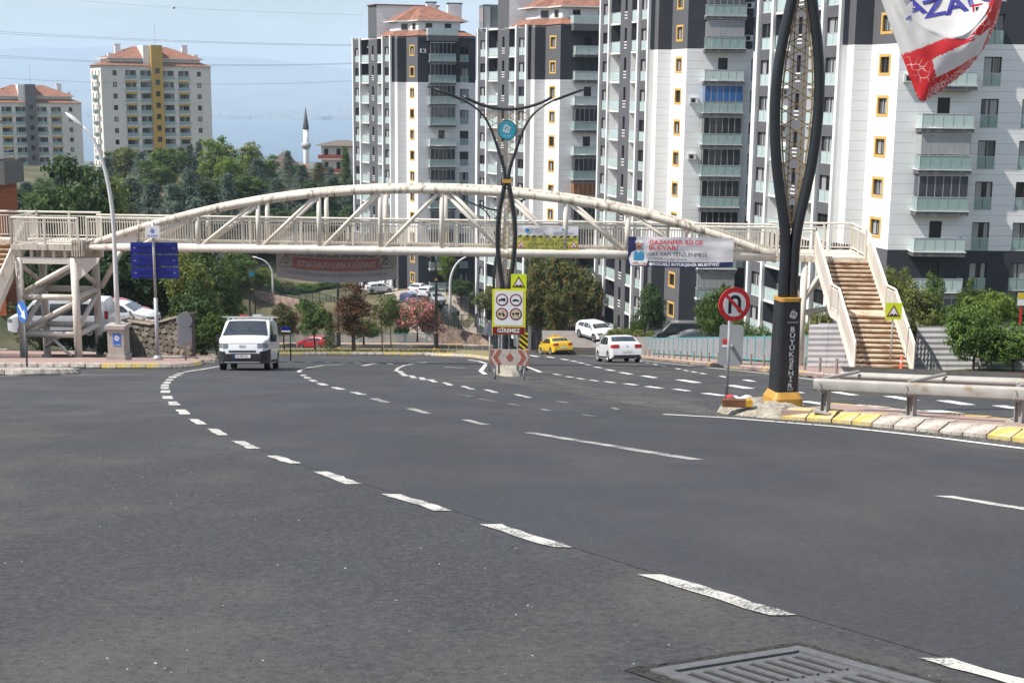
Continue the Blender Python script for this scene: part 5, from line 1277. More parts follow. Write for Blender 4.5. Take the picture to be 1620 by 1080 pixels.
# ------------------------------------------------------------------ guard rail on the near median
gpts = [gp(1305, 650, .16), gp(1441, 657, .16), gp(1612, 668, .16)]
dv = (gpts[2]-gpts[1]); gpts += [gpts[2]+dv*1.0, gpts[2]+dv*2.0, gpts[2]+dv*3]
for p in gpts: p.z = zroad(p.y)+.15
gr = thing('guard_rail', 'galvanised double steel crash barrier on the near median kerb', 'guard rail', gpts[0])
loc = [p-gpts[0] for p in gpts]; GH = .55
RAILM = mat('barrier_steel', (.36, .345, .315), .6, .15, 3, .05, .15, stain=(.25, .17, .10), stain_scale=(1.5, 1.5, 3), stain_pos=(.58, .72))
dirv = (loc[1]-loc[0]); dirv.z = 0; dirv.normalize(); side = Vector((-dirv.y, dirv.x, 0))
def wbeam(off, zc, name, hgt=.26):
    pr = [(.03, -.5), (-.01, -.46), (-.022, -.3), (-.022, .0), (-.022, .3), (-.01, .46), (.03, .5)] if off < 0 else [(0, -.5), (-.06, -.42), (-.06, -.2), (.03, -.1), (.03, .1), (-.06, .2), (-.06, .42), (0, .5)]; m = MB(); n = len(pr)
    pp = [loc[0]-dirv*.12]+loc[1:]
    for p in pp:
        for y, z in pr: q = p+side*(off+y*(1 if off < 0 else -1))+Vector((0, 0, zc+z*hgt)); m.v.append(tuple(q))
    for i in range(len(pp)-1):
        for k in range(n-1): m.f.append((i*n+k, i*n+k+1, (i+1)*n+k+1, (i+1)*n+k)); m.m.append(0)
    o = m.build(name, RAILM, gr, True); return o
wbeam(-.16, GH-.12, 'front_beam', .19); wbeam(.62, GH-.10, 'rear_beam', .30)
for i, p in enumerate(loc):
    M = Matrix(((dirv.x, side.x, 0, p.x), (dirv.y, side.y, 0, p.y), (0, 0, 1, p.z), (0, 0, 0, 1)))
    m = MB(); m.box(-.055, -.043, -.06, .06, 0, GH, 0, M); m.box(.043, .055, -.06, .06, 0, GH, 0, M); m.box(-.042, .042, -.006, .006, 0, GH, 0, M); m.box(-.15, .15, -.12, .12, -.01, .015, 0, M); po = m.build('post', RAILM, gr)
    s_ = MB(); s_.tube([M @ Vector((0, -.12, GH-.02)), M @ Vector((.22, .58, GH+.02))], .028, 8); s_.tube([M @ Vector((0, -.12, GH-.22)), M @ Vector((.16, .58, GH-.20))], .026, 8); s_.build('spacer', RAILM, po)
    b_ = MB()
    for zz in (GH-.07, GH-.17): b_.tube([M @ Vector((0, -.235, zz)), M @ Vector((0, -.20, zz))], .013, 6)
    b_.build('bolt', RAILM, po)

# ------------------------------------------------------------------ turquoise pavement fence, bollards, hoardings
TEAL = mat('turquoise_paint', (.07, .36, .38), .5, .1, 3); FENW = mat('fence_bars', (.52, .54, .56), .55, .08, 3)
def fence(label, pts, panel=2.0, h=1.05, gap=.12, bars=.11, group=None):
    P = [Vector((x, y, zroad(y)+.15)) for x, y in pts]; t = thing('pavement_fence', label, 'fence', P[0])
    cum = [0]
    for a, b in zip(P, P[1:]): cum.append(cum[-1]+(b-a).length)
    def at(s):
        for i in range(len(P)-1):
            if s <= cum[i+1]+1e-6: q = P[i].lerp(P[i+1], (s-cum[i])/(cum[i+1]-cum[i])); q.z = zroad(q.y)+.15; return q-P[0]
        return P[-1]-P[0]
    n = int(cum[-1]/panel); up = Vector((0, 0, 1))
    for i in range(n+1):
        q = at(min(i*panel, cum[-1])); MB().box(-.055, .055, -.055, .055, 0, h+.03).build('post', TEAL, t, loc=q)
        if i < n:
            r_ = at(i*panel+panel); fr = MB(); fr.bar(q+up*h, r_+up*h, .05, .05); fr.bar(q+up*(gap+.03), r_+up*(gap+.03), .04, .05); pn = fr.build('rail_frame', TEAL, t)
            k = int(panel/bars); bb = MB()
            for j in range(1, k): c = q.lerp(r_, j/k); bb.bar(c+up*(gap+.05), c+up*(h-.03), .062, .02, (0, 1, 0))
            tag(bb.build('bar_row', FENW, pn), kind='stuff')
    return t
fo = offset(rkp, -3.2)
i0 = 3
fence('turquoise fence with pale bars along the right hand pavement', [tuple((Vector(fo[3])+Vector(fo[4]))/2*.0+Vector(fo[3])*.75+Vector(fo[4])*.25)]+[fo[k] for k in range(4, len(fo))], 2.0, 1.3)
ffo = offset([(p.x, p.y) for p in FARK], -3.4)
fence('turquoise framed fence panels along the far pavement beyond the planted median', ffo[1:], 3.0, 1.25, .08, .11)
STUB = mat('stub_post', (.30, .26, .22), .7, .2, 6)
bol = MB().tube([(0, 0, -.1), (0, 0, .5)], .05, 8)
bme = bpy.data.meshes.new('bollard'); bme.from_pydata(bol.v, [], bol.f); bme.materials.append(STUB)
def ORDN(k):
    u = ['', 'first', 'second', 'third', 'fourth', 'fifth', 'sixth', 'seventh', 'eighth', 'ninth', 'tenth', 'eleventh', 'twelfth', 'thirteenth', 'fourteenth', 'fifteenth', 'sixteenth', 'seventeenth', 'eighteenth', 'nineteenth']
    t = ['', '', 'twent', 'thirt', 'fort', 'fift', 'sixt', 'sevent']
    return u[k] if k < 20 else (t[k//10]+'ieth' if k % 10 == 0 else t[k//10]+'y-'+u[k % 10])
def bollards(pts, sp, label, group):
    P = [Vector((x, y, 0)) for x, y in pts]; cum = [0]
    for a, b in zip(P, P[1:]): cum.append(cum[-1]+(b-a).length)
    s = .3; k_ = 0
    while s < cum[-1]:
        for i in range(len(P)-1):
            if s <= cum[i+1]: q = P[i].lerp(P[i+1], (s-cum[i])/(cum[i+1]-cum[i])); break
        o = link('bollard', bme, None, (q.x, q.y, zroad(q.y)+.15)); k_ += 1; tag(o, label % ORDN(k_), 'bollard', group); s += sp
bollards(offset(rkp, -.75)[2:], 2.3, '%s short brown kerb post along right pavement, counted from the near end', 'kerb posts along the right pavement')
bollards([(x, y) for x, y in mi_b[3:]], 3.2, '%s short post on the far edge of planted median, counted from the right', 'kerb posts behind the planted median')
CORR = mat('corrugated_sheet', (.40, .40, .41), .6, .12, 1.5, .0, .0, stain=(.22, .08, .04), stain_scale=(.8, .8, 2.2), stain_pos=(.60, .68))
def hoarding(label, px0, px1, py_top, py_bot, Z0, Z1):
    a, b = W(px0, py_bot, Z0), W(px1, py_bot+(px1-px0)*.006, Z1); t = thing('sheet_hoarding', label, 'hoarding', a); d = b-a; d.z = 0; L = d.length; d.normalize(); h = W(px0, py_top, Z0).z-a.z; nrm_ = Vector((-d.y, d.x, 0))
    n = 5
    for i in range(n):
        m = MB(); hh = h*(1+random.uniform(-.03, .03)); x0, x1 = L*i/n+.01, L*(i+1)/n+.03; off = .012*(i % 2)
        def fn(u, v): p = d*(x0+(x1-x0)*u)-nrm_*(off+.013*math.sin(v*hh/.23*2*math.pi)); return (p.x, p.y, hh*v-.1+(b.z-a.z)*(x0+(x1-x0)*u)/L)
        m.grid(fn, 2, 72); m.build('sheet', CORR, t, True)
    for i in range(n+1): p = d*(L*i/n)+nrm_*.08; MB().tube([(p.x, p.y, -.3), (p.x, p.y, h+.1)], .03, 6).build('post', STUB, t)
    return t
hoarding('rust stained corrugated sheet hoarding left of the right hand stairs', 1277, 1350, 506, 577, 54.5, 53.6)
hoarding('grey corrugated sheet hoarding behind the clipped bushes at right', 1447, 1680, 511, 583, 54.5, 52.0)
rbl = thing('safety_bollard', 'small red plastic traffic bollard at the foot of right hand stairs', 'bollard', gp(1425, 585, .15)); MB().tube([(0, 0, 0), (0, 0, .03), (0, 0, .04), (0, 0, .52)], [.12, .12, .055, .05], 10).build('tube', mat('bollard_red', (.62, .10, .05), .5), rbl, True); MB().tube([(0, 0, .3), (0, 0, .38)], .054, 10).build('reflective_band', SWHITE, rbl)
ys = thing('site_notice', 'yellow and white notice board on red posts at the right edge', 'notice board', W(1632, 515, 60)); kk = 60/FPX
plate(ys, rrect(0, 42*kk, 50*kk, 20*kk, .01), 0, .02, SWHITE, 'board'); plate(ys, rrect(0, 47.5*kk, 50*kk, 9*kk, .01), -.008, -.002, SYEL, 'yellow_band'); MB().box(-.55, -.47, .02, .08, -1.5, 42*kk).box(.47, .55, .02, .08, -1.5, 42*kk).build('post', SRED, ys)

# ------------------------------------------------------------------ rubble wall on the left, retaining walls far off
STONE = [mat('rubble_%d' % i, c, .9, .25, 5, .5) for i, c in enumerate(((.19, .165, .135), (.14, .12, .10), (.25, .215, .175), (.16, .125, .10)))]  # stone tones lowered to stand in for the shade of the trees
MORT = mat('mortar', (.15, .13, .11), .95, .2, 4)
wl0, wl1 = W(198, 566, 69.5), W(296, 566, 67); rw = thing('rubble_wall', 'low rubble stone wall behind the direction sign on the left', 'stone wall', (wl0.x, wl0.y, zroad(wl0.y)), math.atan2(wl1.y-wl0.y, wl1.x-wl0.x)); LW = math.hypot(wl1.x-wl0.x, wl1.y-wl0.y)
hl = lambda x: 1.95+.75*smoothstep(LW*.45, LW, x)
MB().xz([(0, -.5), (LW, -.5), (LW, hl(LW)), (LW*.7, hl(LW*.7)), (LW*.45, hl(0)), (0, hl(0))], .05, .6).build('core', MORT, rw)
sm = []
for k in range(7):
    m = MB(); n = 5+k % 2; rr2 = random.Random(k); pl = [(.5*math.cos(2*math.pi*i/n+rr2.uniform(-.3, .3))*rr2.uniform(.85, 1.1), .5*math.sin(2*math.pi*i/n+rr2.uniform(-.3, .3))*rr2.uniform(.85, 1.1)) for i in range(n)]
    v = [(x, .06, z) for x, z in pl]+[(x*.95, -.03, z*.95) for x, z in pl]+[(x*.8, -.055, z*.8) for x, z in pl]
    f = [tuple(n*2+i for i in range(n))]+[(i, (i+1) % n, n+(i+1) % n, n+i) for i in range(n)]+[(n+i, n+(i+1) % n, 2*n+(i+1) % n, 2*n+i) for i in range(n)]
    for mt in STONE:
        me = bpy.data.meshes.new('stone'); me.from_pydata(v, [], f); me.materials.append(mt); me.update(); sm.append(me)
z = .1; row = 0
while z < 2.8:
    x = .1+.15*(row % 2); hgt = random.uniform(.26, .36)
    while x < LW:
        w_ = random.uniform(.28, .52)
        if z+hgt*.3 < hl(x):
            o = link('stone', random.choice(sm), rw, (x+w_/2, .05, z+hgt/2+random.uniform(-.03, .03))); o.scale = (w_*1.25, random.uniform(.8, 1.3), hgt*1.38); o.rotation_euler = (0, random.uniform(-.25, .25), 0)
        x += w_
    z += hgt; row += 1
MB().xz([(-.05, hl(0)), (LW*.45, hl(0)), (LW*.7, hl(LW*.7)), (LW+.05, hl(LW)), (LW+.05, hl(LW)+.1), (LW*.7, hl(LW*.7)+.1), (LW*.45, hl(0)+.1), (-.05, hl(0)+.1)], -.1, .7).build('coping', mat('pale_coping', (.38, .33, .27), .9, .15, 4), rw)
PINKST = mat('pink_stone', (.40, .29, .235), .9, .25, 3.0, .5, stain=(.22, .16, .13), stain_scale=(2.2, 2.2, 2.2), stain_pos=(.45, .6))
def retaining(label, pts, th=.8):
    P = [(W(px, pt, Z), W(px, pb, Z)) for px, pt, pb, Z in pts]; o0 = P[0][1]; t = thing('retaining_wall', label, 'retaining wall', o0); m = MB()
    for (a, b), (c, e) in zip(P[:-1], P[1:]):
        m.quad(b-o0, e-o0, c-o0, a-o0); y = Vector((0, th, 0)); m.quad(a-o0, c-o0, c-o0+y, a-o0+y); m.quad(b-o0+y, a-o0+y, c-o0+y, e-o0+y)
    a, b = P[0]; y = Vector((0, th, 0)); m.quad(a-o0, b-o0, b-o0+y, a-o0+y); a, b = P[-1]; m.quad(b-o0, a-o0, a-o0+y, b-o0+y)
    m.build('stonework', PINKST, t); return t
retaining('pink stone retaining wall with green fence on top, behind the median trees', [(388, 458, 520, 188), (430, 466, 525, 187), (470, 474, 540, 186), (520, 486, 545, 185), (600, 512, 548, 184)])
retaining('low pink stone wall below the parked cars, right of the oleander', [(690, 512, 546, 178), (722, 520, 546, 178), (760, 532, 547, 178), (792, 530, 549, 176)])
GREENF = mat('dark_green_fence', (.02, .06, .045), .6)
def mesh_fence(label, pts, n, hpx):
    P = [W(px, py, Z) for px, py, Z in pts]; t = thing('railing_fence', label, 'fence', P[0]); up = Vector((0, 0, 1)); hgt = hpx*pts[0][2]/FPX
    k = len(P)-1; at = lambda u: P[min(int(u*k), k-1)].lerp(P[min(int(u*k), k-1)+1], u*k-min(int(u*k), k-1))-P[0]
    for i in range(n+1): q = at(i/n); MB().bar(q-up*.3, q+up*hgt, .09, .09, (0, 1, 0)).build('post', GREENF, t)
    m = MB()
    for i in range(n):
        for f in (.15, .55, .95): m.bar(at(i/n)+up*hgt*f, at((i+1)/n)+up*hgt*f, .05, .05)
        for j in range(1, 6): q = at((i+j/6)/n); m.bar(q, q+up*hgt*.95, .025, .025, (0, 1, 0))
    tag(m.build('wire_mesh', GREENF, t), kind='stuff'); return t
mesh_fence('dark green mesh fence on top of the pink retaining wall', [(424, 466, 187.5), (470, 474, 186.5), (520, 486, 185.5), (545, 494, 185)], 14, 20)
mesh_fence('dark mesh fence beside the side street, left of entry ban board', [(700, 514, 178), (722, 519, 178), (734, 518, 178), (780, 524, 176)], 7, 22)
# ================================================================== vehicles
def car_paint(name, col, rough=.28): return mat(name, col, rough, .02, 1, 0, 0, .5, .6)
CW = car_paint('car_white', (.74, .75, .77)); CY = car_paint('car_yellow', (.78, .50, .01)); CR = car_paint('car_red', (.45, .02, .025)); CK = car_paint('car_black', (.015, .016, .019)); CG = car_paint('car_silver', (.36, .38, .40)); CDG = car_paint('car_dark_grey', (.05, .055, .06)); CBL = car_paint('car_blue', (.03, .06, .16))
CGLASS = mat('car_glass', (.022, .028, .034), .04, .1, 1, 0, 0, .8, .8); TYRE = mat('tyre', (.018, .018, .019), .85, .1, 8); RIM = mat('wheel_rim', (.33, .33, .34), .4, .1, 5, 0, .5); TRIM = mat('black_trim', (.022, .022, .024), .6, .1, 6)
LAMPC = mat('headlamp', (.24, .25, .27), .1, .4, 9, 0, .2, .7); LAMPR = mat('tail_lamp', (.42, .015, .02), .15, .15, 9, 0, 0, .7); PLATEM = mat('number_plate', (.70, .70, .68), .5)
class Car:
    """body from a side profile; every panel is cut from the same surface, so windows and lamps follow the body"""
    def __init__(s, W_, top, bot, belt, roof, tumble=.22, wheels=(-1.3, 1.3), wr=.31, end=.10):
        s.hw = W_/2; s.top = top; s.bot = bot; s.belt = belt; s.roof = roof; s.tumble = tumble; s.wheels = wheels; s.wr = wr
        s.x0, s.x1 = top[0][0], top[-1][0]; s.end = end
    def zt(s, x): return interp(x, [p[0] for p in s.top], [p[1] for p in s.top])
    def zb(s, x):
        z = s.bot
        for w in s.wheels:
            r = s.wr+.055; d = abs(x-w)
            if d < r: z = max(z, s.wr+math.sqrt(max(r*r-d*d, 0)))
        e = min(x-s.x0, s.x1-x); z += .10*max(0, 1-e/.35)
        return min(z, s.zt(x)-.08)
    def y(s, x, z):
        e = min(x-s.x0, s.x1-x); k = 1-s.end*max(0, 1-max(e, 0)/.55)**2.2
        if z > s.belt: v = 1-s.tumble*((z-s.belt)/(s.roof-s.belt))**1.1
        else: v = 1-.05*((s.belt-z)/s.belt)**2
        return s.hw*k*v
    def body(s):
        xs = set(np.linspace(s.x0, s.x1, 44)); [xs.add(p[0]) for p in s.top]
        for w in s.wheels:
            for a in np.linspace(0, math.pi, 13): xs.add(w+(s.wr+.055)*math.cos(a))
        xs = sorted(x for x in xs if s.x0 <= x <= s.x1); m = MB(); nl = 9; rings = []
        for x in xs:
            zb, zt = s.zb(x), s.zt(x); half = []
            half.append((s.y(x, zb)*.9, zb))
            for k in range(nl): z = zb+(zt-.05-zb)*k/(nl-1); half.append((s.y(x, z), z))
            yt = s.y(x, zt); half += [(yt-.035, zt-.012), (yt*.72, zt+.010), (yt*.35, zt+.02)]
            ring_ = [(x, 0, zb)]+[(x, a, b) for a, b in half]+[(x, 0, zt+.022)]+[(x, -a, b) for a, b in half[::-1]]
            rings.append(len(m.v)); m.v += ring_; n = len(ring_)
        for i in range(len(xs)-1):
            a, b = rings[i], rings[i+1]
            for k in range(n): m.f.append((a+k, a+(k+1) % n, b+(k+1) % n, b+k)); m.m.append(0)
        m.f.append(tuple(rings[0]+k for k in range(n))[::-1]); m.f.append(tuple(rings[-1]+k for k in range(n))); m.m += [0, 0]
        m.f = [q[::-1] for q in m.f]
        return m
    def side(s, quad_, sg, off=.006, nu=8, nv=4):
        (a, b, c, d) = quad_; m = MB()
        def fn(u, v):
            x = (a[0]*(1-u)+b[0]*u)*(1-v)+(d[0]*(1-u)+c[0]*u)*v; z = (a[1]*(1-u)+b[1]*u)*(1-v)+(d[1]*(1-u)+c[1]*u)*v
            return (x, sg*(s.y(x, z)+off), z)
        m.grid(fn, nu, nv)
        if sg > 0: m.f = [q[::-1] for q in m.f]
        return m
    def deck(s, xa, xb, k0, k1, off=.012, nu=10, nv=8):
        m = MB()
        def fn(u, v):
            x = xa+(xb-xa)*v; yt = s.y(x, s.zt(x))*(k0+(k1-k0)*v); y = -yt+2*yt*u
            return (x, y, s.zt(x)+.020*(1-(y/max(s.y(x, s.zt(x)), .1))**2)+off)
        m.grid(fn, nu, nv); m.f = [q if xb < xa else q[::-1] for q in m.f]; return m
    def wrap(s, end, s0, s1, z0, z1, off=.008, n=14, nv=3, zfn=None):
        """patch round the nose (+1) or tail (-1): s is the distance along the bumper from the middle, signed to the left"""
        xe = s.x1 if end > 0 else s.x0; m = MB()
        def fn(u, v):
            q = s0+(s1-s0)*u; z = z0+(z1-z0)*v
            if zfn: z += zfn(u, v)
            yend = s.y(xe, z); sg = 1 if q >= 0 else -1; a = abs(q)
            if a <= yend: return (xe+end*off, q, z)
            t = a-yend; x = xe-end*t
            return (x, sg*(s.y(x, z)+off), z)
        m.grid(fn, n, nv)
        if end < 0: m.f = [q[::-1] for q in m.f]
        m.f = [q for q in m.f]; return m
def wheel(t, c, x, sg):
    y = sg*(c.hw-.11); m = MB(); n = 20; prof = [(-.10, c.wr*.62), (-.10, c.wr*.95), (-.06, c.wr), (.06, c.wr), (.10, c.wr*.95), (.10, c.wr*.62)]
    for (dy, r) in prof:
        for k in range(n): a = 2*math.pi*k/n; m.v.append((x+r*math.cos(a), y+dy, c.wr+r*math.sin(a)))
    for i in range(len(prof)-1):
        for k in range(n): m.f.append((i*n+k, i*n+(k+1) % n, (i+1)*n+(k+1) % n, (i+1)*n+k)); m.m.append(0)
    w = m.build('wheel', TYRE, t, True); r = MB(); yo = y+sg*.085
    for k in range(5):
        a = 2*math.pi*k/5; r.bar((x, yo, c.wr), (x+c.wr*.6*math.cos(a), yo, c.wr+c.wr*.6*math.sin(a)), .06, .03, (0, 1, 0))
    r.tube([(x+c.wr*.6*math.cos(a), yo, c.wr+c.wr*.6*math.sin(a)) for a in np.linspace(0, 2*math.pi, 17)], .022, 6); r.xz([(x+c.wr*.58*math.cos(a), c.wr+c.wr*.58*math.sin(a)) for a in np.linspace(0, 2*math.pi, 17)[:-1]], yo-sg*.05, yo-sg*.04, 1)
    r.build('rim', [RIM, TRIM], w)
def mirror_pair(t, c, x, z, m, size=(.10, .20, .16)):
    for sg in (-1, 1):
        y = c.y(x, z); MB().box(x-size[0]/2, x+size[0]/2, sg*y if sg > 0 else sg*y-size[1], sg*y+size[1] if sg > 0 else sg*y, z-size[2]/2, z+size[2]/2).build('wing_mirror', m, t)
def seat_car(t, pos, heading):
    """put the vehicle on the road, pitched with the slope"""
    h = Vector((math.cos(heading), math.sin(heading), 0))
    a, b = pos+h, pos-h; h.z = (SURF(a.x, a.y)-SURF(b.x, b.y))/2; h.normalize(); y = Vector((0, 0, 1)).cross(h).normalized(); z = h.cross(y)
    t.matrix_basis = Matrix(((h.x, y.x, z.x, pos.x), (h.y, y.y, z.y, pos.y), (h.z, y.z, z.z, pos.z), (0, 0, 0, 1)))
SURF = lambda x, y: zroad(y)
def build_car(kind, label, paint, pos, heading, group=None, plate_txt=None, cat='car', roofsign=None):
    t = thing({'van': 'panel_van', 'minivan': 'black_van', 'suv': 'parked_suv'}.get(kind, 'sedan_car' if kind == 'sedan' else 'hatchback_car'), label, cat, pos, 0, group)
    if kind == 'sedan':
        c = Car(1.74, [(-2.22, .78), (-2.16, 1.0), (-1.62, 1.06), (-.98, 1.38), (-.45, 1.46), (.25, 1.45), (.62, 1.36), (1.28, .98), (1.95, .84), (2.18, .68)], .22, .92, 1.47, .24, (-1.30, 1.32), .31)
        sw = [[(-1.28, .98), (-.48, .98), (-.52, 1.36), (-.90, 1.32)], [(-.42, .98), (.30, .98), (.28, 1.38), (-.46, 1.38)], [(.36, .98), (.98, .98), (.60, 1.28), (.34, 1.38)]]; ws = (1.20, .66); rw_ = (-1.52, -1.02); hl_ = (.55, 1.05, .62, .76); tl = (.42, .98, .78, .97)
    elif kind == 'hatch' or kind == 'suv':
        g = .08 if kind == 'suv' else 0
        c = Car(1.74+g, [(-1.95, .80+g), (-1.90, 1.05+g), (-1.50, 1.38+g), (-1.1, 1.46+g), (.15, 1.47+g), (.55, 1.37+g), (1.2, 1.0+g), (1.82, .86+g), (2.02, .70+g)], .22+g, .94+g, 1.48+g, .22, (-1.22, 1.25), .31+g/2)
        sw = [[(-1.42, 1.0+g), (-.48, 1.0+g), (-.52, 1.36+g), (-1.30, 1.30+g)], [(-.42, 1.0+g), (.25, 1.0+g), (.22, 1.38+g), (-.46, 1.38+g)], [(.31, 1.0+g), (.92, 1.0+g), (.52, 1.28+g), (.28, 1.38+g)]]; ws = (1.12, .60); rw_ = (-1.86, -1.56); hl_ = (.5, 1.05, .62+g, .80+g); tl = (.58, .95, .80+g, 1.02+g)
    elif kind == 'van':
        c = Car(1.86, [(-2.20, .95), (-2.17, 1.55), (-2.08, 1.76), (-1.2, 1.84), (.45, 1.84), (.72, 1.79), (1.36, 1.30), (1.52, 1.23), (1.98, 1.13), (2.13, 1.06), (2.20, .97)], .24, 1.02, 1.84, .13, (-1.40, 1.38), .325, .22)
        sw = [[(.02, 1.16), (1.22, 1.16), (.80, 1.62), (.05, 1.68)]]; ws = (1.40, .76); rw_ = None; hl_ = (.54, 1.10, .80, .955); tl = (.72, .98, .85, 1.25)
    else:
        c = Car(1.95, [(-2.5, 1.0), (-2.46, 1.6), (-2.35, 1.88), (-1.2, 1.95), (.9, 1.93), (1.2, 1.84), (1.75, 1.22), (2.35, 1.04), (2.5, .85)], .26, 1.08, 1.95, .14, (-1.55, 1.6), .34, .14)
        sw = [[(-2.25, 1.15), (-1.0, 1.15), (-1.0, 1.72), (-2.15, 1.72)], [(-.92, 1.15), (.35, 1.15), (.35, 1.73), (-.92, 1.73)], [(.43, 1.15), (1.62, 1.15), (1.20, 1.66), (.43, 1.73)]]; ws = (1.76, 1.22); rw_ = None; hl_ = (.55, 1.1, .78, .95); tl = (.75, .98, .95, 1.35)
    smooth_by_angle(c.body().build('body', paint, t), 38)
    for q in sw:
        for sg in (-1, 1): c.side(q, sg).build('side_window', CGLASS, t, True)
    c.deck(ws[0], ws[1], .93 if kind == 'van' else .90, .84 if kind == 'van' else .86).build('windscreen', CGLASS, t, True)
    if rw_: c.deck(rw_[0], rw_[1], .84, .86).build('rear_window', CGLASS, t, True)
    for sg in (-1, 1):
        a, b_ = (hl_[0]*sg, hl_[1]*sg) if sg > 0 else (hl_[1]*sg, hl_[0]*sg); c.wrap(1, a, b_, hl_[2], hl_[3]).build('headlight', LAMPC, t, True)
        a, b_ = (tl[0]*sg, tl[1]*sg) if sg > 0 else (tl[1]*sg, tl[0]*sg); c.wrap(-1, a, b_, tl[2], tl[3]).build('tail_light', LAMPR, t, True)
    for x in c.wheels:
        for sg in (-1, 1): wheel(t, c, x, sg)
    mirror_pair(t, c, ws[0]-.25, c.belt+.13, TRIM if kind in ('van', 'minivan') else paint, (.11, .22, .26) if kind == 'van' else (.10, .18, .13))
    for sg in (-1, 1):
        c.side([(c.wheels[0]+.42, c.bot+.03), (c.wheels[1]-.42, c.bot+.03), (c.wheels[1]-.42, c.bot+.12), (c.wheels[0]+.42, c.bot+.12)], sg).build('sill_trim', TRIM, t, True)
        for q in sw: 
            xh = (q[0][0]+.12); c.side([(xh, c.belt-.10), (xh+.18, c.belt-.10), (xh+.18, c.belt-.06), (xh, c.belt-.06)], sg, .02, 2, 1).build('door_handle', paint if kind != 'van' else TRIM, t)
    if kind == 'van':
        hw = 1.30
        c.wrap(1, -hw, hw, .25, .60, .035, 60, 4).build('bumper', TRIM, t, True)
        for sg in (-1, 1):
            a, b_ = (.62, 1.42) if sg > 0 else (-1.42, -.62); c.wrap(1, a, b_, .59, .79, .035, 30, 2, zfn=lambda u, v, s_=sg: -.12*v*((1-u) if s_ > 0 else u)).build('bumper_corner', TRIM, t, True)
        c.wrap(1, -.50, .50, .64, .715, .037, 10, 1).build('grille', TRIM, t, True); c.wrap(1, -.62, .62, .345, .45, .042, 12, 2).build('lower_grille', SBLACK, t, True); c.wrap(1, -.75, .75, .285, .315, .045, 12, 1).build('skid_strip', CG, t, True)
        xe = c.x1+.05
        b2 = MB().quad((xe, .30, .45), (xe, -.30, .45), (xe, -.30, .57), (xe, .30, .57)); b2.f = [q[::-1] for q in b2.f]; npl = b2.build('number_plate', PLATEM, t)
        e = MB().quad((xe+.003, -.25, .45), (xe+.003, -.30, .45), (xe+.003, -.30, .57), (xe+.003, -.25, .57)); e.build('plate_band', SBLUE2, npl)
        vs, fs = text_mesh('06 FBG 433', .10); MB().add([(xe+.004, v[0]*.8+.0, .51+v[2]) for v in vs], fs).build('lettering', SBLACK, npl)
        vs, fs = text_mesh('FIAT', .12, bold=.004); MB().add([(c.x1+.014, v[0], .86+v[2]) for v in vs], fs).build('lettering', LAMPC, t)
        c.wrap(1, -1.0, 1.0, .962, .972, .006, 40, 1).build('bonnet_seam', TRIM, t, True); c.deck(1.50, 1.40, .92, .93, .010).build('cowl', TRIM, t, True)
        rk = MB()
        for x in (.55, -.75): rk.bar((x, -.98, 1.93), (x, .98, 1.93), .07, .04); rk.box(x-.03, x+.03, -.78, -.72, 1.80, 1.92); rk.box(x-.03, x+.03, .72, .78, 1.80, 1.92)
        rk.build('roof_bar', ALU, t); MB().tube([(.1, 0, 1.84), (.0, 0, 2.0)], .012, 6).build('aerial', TRIM, t)
        MB().box(-.5, .2, .12, .46, 1.955, 2.03).build('roof_load', ALU, t); MB().bar((.55, -.3, 1.99), (-.7, -.2, 1.99), .06, .06).build('roof_load', SRED, t)
        for y in (-.32, .35): MB().bar((1.40, y, 1.30), (1.12, y-.28, 1.52), .025, .012).build('wiper', TRIM, t)
    else:
        c.wrap(-1, -.80, .80, c.bot+.06, c.bot+.20, .01, 16, 2).build('lower_bumper', TRIM, t, True); c.wrap(1, -.6, .6, c.bot+.10, c.bot+.26, .01, 16, 2).build('grille', TRIM, t, True)
        xe = c.x0-.016; zz = .62 if kind == 'sedan' else .55
        MB().quad((xe, -.26, zz-.06), (xe, .26, zz-.06), (xe, .26, zz+.05), (xe, -.26, zz+.05)).build('number_plate', PLATEM, t).data.flip_normals()
        MB().box(c.x1+.005, c.x1+.015, -.26, .26, .42, .53).build('number_plate', PLATEM, t)
        MB().xz(disc(0, 0, .05, 14), -.004, .004).build('badge', ALU, t).matrix_local = Matrix.Translation((c.x0-.01, 0, .90)) @ Matrix.Rotation(math.pi/2, 4, 'Z')
        for x in (c.x0+.25,): MB().tube([(x, -.45, c.bot+.02), (x-.3, -.45, c.bot+.01)], .035, 8).build('exhaust_pipe', GALV, t)
    if roofsign:
        MB().box(-.1, .12, -.32, .32, c.roof+.02, c.roof+.16).build('taxi_sign', CY, t); vs, fs = text_mesh('TAKSİ', .13)
        MB().add([(-.104, -v[0], c.roof+.085+v[2]) for v in vs], [f[::-1] for f in fs]).build('lettering', SBLACK, t)
    seat_car(t, pos, heading); return t
def road_pt(px, py): p = gp(px, py); return p
vn_ = build_car('van', 'white panel van with roof bars driving towards the viewer, left', CW, gp(396, 584.0), R_(-90+4), None, None, 'van'); vn_.matrix_basis = vn_.matrix_basis @ Matrix.Diagonal((.94, .91, .95, 1))
ta = W(879, 562, 112); ta.z = zroad(ta.y); build_car('sedan', 'yellow taxi driving away under the footbridge', CY, ta, R_(106), None, None, 'taxi', True)
ca = W(978, 573.6, 73); ca.z = zroad(ca.y); build_car('sedan', 'white saloon car driving away on the right carriageway', CW, ca, R_(98))
rc_ = W(497, 549, 163); rc_.z = zroad(rc_.y); build_car('hatch', 'red hatchback on the far road behind the median trees', CR, rc_, R_(158))
def ground_at(p): return land(p.x, p.y)
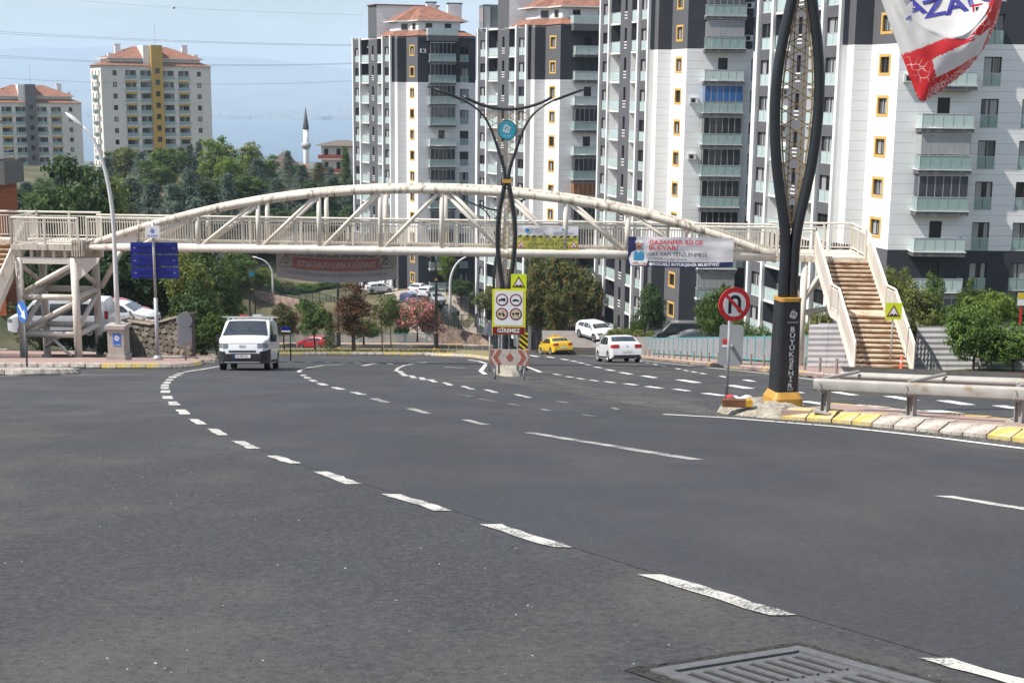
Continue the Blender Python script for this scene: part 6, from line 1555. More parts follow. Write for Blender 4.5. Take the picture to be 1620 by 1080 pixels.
def parked(kind, label, paint, px, py, Z, heading, group=None, tilt=0.0):
    global SURF
    p = W(px, py, Z); gz_ = ground_z(p.x, p.y); p.z = gz_+.13 if abs(gz_-p.z) < .6 else p.z; SURF = lambda x, y: p.z+tilt*(y-p.y); build_car(kind, label, paint, p, heading, group, None, 'van' if kind == 'minivan' else 'car'); SURF = lambda x, y: zroad(y)
    return p
FLATS = []
def lot(p): FLATS.append(p)
lot(parked('suv', 'white hatchback parked nose out behind the turquoise fence', CW, 941, 536, 116, R_(-62), None, 0))
lot(parked('minivan', 'long black van parked behind the turquoise fence by the dark tower base', CK, 1082, 546, 108, R_(176), None, 0))
lot(parked('hatch', 'dark car in front of the long black van behind the fence', CDG, 1096, 552, 103, R_(178), None, 0))
lot(parked('sedan', 'white saloon parked by the dark tower base, leftmost of the row', CW, 662, 464.5, 184, R_(72), 'cars parked on the side street'))
lot(parked('hatch', 'white hatchback second in the row by the dark tower base', CW, 677, 469, 182, R_(70), 'cars parked on the side street'))
lot(parked('sedan', 'silver car facing the camera in the row above the oleander', CG, 687, 479, 181, R_(-62), 'cars parked on the side street'))
lot(parked('hatch', 'dark grey car parked nearest on the side street beside the lamp', CDG, 706, 499, 180, R_(-52), 'cars parked on the side street'))
lot(parked('hatch', 'blue car mostly hidden behind the pink oleander', CBL, 650, 481, 181, R_(-60), 'cars parked on the side street'))
lot(parked('minivan', 'white windowed van parked behind the left bridge tower', CW, 100, 529, 68.5, R_(183), None, 0))
lot(parked('sedan', 'white saloon with red bonnet car behind it, parked above the rubble wall', CW, 186, 518, 73, R_(-2), None, 0))
lot(parked('hatch', 'red car parked behind the white saloon by the left trees', CR, 184, 512, 78, R_(-8), None, 0))
lot(parked('hatch', 'white car at the upper left of the side street behind grey banner', CW, 600, 464, 190, R_(20), None, 0))

# paved parking bay behind the fence
for p_, (a_, b_) in ((FLATS[0], (4.5, 4.0)), (FLATS[1], (6.5, 4.5))):
    pb = MB().box(p_.x-a_, p_.x+a_, p_.y-b_, p_.y+b_, p_.z-3.0, p_.z-.01).build('parking_bay', mat('bay_paving', (.20, .18, .16), .9, .15, 1.5, .2)); tag(pb, kind='structure')
# ================================================================== trees and shrubs
BARK = mat('bark', (.085, .065, .05), .9, .25, 4, .5)
def leaf_arrays(P, Nn, size, rg, aspect=.55, bend=.0):
    n = len(P); r = rg.normal(size=(n, 3)); t = np.cross(Nn, r); t /= np.linalg.norm(t, axis=1)[:, None]+1e-9; b = np.cross(Nn, t)
    s = (size*rg.uniform(.6, 1.35, n))[:, None]
    V = np.stack([P-t*s, P-b*s*aspect, P+t*s, P+b*s*aspect], 1).reshape(-1, 3); return V
def leaf_mesh(name, V, mats, mi=None):
    me = bpy.data.meshes.new(name); n = len(V)//4
    me.vertices.add(len(V)); me.vertices.foreach_set('co', V.astype(np.float32).ravel()); me.loops.add(4*n); me.loops.foreach_set('vertex_index', np.arange(4*n, dtype=np.int32))
    me.polygons.add(n); me.polygons.foreach_set('loop_start', np.arange(0, 4*n, 4, dtype=np.int32))
    try: me.polygons.foreach_set('loop_total', np.full(n, 4, dtype=np.int32))
    except Exception: pass
    for m in mats: me.materials.append(m)
    if mi is not None: me.polygons.foreach_set('material_index', mi.astype(np.int32))
    me.update(calc_edges=True); me.validate(); return me
def unit(v): return v/(np.linalg.norm(v, axis=-1, keepdims=True)+1e-9)
def blob_crown(name, lobes, n, leaf, m, seed, fill=.45, sub=9, accents=None, aspect=.55):
    """leaf clumps scattered over and inside overlapping lobes: lobes split into twig clusters so gaps and dark hollows show"""
    rg = np.random.default_rng(seed); P = []; Q = []
    L = np.array(lobes); w = (L[:, 3]*L[:, 4]*L[:, 5])**.66; w /= w.sum()
    for i, l in enumerate(L):
        k = max(4, int(sub*12*w[i])); d = unit(rg.normal(size=(k, 3))); d[:, 2] = np.where(d[:, 2] < -.5, -d[:, 2], d[:, 2]); rad = rg.uniform(.62, 1.04, (k, 1))
        c = l[:3]+d*rad*l[3:6]; m_ = max(6, int(n*w[i]/k)); cr = l[3:6].mean()*rg.uniform(.22, .42, (k, 1, 1))
        off = rg.normal(size=(k, m_, 3)); off = unit(off)*rg.uniform(.1, 1, (k, m_, 1))**.5*cr*np.array([1.15, 1.15, .75]); p = c[:, None]+off
        nn = unit(unit(off)*.8+d[:, None]*.7+rg.normal(size=p.shape)*.55+np.array([0, 0, .35])); P.append(p.reshape(-1, 3)); Q.append(nn.reshape(-1, 3))
        j = int(n*w[i]*fill); dd = unit(rg.normal(size=(j, 3))); p = l[:3]+dd*rg.uniform(.2, .92, (j, 1))*l[3:6]; P.append(p); Q.append(unit(dd+rg.normal(size=p.shape)*.6))
    P = np.concatenate(P); Q = np.concatenate(Q); V = leaf_arrays(P, Q, leaf, rg, aspect); mi = None; mats = [m]
    if accents: mats.append(accents[0]); mi = (rg.random(len(P)) < accents[1]).astype(int)
    return leaf_mesh(name, V, mats, mi)
def conifer_crown(name, H, R, n, leaf, m, seed, power=.8, base=.06, droop=.25, open_=.5, ragged=.3):
    rg = np.random.default_rng(seed); P = []; Q = []; tiers = int(14+H)
    per = n//(tiers*9)
    for i in range(tiers):
        z = base+(1-base)*(i/tiers)**.95; rr = R*((1-z)/(1-base))**power+.03*R
        for k in range(9):
            a = rg.uniform(0, 6.283); L_ = rr*rg.uniform(1-ragged, 1.08); t = rg.uniform(.12, 1, per)**.7
            x = np.stack([np.cos(a)*t*L_, np.sin(a)*t*L_, z*H-droop*L_*t**1.5+rg.normal(size=per)*.02*H+.10*L_*t], 1)
            x += rg.normal(size=x.shape)*np.array([.07, .07, .035])*R*1.2; P.append(x)
            q = np.stack([np.cos(a)*.4+rg.normal(size=per)*.5, np.sin(a)*.4+rg.normal(size=per)*.5, .7+rg.normal(size=per)*.4], 1); Q.append(unit(q))
    P = np.concatenate(P); Q = np.concatenate(Q); return leaf_mesh(name, leaf_arrays(P, Q, leaf, rg, .3), [m])
def trunk_mb(H, r, seed, limbs=5, crown_base=.35, lean=.0):
    rg = random.Random(seed); m = MB(); top = H*.82; pts = [(lean*z+.06*H*math.sin(z*1.3+seed)*.2, .04*H*math.cos(z*1.1)*.2-.04*H*.2, z*1.0) for z in np.linspace(-.8, top, 7)]
    m.tube(pts, [r*(1.25-.95*i/6) for i in range(7)], 8)
    for k in range(limbs):
        z = H*(crown_base+.35*k/limbs); a = rg.uniform(0, 6.28); L_ = H*rg.uniform(.18, .3); b = Vector((lean*z, 0, z)); e = b+Vector((math.cos(a)*L_, math.sin(a)*L_, L_*rg.uniform(.5, .9)))
        m.tube([b, b.lerp(e, .5)+Vector((0, 0, -.03*H*.3)), e], [r*.5, r*.35, r*.12], 6)
    return m
LG = leaf_mat('leaf_green', (.042, .082, .020), (.145, .225, .048), .5, .4); LD = leaf_mat('leaf_dark', (.022, .050, .016), (.085, .142, .036), .5, .35); LL = leaf_mat('leaf_light', (.10, .16, .028), (.24, .32, .06), .5, .45)
LO = leaf_mat('leaf_orange_tinged', (.05, .075, .022), (.13, .155, .045), .5, .35, (.34, .15, .04), (.55, .68)); LY = leaf_mat('leaf_yellowish', (.085, .12, .028), (.25, .28, .08), .8, .4, (.26, .22, .07), (.56, .7))
LC = leaf_mat('cedar_blue_green', (.055, .092, .070), (.165, .225, .170), .35, .3); LCG = leaf_mat('conifer_green', (.035, .07, .018), (.115, .165, .035), .5, .3); LRB = leaf_mat('conifer_russet', (.055, .025, .012), (.15, .062, .028), .35, .15, (.05, .075, .02), (.56, .66))
LB_ = leaf_mat('bush_green', (.042, .09, .018), (.16, .25, .05), 1.2, .4); LSH = leaf_mat('shrub_olive', (.05, .065, .02), (.13, .14, .05), 1.0, .2, (.22, .10, .06), (.6, .72)); PINK = leaf_mat('oleander_pink', (.58, .12, .17), (.85, .34, .38), 1.5, .35); LREDB = leaf_mat('red_plum', (.06, .012, .014), (.16, .03, .03), 1, .2)
def lobes_round(H, R, k, seed, z0=.35):
    rg = random.Random(seed); out = [(0, 0, H*(z0+.5*(1-z0)), R*.72, R*.72, H*(1-z0)*.46)]
    for i in range(k):
        a = 6.283*i/k+rg.uniform(-.4, .4); z = H*rg.uniform(z0+.12, .82); q = R*rg.uniform(.42, .60); d = R*rg.uniform(.38, .58); out.append((math.cos(a)*d, math.sin(a)*d, z, q, q, q*rg.uniform(.7, .95)*H*(1-z0)/(2*R)*1.0))
    return out
PROTO = {}
def proto(key, H, Rr, crown, trunk): PROTO[key] = (H, Rr, crown, trunk)
def tmesh(mb):
    me = bpy.data.meshes.new('trunk'); me.from_pydata(mb.v, [], mb.f); me.materials.append(BARK); me.polygons.foreach_set('use_smooth', [True]*len(me.polygons)); me.update(); return me
for k in range(4): proto('broad%d' % k, 9, 3.6, blob_crown('crown', lobes_round(9, 3.6, 9+k, 20+k, .22), 5200, .17, LG, 100+k), tmesh(trunk_mb(9, .17, k)))
for k in range(3): proto('cedar%d' % k, 14, 4.0, conifer_crown('crown', 14, 4.0, 7000, .24, LC, 200+k, .75, .05, .16, .5, .45), tmesh(trunk_mb(14, .22, 40+k, 2)))
proto('conifer', 8, 2.2, conifer_crown('crown', 8, 2.2, 6500, .15, LCG, 300, .7, .06, .05, .4, .35), tmesh(trunk_mb(8, .14, 60, 2)))
rl = [(0, 0, 4.2, 1.9, 1.9, 2.6), (0, 0, 6.6, 1.3, 1.3, 2.4), (-.9, .3, 3.0, 1.2, 1.2, 1.3), (1.0, -.2, 3.2, 1.2, 1.2, 1.5), (.2, -.4, 8.2, .7, .7, 1.4), (.7, .2, 5.6, 1.0, 1.0, 1.6), (-.8, -.2, 5.6, 1.0, 1.0, 1.6)]
proto('russet', 9.6, 2.4, blob_crown('crown', rl, 7500, .12, LRB, 310, .5, 12, None, .35), tmesh(trunk_mb(9, .16, 61, 4, .15)))
proto('cypress', 6, .9, blob_crown('crown', [(0, 0, 1.4, .85, .85, 1.4), (0, 0, 3.0, .8, .8, 1.8), (0, 0, 4.6, .5, .5, 1.4)], 3500, .10, LD, 320, .5), tmesh(trunk_mb(4, .08, 62, 0)))
for k in range(3): proto('bush%d' % k, 2.4, 1.4, blob_crown('crown', [(0, 0, 1.15, 1.15, 1.15, 1.15)]+[(math.cos(a)*.68, math.sin(a)*.68, .55+1.0*((i*37+k*11) % 5)/5, .66, .66, .62) for i, a in enumerate(np.linspace(0, 5.6, 8))], 6500, .065, LB_, 330+k, .5, 14), tmesh(trunk_mb(1.6, .07, 63+k, 4, .15)))
proto('oleander', 4.6, 3.6, blob_crown('crown', [(0, 0, 2.1, 2.6, 2.3, 2.1)]+[(math.cos(a)*2.0, math.sin(a)*1.7, 1.0+2.0*((i*29) % 7)/7, 1.4, 1.4, 1.2) for i, a in enumerate(np.linspace(0, 5.8, 9))], 7000, .14, LG, 340, .5, 14, (PINK, .45), .4), tmesh(trunk_mb(2.6, .09, 66, 5, .1)))
proto('sparse', 7, 2.2, blob_crown('crown', lobes_round(7, 2.2, 7, 71, .3), 1500, .12, LSH, 350, .1, 12), tmesh(trunk_mb(7, .09, 67, 9, .25)))
nplant = [0]
def plant(key, px, top, Z, wpx, label, cat='tree', group=None, m=None, name=None, base=None, minh=1.0):
    """one tree or shrub: measured position, height of its top and breadth; it stands on the ground there"""
    H, Rr, crown, trunk = PROTO[key]; q = W(px, top, Z)
    if base is not None: zb = W(px, base, Z).z
    else: zb = ground_z(q.x, q.y)
    h = max(q.z-zb, minh); zb = q.z-h
    nm = name or {'bush': 'bush', 'cedar': 'cedar_tree', 'broad': 'broadleaf_tree', 'conifer': 'conifer_tree', 'russet': 'conifer_tree', 'cypress': 'cypress_tree', 'oleander': 'oleander_bush', 'wood': 'broadleaf_tree', 'sparse': 'sparse_tree'}[key.rstrip('0123456789')]
    t = thing(nm, label, cat, (q.x, q.y, zb), random.uniform(0, 6.28), group)
    sx = wpx*Z/FPX/2/Rr*1.05; t.scale = (sx, sx, h/H*1.02)
    c = link('crown', crown, t)
    if m:
        c.material_slots[0].link = 'OBJECT'; c.material_slots[0].material = m
    link('trunk', trunk, t); nplant[0] += 1
    return t
for k in range(4): proto('wood%d' % k, 9, 3.6, blob_crown('crown', lobes_round(9, 3.6, 11+k, 50+k, .04), 5200, .19, LG, 150+k), PROTO['broad%d' % k][3])
FG = 'trees of the wood behind the footbridge'
rg = random.Random(5)
ORD = ['first', 'second', 'third', 'fourth', 'fifth', 'sixth', 'seventh', 'eighth', 'ninth', 'tenth', 'eleventh', 'twelfth', 'thirteenth', 'fourteenth', 'fifteenth', 'sixteenth', 'seventeenth', 'eighteenth', 'nineteenth', 'twentieth']
ORD += ['twenty-'+o for o in ORD[:9]]+['thirtieth']+['thirty-'+o for o in ORD[:9]]+['fortieth']+['forty-'+o for o in ORD[:9]]+['fiftieth']+['fifty-'+o for o in ORD[:9]]
def wood_row(row, items):
    n = {'cedar': 0, 'wood': 0, 'conifer': 0}; nm = {'cedar': 'blue green cedar', 'wood': 'leafy green tree', 'conifer': 'pointed conifer'}
    for (px, top, Z, w, kind, m) in sorted(items):
        n[kind] += 1; lb = '%s %s from left in the %s row of the wood behind the footbridge' % (ORD[n[kind]-1], nm[kind], row)
        plant(kind+('' if kind == 'conifer' else str(rg.randrange(4 if kind == 'wood' else 3))), px, top, Z, w, lb, 'tree', FG, m, {'wood': 'broadleaf_tree', 'cedar': 'cedar_tree', 'conifer': 'conifer_tree'}[kind], minh=6)
wood_row('back', ((58, 292, 250, 74, 'cedar', None), (92, 268, 255, 66, 'cedar', None), (36, 300, 240, 70, 'wood', LD), (140, 262, 250, 66, 'wood', LD), (168, 250, 265, 54, 'cedar', None), (196, 236, 300, 58, 'wood', LY), (222, 240, 290, 50, 'cedar', None), (246, 254, 270, 60, 'wood', LG),
        (268, 236, 290, 66, 'wood', LG), (300, 230, 300, 42, 'cedar', None), (314, 226, 305, 40, 'cedar', None), (346, 219, 295, 72, 'wood', LL), (384, 228, 295, 66, 'wood', LY), (362, 250, 250, 46, 'wood', LL), (408, 252, 270, 60, 'cedar', None), (424, 246, 290, 44, 'wood', LG), (455, 240, 285, 44, 'cedar', None),
        (478, 262, 270, 56, 'cedar', None), (505, 258, 275, 50, 'conifer', LSH), (522, 266, 255, 48, 'cedar', None), (546, 234, 262, 36, 'conifer', None), (470, 262, 330, 30, 'wood', LD)))
row = []
for i in range(19): kind = 'cedar' if rg.random() < .68 else 'wood'; px = 36+i*29+rg.uniform(-8, 8); row.append((px, 270+rg.uniform(0, 26)+abs(i-10)*1.2, rg.uniform(195, 225) if px < 370 else rg.uniform(236, 250), rg.uniform(70, 95), kind, None if kind == 'cedar' else rg.choice((LG, LD, LG))))
wood_row('middle', row); row = []
for i in range(18): kind = 'cedar' if rg.random() < .45 else 'wood'; px = 24+i*31+rg.uniform(-10, 10); row.append((px, 314+rg.uniform(0, 24), rg.uniform(150, 178) if px < 350 else rg.uniform(222, 234), rg.uniform(84, 115), kind, None if kind == 'cedar' else rg.choice((LG, LD, LD))))
wood_row('front', row)
plant('wood0', 112, 258, 118, 160, 'big dark green tree rising behind the left landing of footbridge', 'tree', None, LD)
plant('wood2', 166, 292, 120, 100, 'yellowish green tree right of the big dark tree, behind the white lamp', 'tree', None, LY)
# trees under the bridge on the left
UG = 'dark trees below the left half of footbridge'
for (px, top, Z, w, k, m, lb) in ((168, 398, 92, 120, 0, LD, 'dark leafy tree behind the left bridge tower'), (236, 402, 90, 110, 1, LD, 'dark leafy tree behind the blue direction panels'), (300, 404, 84, 84, 2, LY, 'yellow green tree right of the blue direction panels'), (338, 396, 110, 90, 3, LG, 'green tree behind the white van, under the bridge'),
        (395, 392, 218, 84, 0, LL, 'light green tree below the bridge above the white van'), (432, 396, 222, 60, 1, LL, 'light green tree just left of the grey banner'), (366, 412, 200, 60, 2, LG, 'green tree above the van roof below the bridge'), (318, 470, 72, 70, 3, LD, 'dense dark shrub tree between island signs and van'), (340, 500, 70, 46, 1, LG, 'leafy green shrub just left of the white van'), (110, 420, 88, 90, 2, LD, 'dark tree seen through the left bridge tower'), (60, 430, 84, 80, 3, LD, 'dark tree behind the left staircase'), (300, 448, 78, 60, 0, LD, 'dark tree rising from behind the rubble wall end')):
    plant('wood%d' % k, px, top, Z, w*1.15, lb, 'tree', UG, m)
plant('bush1', 172, 528, 62, 44, 'small dark bush at the foot of left bridge tower', 'bush', None, LD, base=560)
# planted median
plant('broad1', 448, 480, 112, 44, 'small green tree with pink blossom right of the white van', 'tree', None, LSH, base=556)
plant('broad2', 497, 470, 116, 56, 'airy green tree behind the red hatchback', 'tree', None, LG, base=556)
plant('conifer', 521, 494, 112, 28, 'small green conifer left of the russet one on the median', 'tree', None, None, base=557)
plant('russet', 557, 443, 112, 84, 'russet and green conifer standing on the planted median', 'tree', None, None, base=558)
plant('sparse', 604, 464, 116, 46, 'nearly bare slim tree right of the russet conifer', 'tree', None, None, base=557)
plant('broad3', 618, 468, 150, 34, 'slender green tree left of the pink oleander', 'tree', None, LG, base=545)
plant('oleander', 660, 466, 172, 96, 'pink flowering oleander behind the far turquoise fence', 'bush', None, None, base=532)
plant('oleander', 448, 486, 172, 60, 'faded pink oleander in front of the pink retaining wall', 'bush', None, None, base=536)
plant('bush0', 575, 505, 172, 60, 'green shrub between russet conifer and pink oleander', 'bush', None, LG, base=536)
# around the side street and tower bases
plant('broad0', 707, 396, 185, 34, 'small light tree in front of the dark tower base by bowed lamp', 'tree', None, LL, base=462)
plant('bush0', 730, 440, 184, 48, 'round dark bush right of the bowed lamp', 'bush', None, LD, base=470)
plant('cypress', 756, 436, 181, 15, 'narrow clipped cypress left of entry ban board', 'tree', None, None, base=478)
plant('bush1', 778, 440, 179, 36, 'green bush between the cypress and entry ban board', 'bush', None, LG, base=482)
plant('broad2', 772, 452, 172, 46, 'pale leafy sapling left of entry ban board', 'tree', None, LY, base=512)
OG = 'orange tinged trees behind the yellow taxi'
for (px, top, Z, w, k) in ((858, 398, 140, 80, 0), (893, 404, 136, 76, 1), (928, 410, 142, 66, 2), (850, 446, 128, 52, 3), (880, 456, 126, 50, 0)):
    plant('broad%d' % k, px, top, Z, w, {858: 'orange tinged tree right behind the central bump sign', 893: 'orange tinged tree in the middle of the clump above taxi', 928: 'orange tinged tree at right end of the clump, by bowed lamp', 850: 'low orange tinged tree just above the taxi, left one', 880: 'low orange tinged tree just above the taxi, right one'}[px], 'tree', OG, LO)
plant('broad3', 950, 446, 150, 52, 'dark green tree beside the third tower entrance', 'tree', None, LD); plant('conifer', 930, 466, 148, 40, 'green conifer shaped bush right of the bowed lamp', 'tree', None, None); plant('bush2', 972, 484, 146, 48, 'grey green round bush above the white saloon', 'bush', None, LC)
plant('broad1', 1030, 450, 118, 52, 'small dense tree in front of the third tower, above black van', 'tree', None, LD); plant('bush0', 1004, 498, 116, 28, 'bright green globe bush left of the small dense tree', 'bush', None, LB_)
for i, px in enumerate((972, 990, 1012, 1034)): plant('bush%d' % (i % 3), px, 518+i*1.2, 112, 26, '%s yellowish hedge shrub from left behind the turquoise fence' % ORD[i], 'bush', 'yellowish hedge shrubs behind the fence', LY, base=536)
plant('broad2', 1130, 446, 88, 60, 'green tree behind the no U-turn sign', 'tree', None, LG); plant('bush1', 1175, 505, 80, 60, 'green bush behind the grey sign panel', 'bush', None, LG); plant('bush2', 1206, 512, 78, 46, 'green bush just left of the dark lamp post foot', 'bush', None, LG)
plant('bush2', 1296, 484, 66, 56, 'green bush behind the right hand bridge leg', 'bush', None, LY); plant('bush0', 1335, 498, 64, 50, 'green bush behind the rust stained hoarding', 'bush', None, LG)
RG_ = 'loose trees behind the grey hoarding'
for (px, top, Z, w, k, m, lb) in ((1412, 428, 63, 52, 1, LY, 'yellow green tree directly right of the stairs'), (1452, 448, 62, 72, 2, LY, 'yellow green bushy tree behind the bump sign'), (1478, 438, 64, 46, 3, LG, 'upright green tree in front of the lowest balcony'), (1530, 442, 64, 30, 0, LG, 'thin upright sapling against the dark wall'), (1568, 464, 62, 74, 1, LL, 'pale leaved tree behind the clipped bushes'), (1604, 468, 64, 50, 2, LG, 'green tree beside the yellow notice board'), (1512, 480, 60, 40, 3, LG, 'small sapling left of the bigger clipped bush')):
    plant('wood%d' % k, px, top, Z, w*1.1, lb, 'tree', RG_, m)
plant('bush0', 1548, 474, 51.5, 98, 'large rounded green bush in front of the grey hoarding', 'bush', None, None, base=582); plant('bush1', 1609, 510, 51, 92, 'clipped green bush at the right edge beside the larger one', 'bush', None, None, base=581)
for i, (px, top, Z, w, m) in enumerate(((398, 446, 192, 40, LSH), (424, 440, 200, 44, LG), (452, 444, 202, 40, LSH), (486, 448, 204, 46, LG), (520, 446, 206, 44, LD), (548, 448, 208, 40, LG), (580, 450, 206, 44, LSH), (622, 474, 184, 30, LG), (636, 486, 181, 26, LG))):
    plant('bush%d' % (i % 3), px, top, Z, w, '%s shrub from left on the slope above the pink retaining wall' % ORD[i], 'bush', 'shrubs on the slope above the pink wall', m)
for i, (px, top, Z, w, k, m) in enumerate(((8, 300, 215, 70, 'wood1', LD), (40, 288, 235, 66, 'cedar1', None), (66, 284, 245, 60, 'wood3', LG), (92, 280, 240, 60, 'cedar2', None), (380, 402, 186, 56, 'wood0', LG), (412, 424, 190, 44, 'wood2', LL), (360, 440, 176, 44, 'wood1', LG))):
    plant(k, px, top, Z, w, ['leafy tree between the left edge building and the wood', 'grey green cedar just right of the left edge building', 'green tree below the grey striped far tower', 'cedar left of the tall white lamp arm', 'green tree behind the lamp post above the van', 'light tree right of the lamp post above the van', 'low green tree behind the van roof bars'][i], 'tree', None, m)
tg = MB(); rr = random.Random(8)
pmx = [gp(x, y) for x, y in ((400, 561), (480, 560.5), (560, 560), (640, 560), (700, 560.5))]
for _ in range(2600):
    k = rr.random()*(len(pmx)-1.01); i = int(k); p = pmx[i].lerp(pmx[i+1], k-i)+Vector((rr.uniform(-1, 1), rr.uniform(0, 22), 0)); z = zroad(p.y)+.15; a = rr.random()*3.14; h = rr.uniform(.05, .22)
    tg.add([(p.x, p.y, z), (p.x+.05*math.cos(a), p.y+.05*math.sin(a), z), (p.x+rr.uniform(-.06, .06), p.y+rr.uniform(-.06, .06), z+h)], [(0, 1, 2)])
tag(tg.build('median_grass', leaf_mat('grass_dry', (.07, .085, .02), (.19, .17, .07), .8, .2)), 'short dry grass on the planted median', 'grass', kind='stuff')
# ================================================================== far buildings, wires, torn banner, sea, hills, haze
CREAM = mat('cream_render', (.74, .70, .64), .85, .05, .3, 0, stain=(.5, .46, .40), stain_scale=(.3, .3, .05), stain_pos=(.5, .8)); OCHRE = mat('ochre_panel', (.55, .35, .09), .8, .08, 1); GREYC_ = mat('grey_core_far', (.17, .165, .165), .8, .05, 1)
GLF = mat('far_glass_rail', (.30, .40, .39), .2, .1, 1)
def far_tower(label, core_px, rowy, Z, corem, yaw, rows, base_rows):
    zc = W(core_px, rowy, Z).z; c = W(core_px, rowy, Z); h = 2.9; topz = zc+1.55+.6; n = rows+base_rows; z0 = topz-.6-n*h-3
    t = thing('apartment_block', label, 'apartment building', (c.x, c.y, z0), yaw); H = topz-z0; o = lambda z: z-z0
    hw, dp = 14.0, 15.0; m = MB(); V = lambda x, y: Vector((x, y, 0))
    cols = [(-10.6, 'w'), (-6.6, 'b'), (-2.85, 'b'), (0, 'c'), (3.0, 'b'), (6.9, 'b'), (10.9, 'w')]; floors = [H-.6-(i+1)*h for i in range(n)]
    op = []
    for x, k in cols:
        for f in floors:
            if k == 'w': op.append((hw-x-.5, hw-x+.5, f+.95, f+2.2))
            if k == 'b': op.append((hw-x-1.35, hw-x+1.35, f+.05, f+2.3))
    facet(m, V(hw, 0), V(-hw, 0), 0, H, (), (0,), op, .9)
    facet(m, V(-hw, 0), V(-hw, dp), 0, H, (), (0,), [(u-.6, u+.6, f+.9, f+2.2) for u in (2.6, 7.5, 12.2) for f in floors], .2); facet(m, V(-hw, dp), V(hw, dp), 0, H, (), (0,)); facet(m, V(hw, dp), V(hw, 0), 0, H, (), (0,))
    m.build('wall', CREAM, t)
    d = Vector((-1, 0, 0)); dl = Vector((0, 1, 0))
    for x, k in cols:
        for i, f in enumerate(floors):
            if i >= rows+2: continue
            if k == 'w':
                w = link('window', meshof(('window', 'farw'), frame_mb(1.0, 0, 1.25, .12, False, .02, .2), [BROWN]), t); place(w, Vector((x, 0, f+.95)), d); link('pane', meshof(('pane', 'farw', i % 3), pane_mb(1.0, 0, 1.25, (0, 3, 4)[i % 3], .15), PM), w)
            if k == 'b':
                w = link('balcony', meshof(('balcony', 'farb'), MB().box(-1.45, 1.45, -.35, .85, -.18, .04), [WSLAB]), t, (x, 0, f)); link('glass_rail', meshof(('glass_rail', 'farb'), MB().box(-1.42, 1.42, -.32, -.28, .04, 1.0), [GLF]), w)
                g = MB(); kk = (i*7+int(x*3)) % 4
                for j in range(4): g.box(-1.3+j*.65, -.7+j*.65, .80, .84, .1, 2.25, (0, 2, 1, 0)[(j+kk) % 4])
                link('balcony_door', meshof(('balcony_door', 'far', kk), g, PM), w)
                if abs(x) > 5 and i: link('ochre_spandrel', meshof(('ochre_spandrel',), MB().box(-1.42, 1.42, -.34, -.29, 2.12, 2.71), [OCHRE]), t, (x, 0, f-0.0))
    for i, f in enumerate(floors[:rows+2]):
        for u in (2.6, 7.5, 12.2):
            w = link('window', meshof(('window', 'fars'), frame_mb(1.2, 0, 1.3, .1, True), [BROWN]), t); place(w, Vector((-hw+.1, u, f+.9)), dl); link('pane', meshof(('pane', 'fars', i % 2), pane_mb(1.2, 0, 1.3, (1, 0)[i % 2]), PM), w)
        s = link('balcony', meshof(('balcony', 'farside'), MB().box(-1.3, 0, -1.3, 1.3, -.2, .05), [WSLAB]), t, (-hw, 4.9, f)); link('glass_rail', meshof(('glass_rail', 'fars'), MB().box(-1.3, -1.26, -1.3, 1.3, .05, 1.0).box(-1.26, 0, -1.3, -1.26, .05, 1.0), [GLF]), s)
    cm = MB(); cm.box(-1.45, 1.45, -.9, .0, 0, H+5.2); cm.box(-1.45, 1.45, .0, 8, H-.5, H+5.2); co = cm.build('lift_core', corem, t)
    MB().box(-3.2, -1.46, .4, 7.5, H-.4, H+5.1).build('core_flank', WALLW, t)
    for f in floors[:rows+2]: w = link('window', meshof(('window', 'core'), frame_mb(1.0, 0, 1.3, .08, False), [BROWN]), co); place(w, Vector((0, -1.03, f+1.6)), d); link('pane', meshof(('pane', 'core'), pane_mb(1.0, 0, 1.3, 0), PM), w)
    for sg in (-1, 1):
        r = MB(); x0, x1 = sg*1.6, sg*(hw+.5); lo = [(x0, -.5), (x1, -.5), (x1, dp+.5), (x0, dp+.5)]
        r.add([(x0, -.5, H), (x1, -.5, H), (x1, dp+.5, H), (x0, dp+.5, H), (x0, 1.6, H+1.1), (sg*(hw-2.6), 1.6, H+1.1), (sg*(hw-2.6), dp-2, H+1.1), (x0, dp-2, H+1.1)], [(0, 1, 5, 4), (1, 2, 6, 5), (2, 3, 7, 6)])
        r.add([(x0, .6, H+1.9), (sg*(hw-1.7), .6, H+1.9), (sg*(hw-1.7), dp-1, H+1.9), (x0, dp-1, H+1.9), (x0, dp/2, H+5.0), (sg*4.5, dp/2, H+5.0)], [(0, 1, 5, 4), (1, 2, 5), (2, 3, 4, 5)])
        ro = r.build('tiled_roof', TILE, t)
        MB().box(min(x0, sg*(hw-2.4)), max(x0, sg*(hw-2.4)), 1.4, dp-2, H+.9, H+1.85).box(min(x0, sg*(hw-1.7)), max(x0, sg*(hw-1.7)), .6, dp-1, H+1.7, H+1.92).build('attic_wall', WSLAB, ro)
        MB().box(sg*8.6-.7, sg*8.6+.7, 5, 6.2, H+2, H+5.3).box(sg*8.6-.85, sg*8.6+.85, 4.9, 6.3, H+5.3, H+5.5).build('chimney', WALLW, ro); MB().box(sg*11-.5, sg*11+.5, 3, 4, H+1.5, H+3.1).build('chimney', WALLW, ro)
    MB().tube([(.5, 3, H+5), (.5, 3, H+11)], .05, 5).build('aerial', GALV, t)
    return t
far_tower('distant cream tower with ochre centre strip, above the trees at left', 248, 118, 345, OCHRE, R_(27), 9, 6)
far_tower('distant cream tower with grey centre strip at the left edge', 49, 174.5, 386, GREYC_, R_(25), 8, 6)
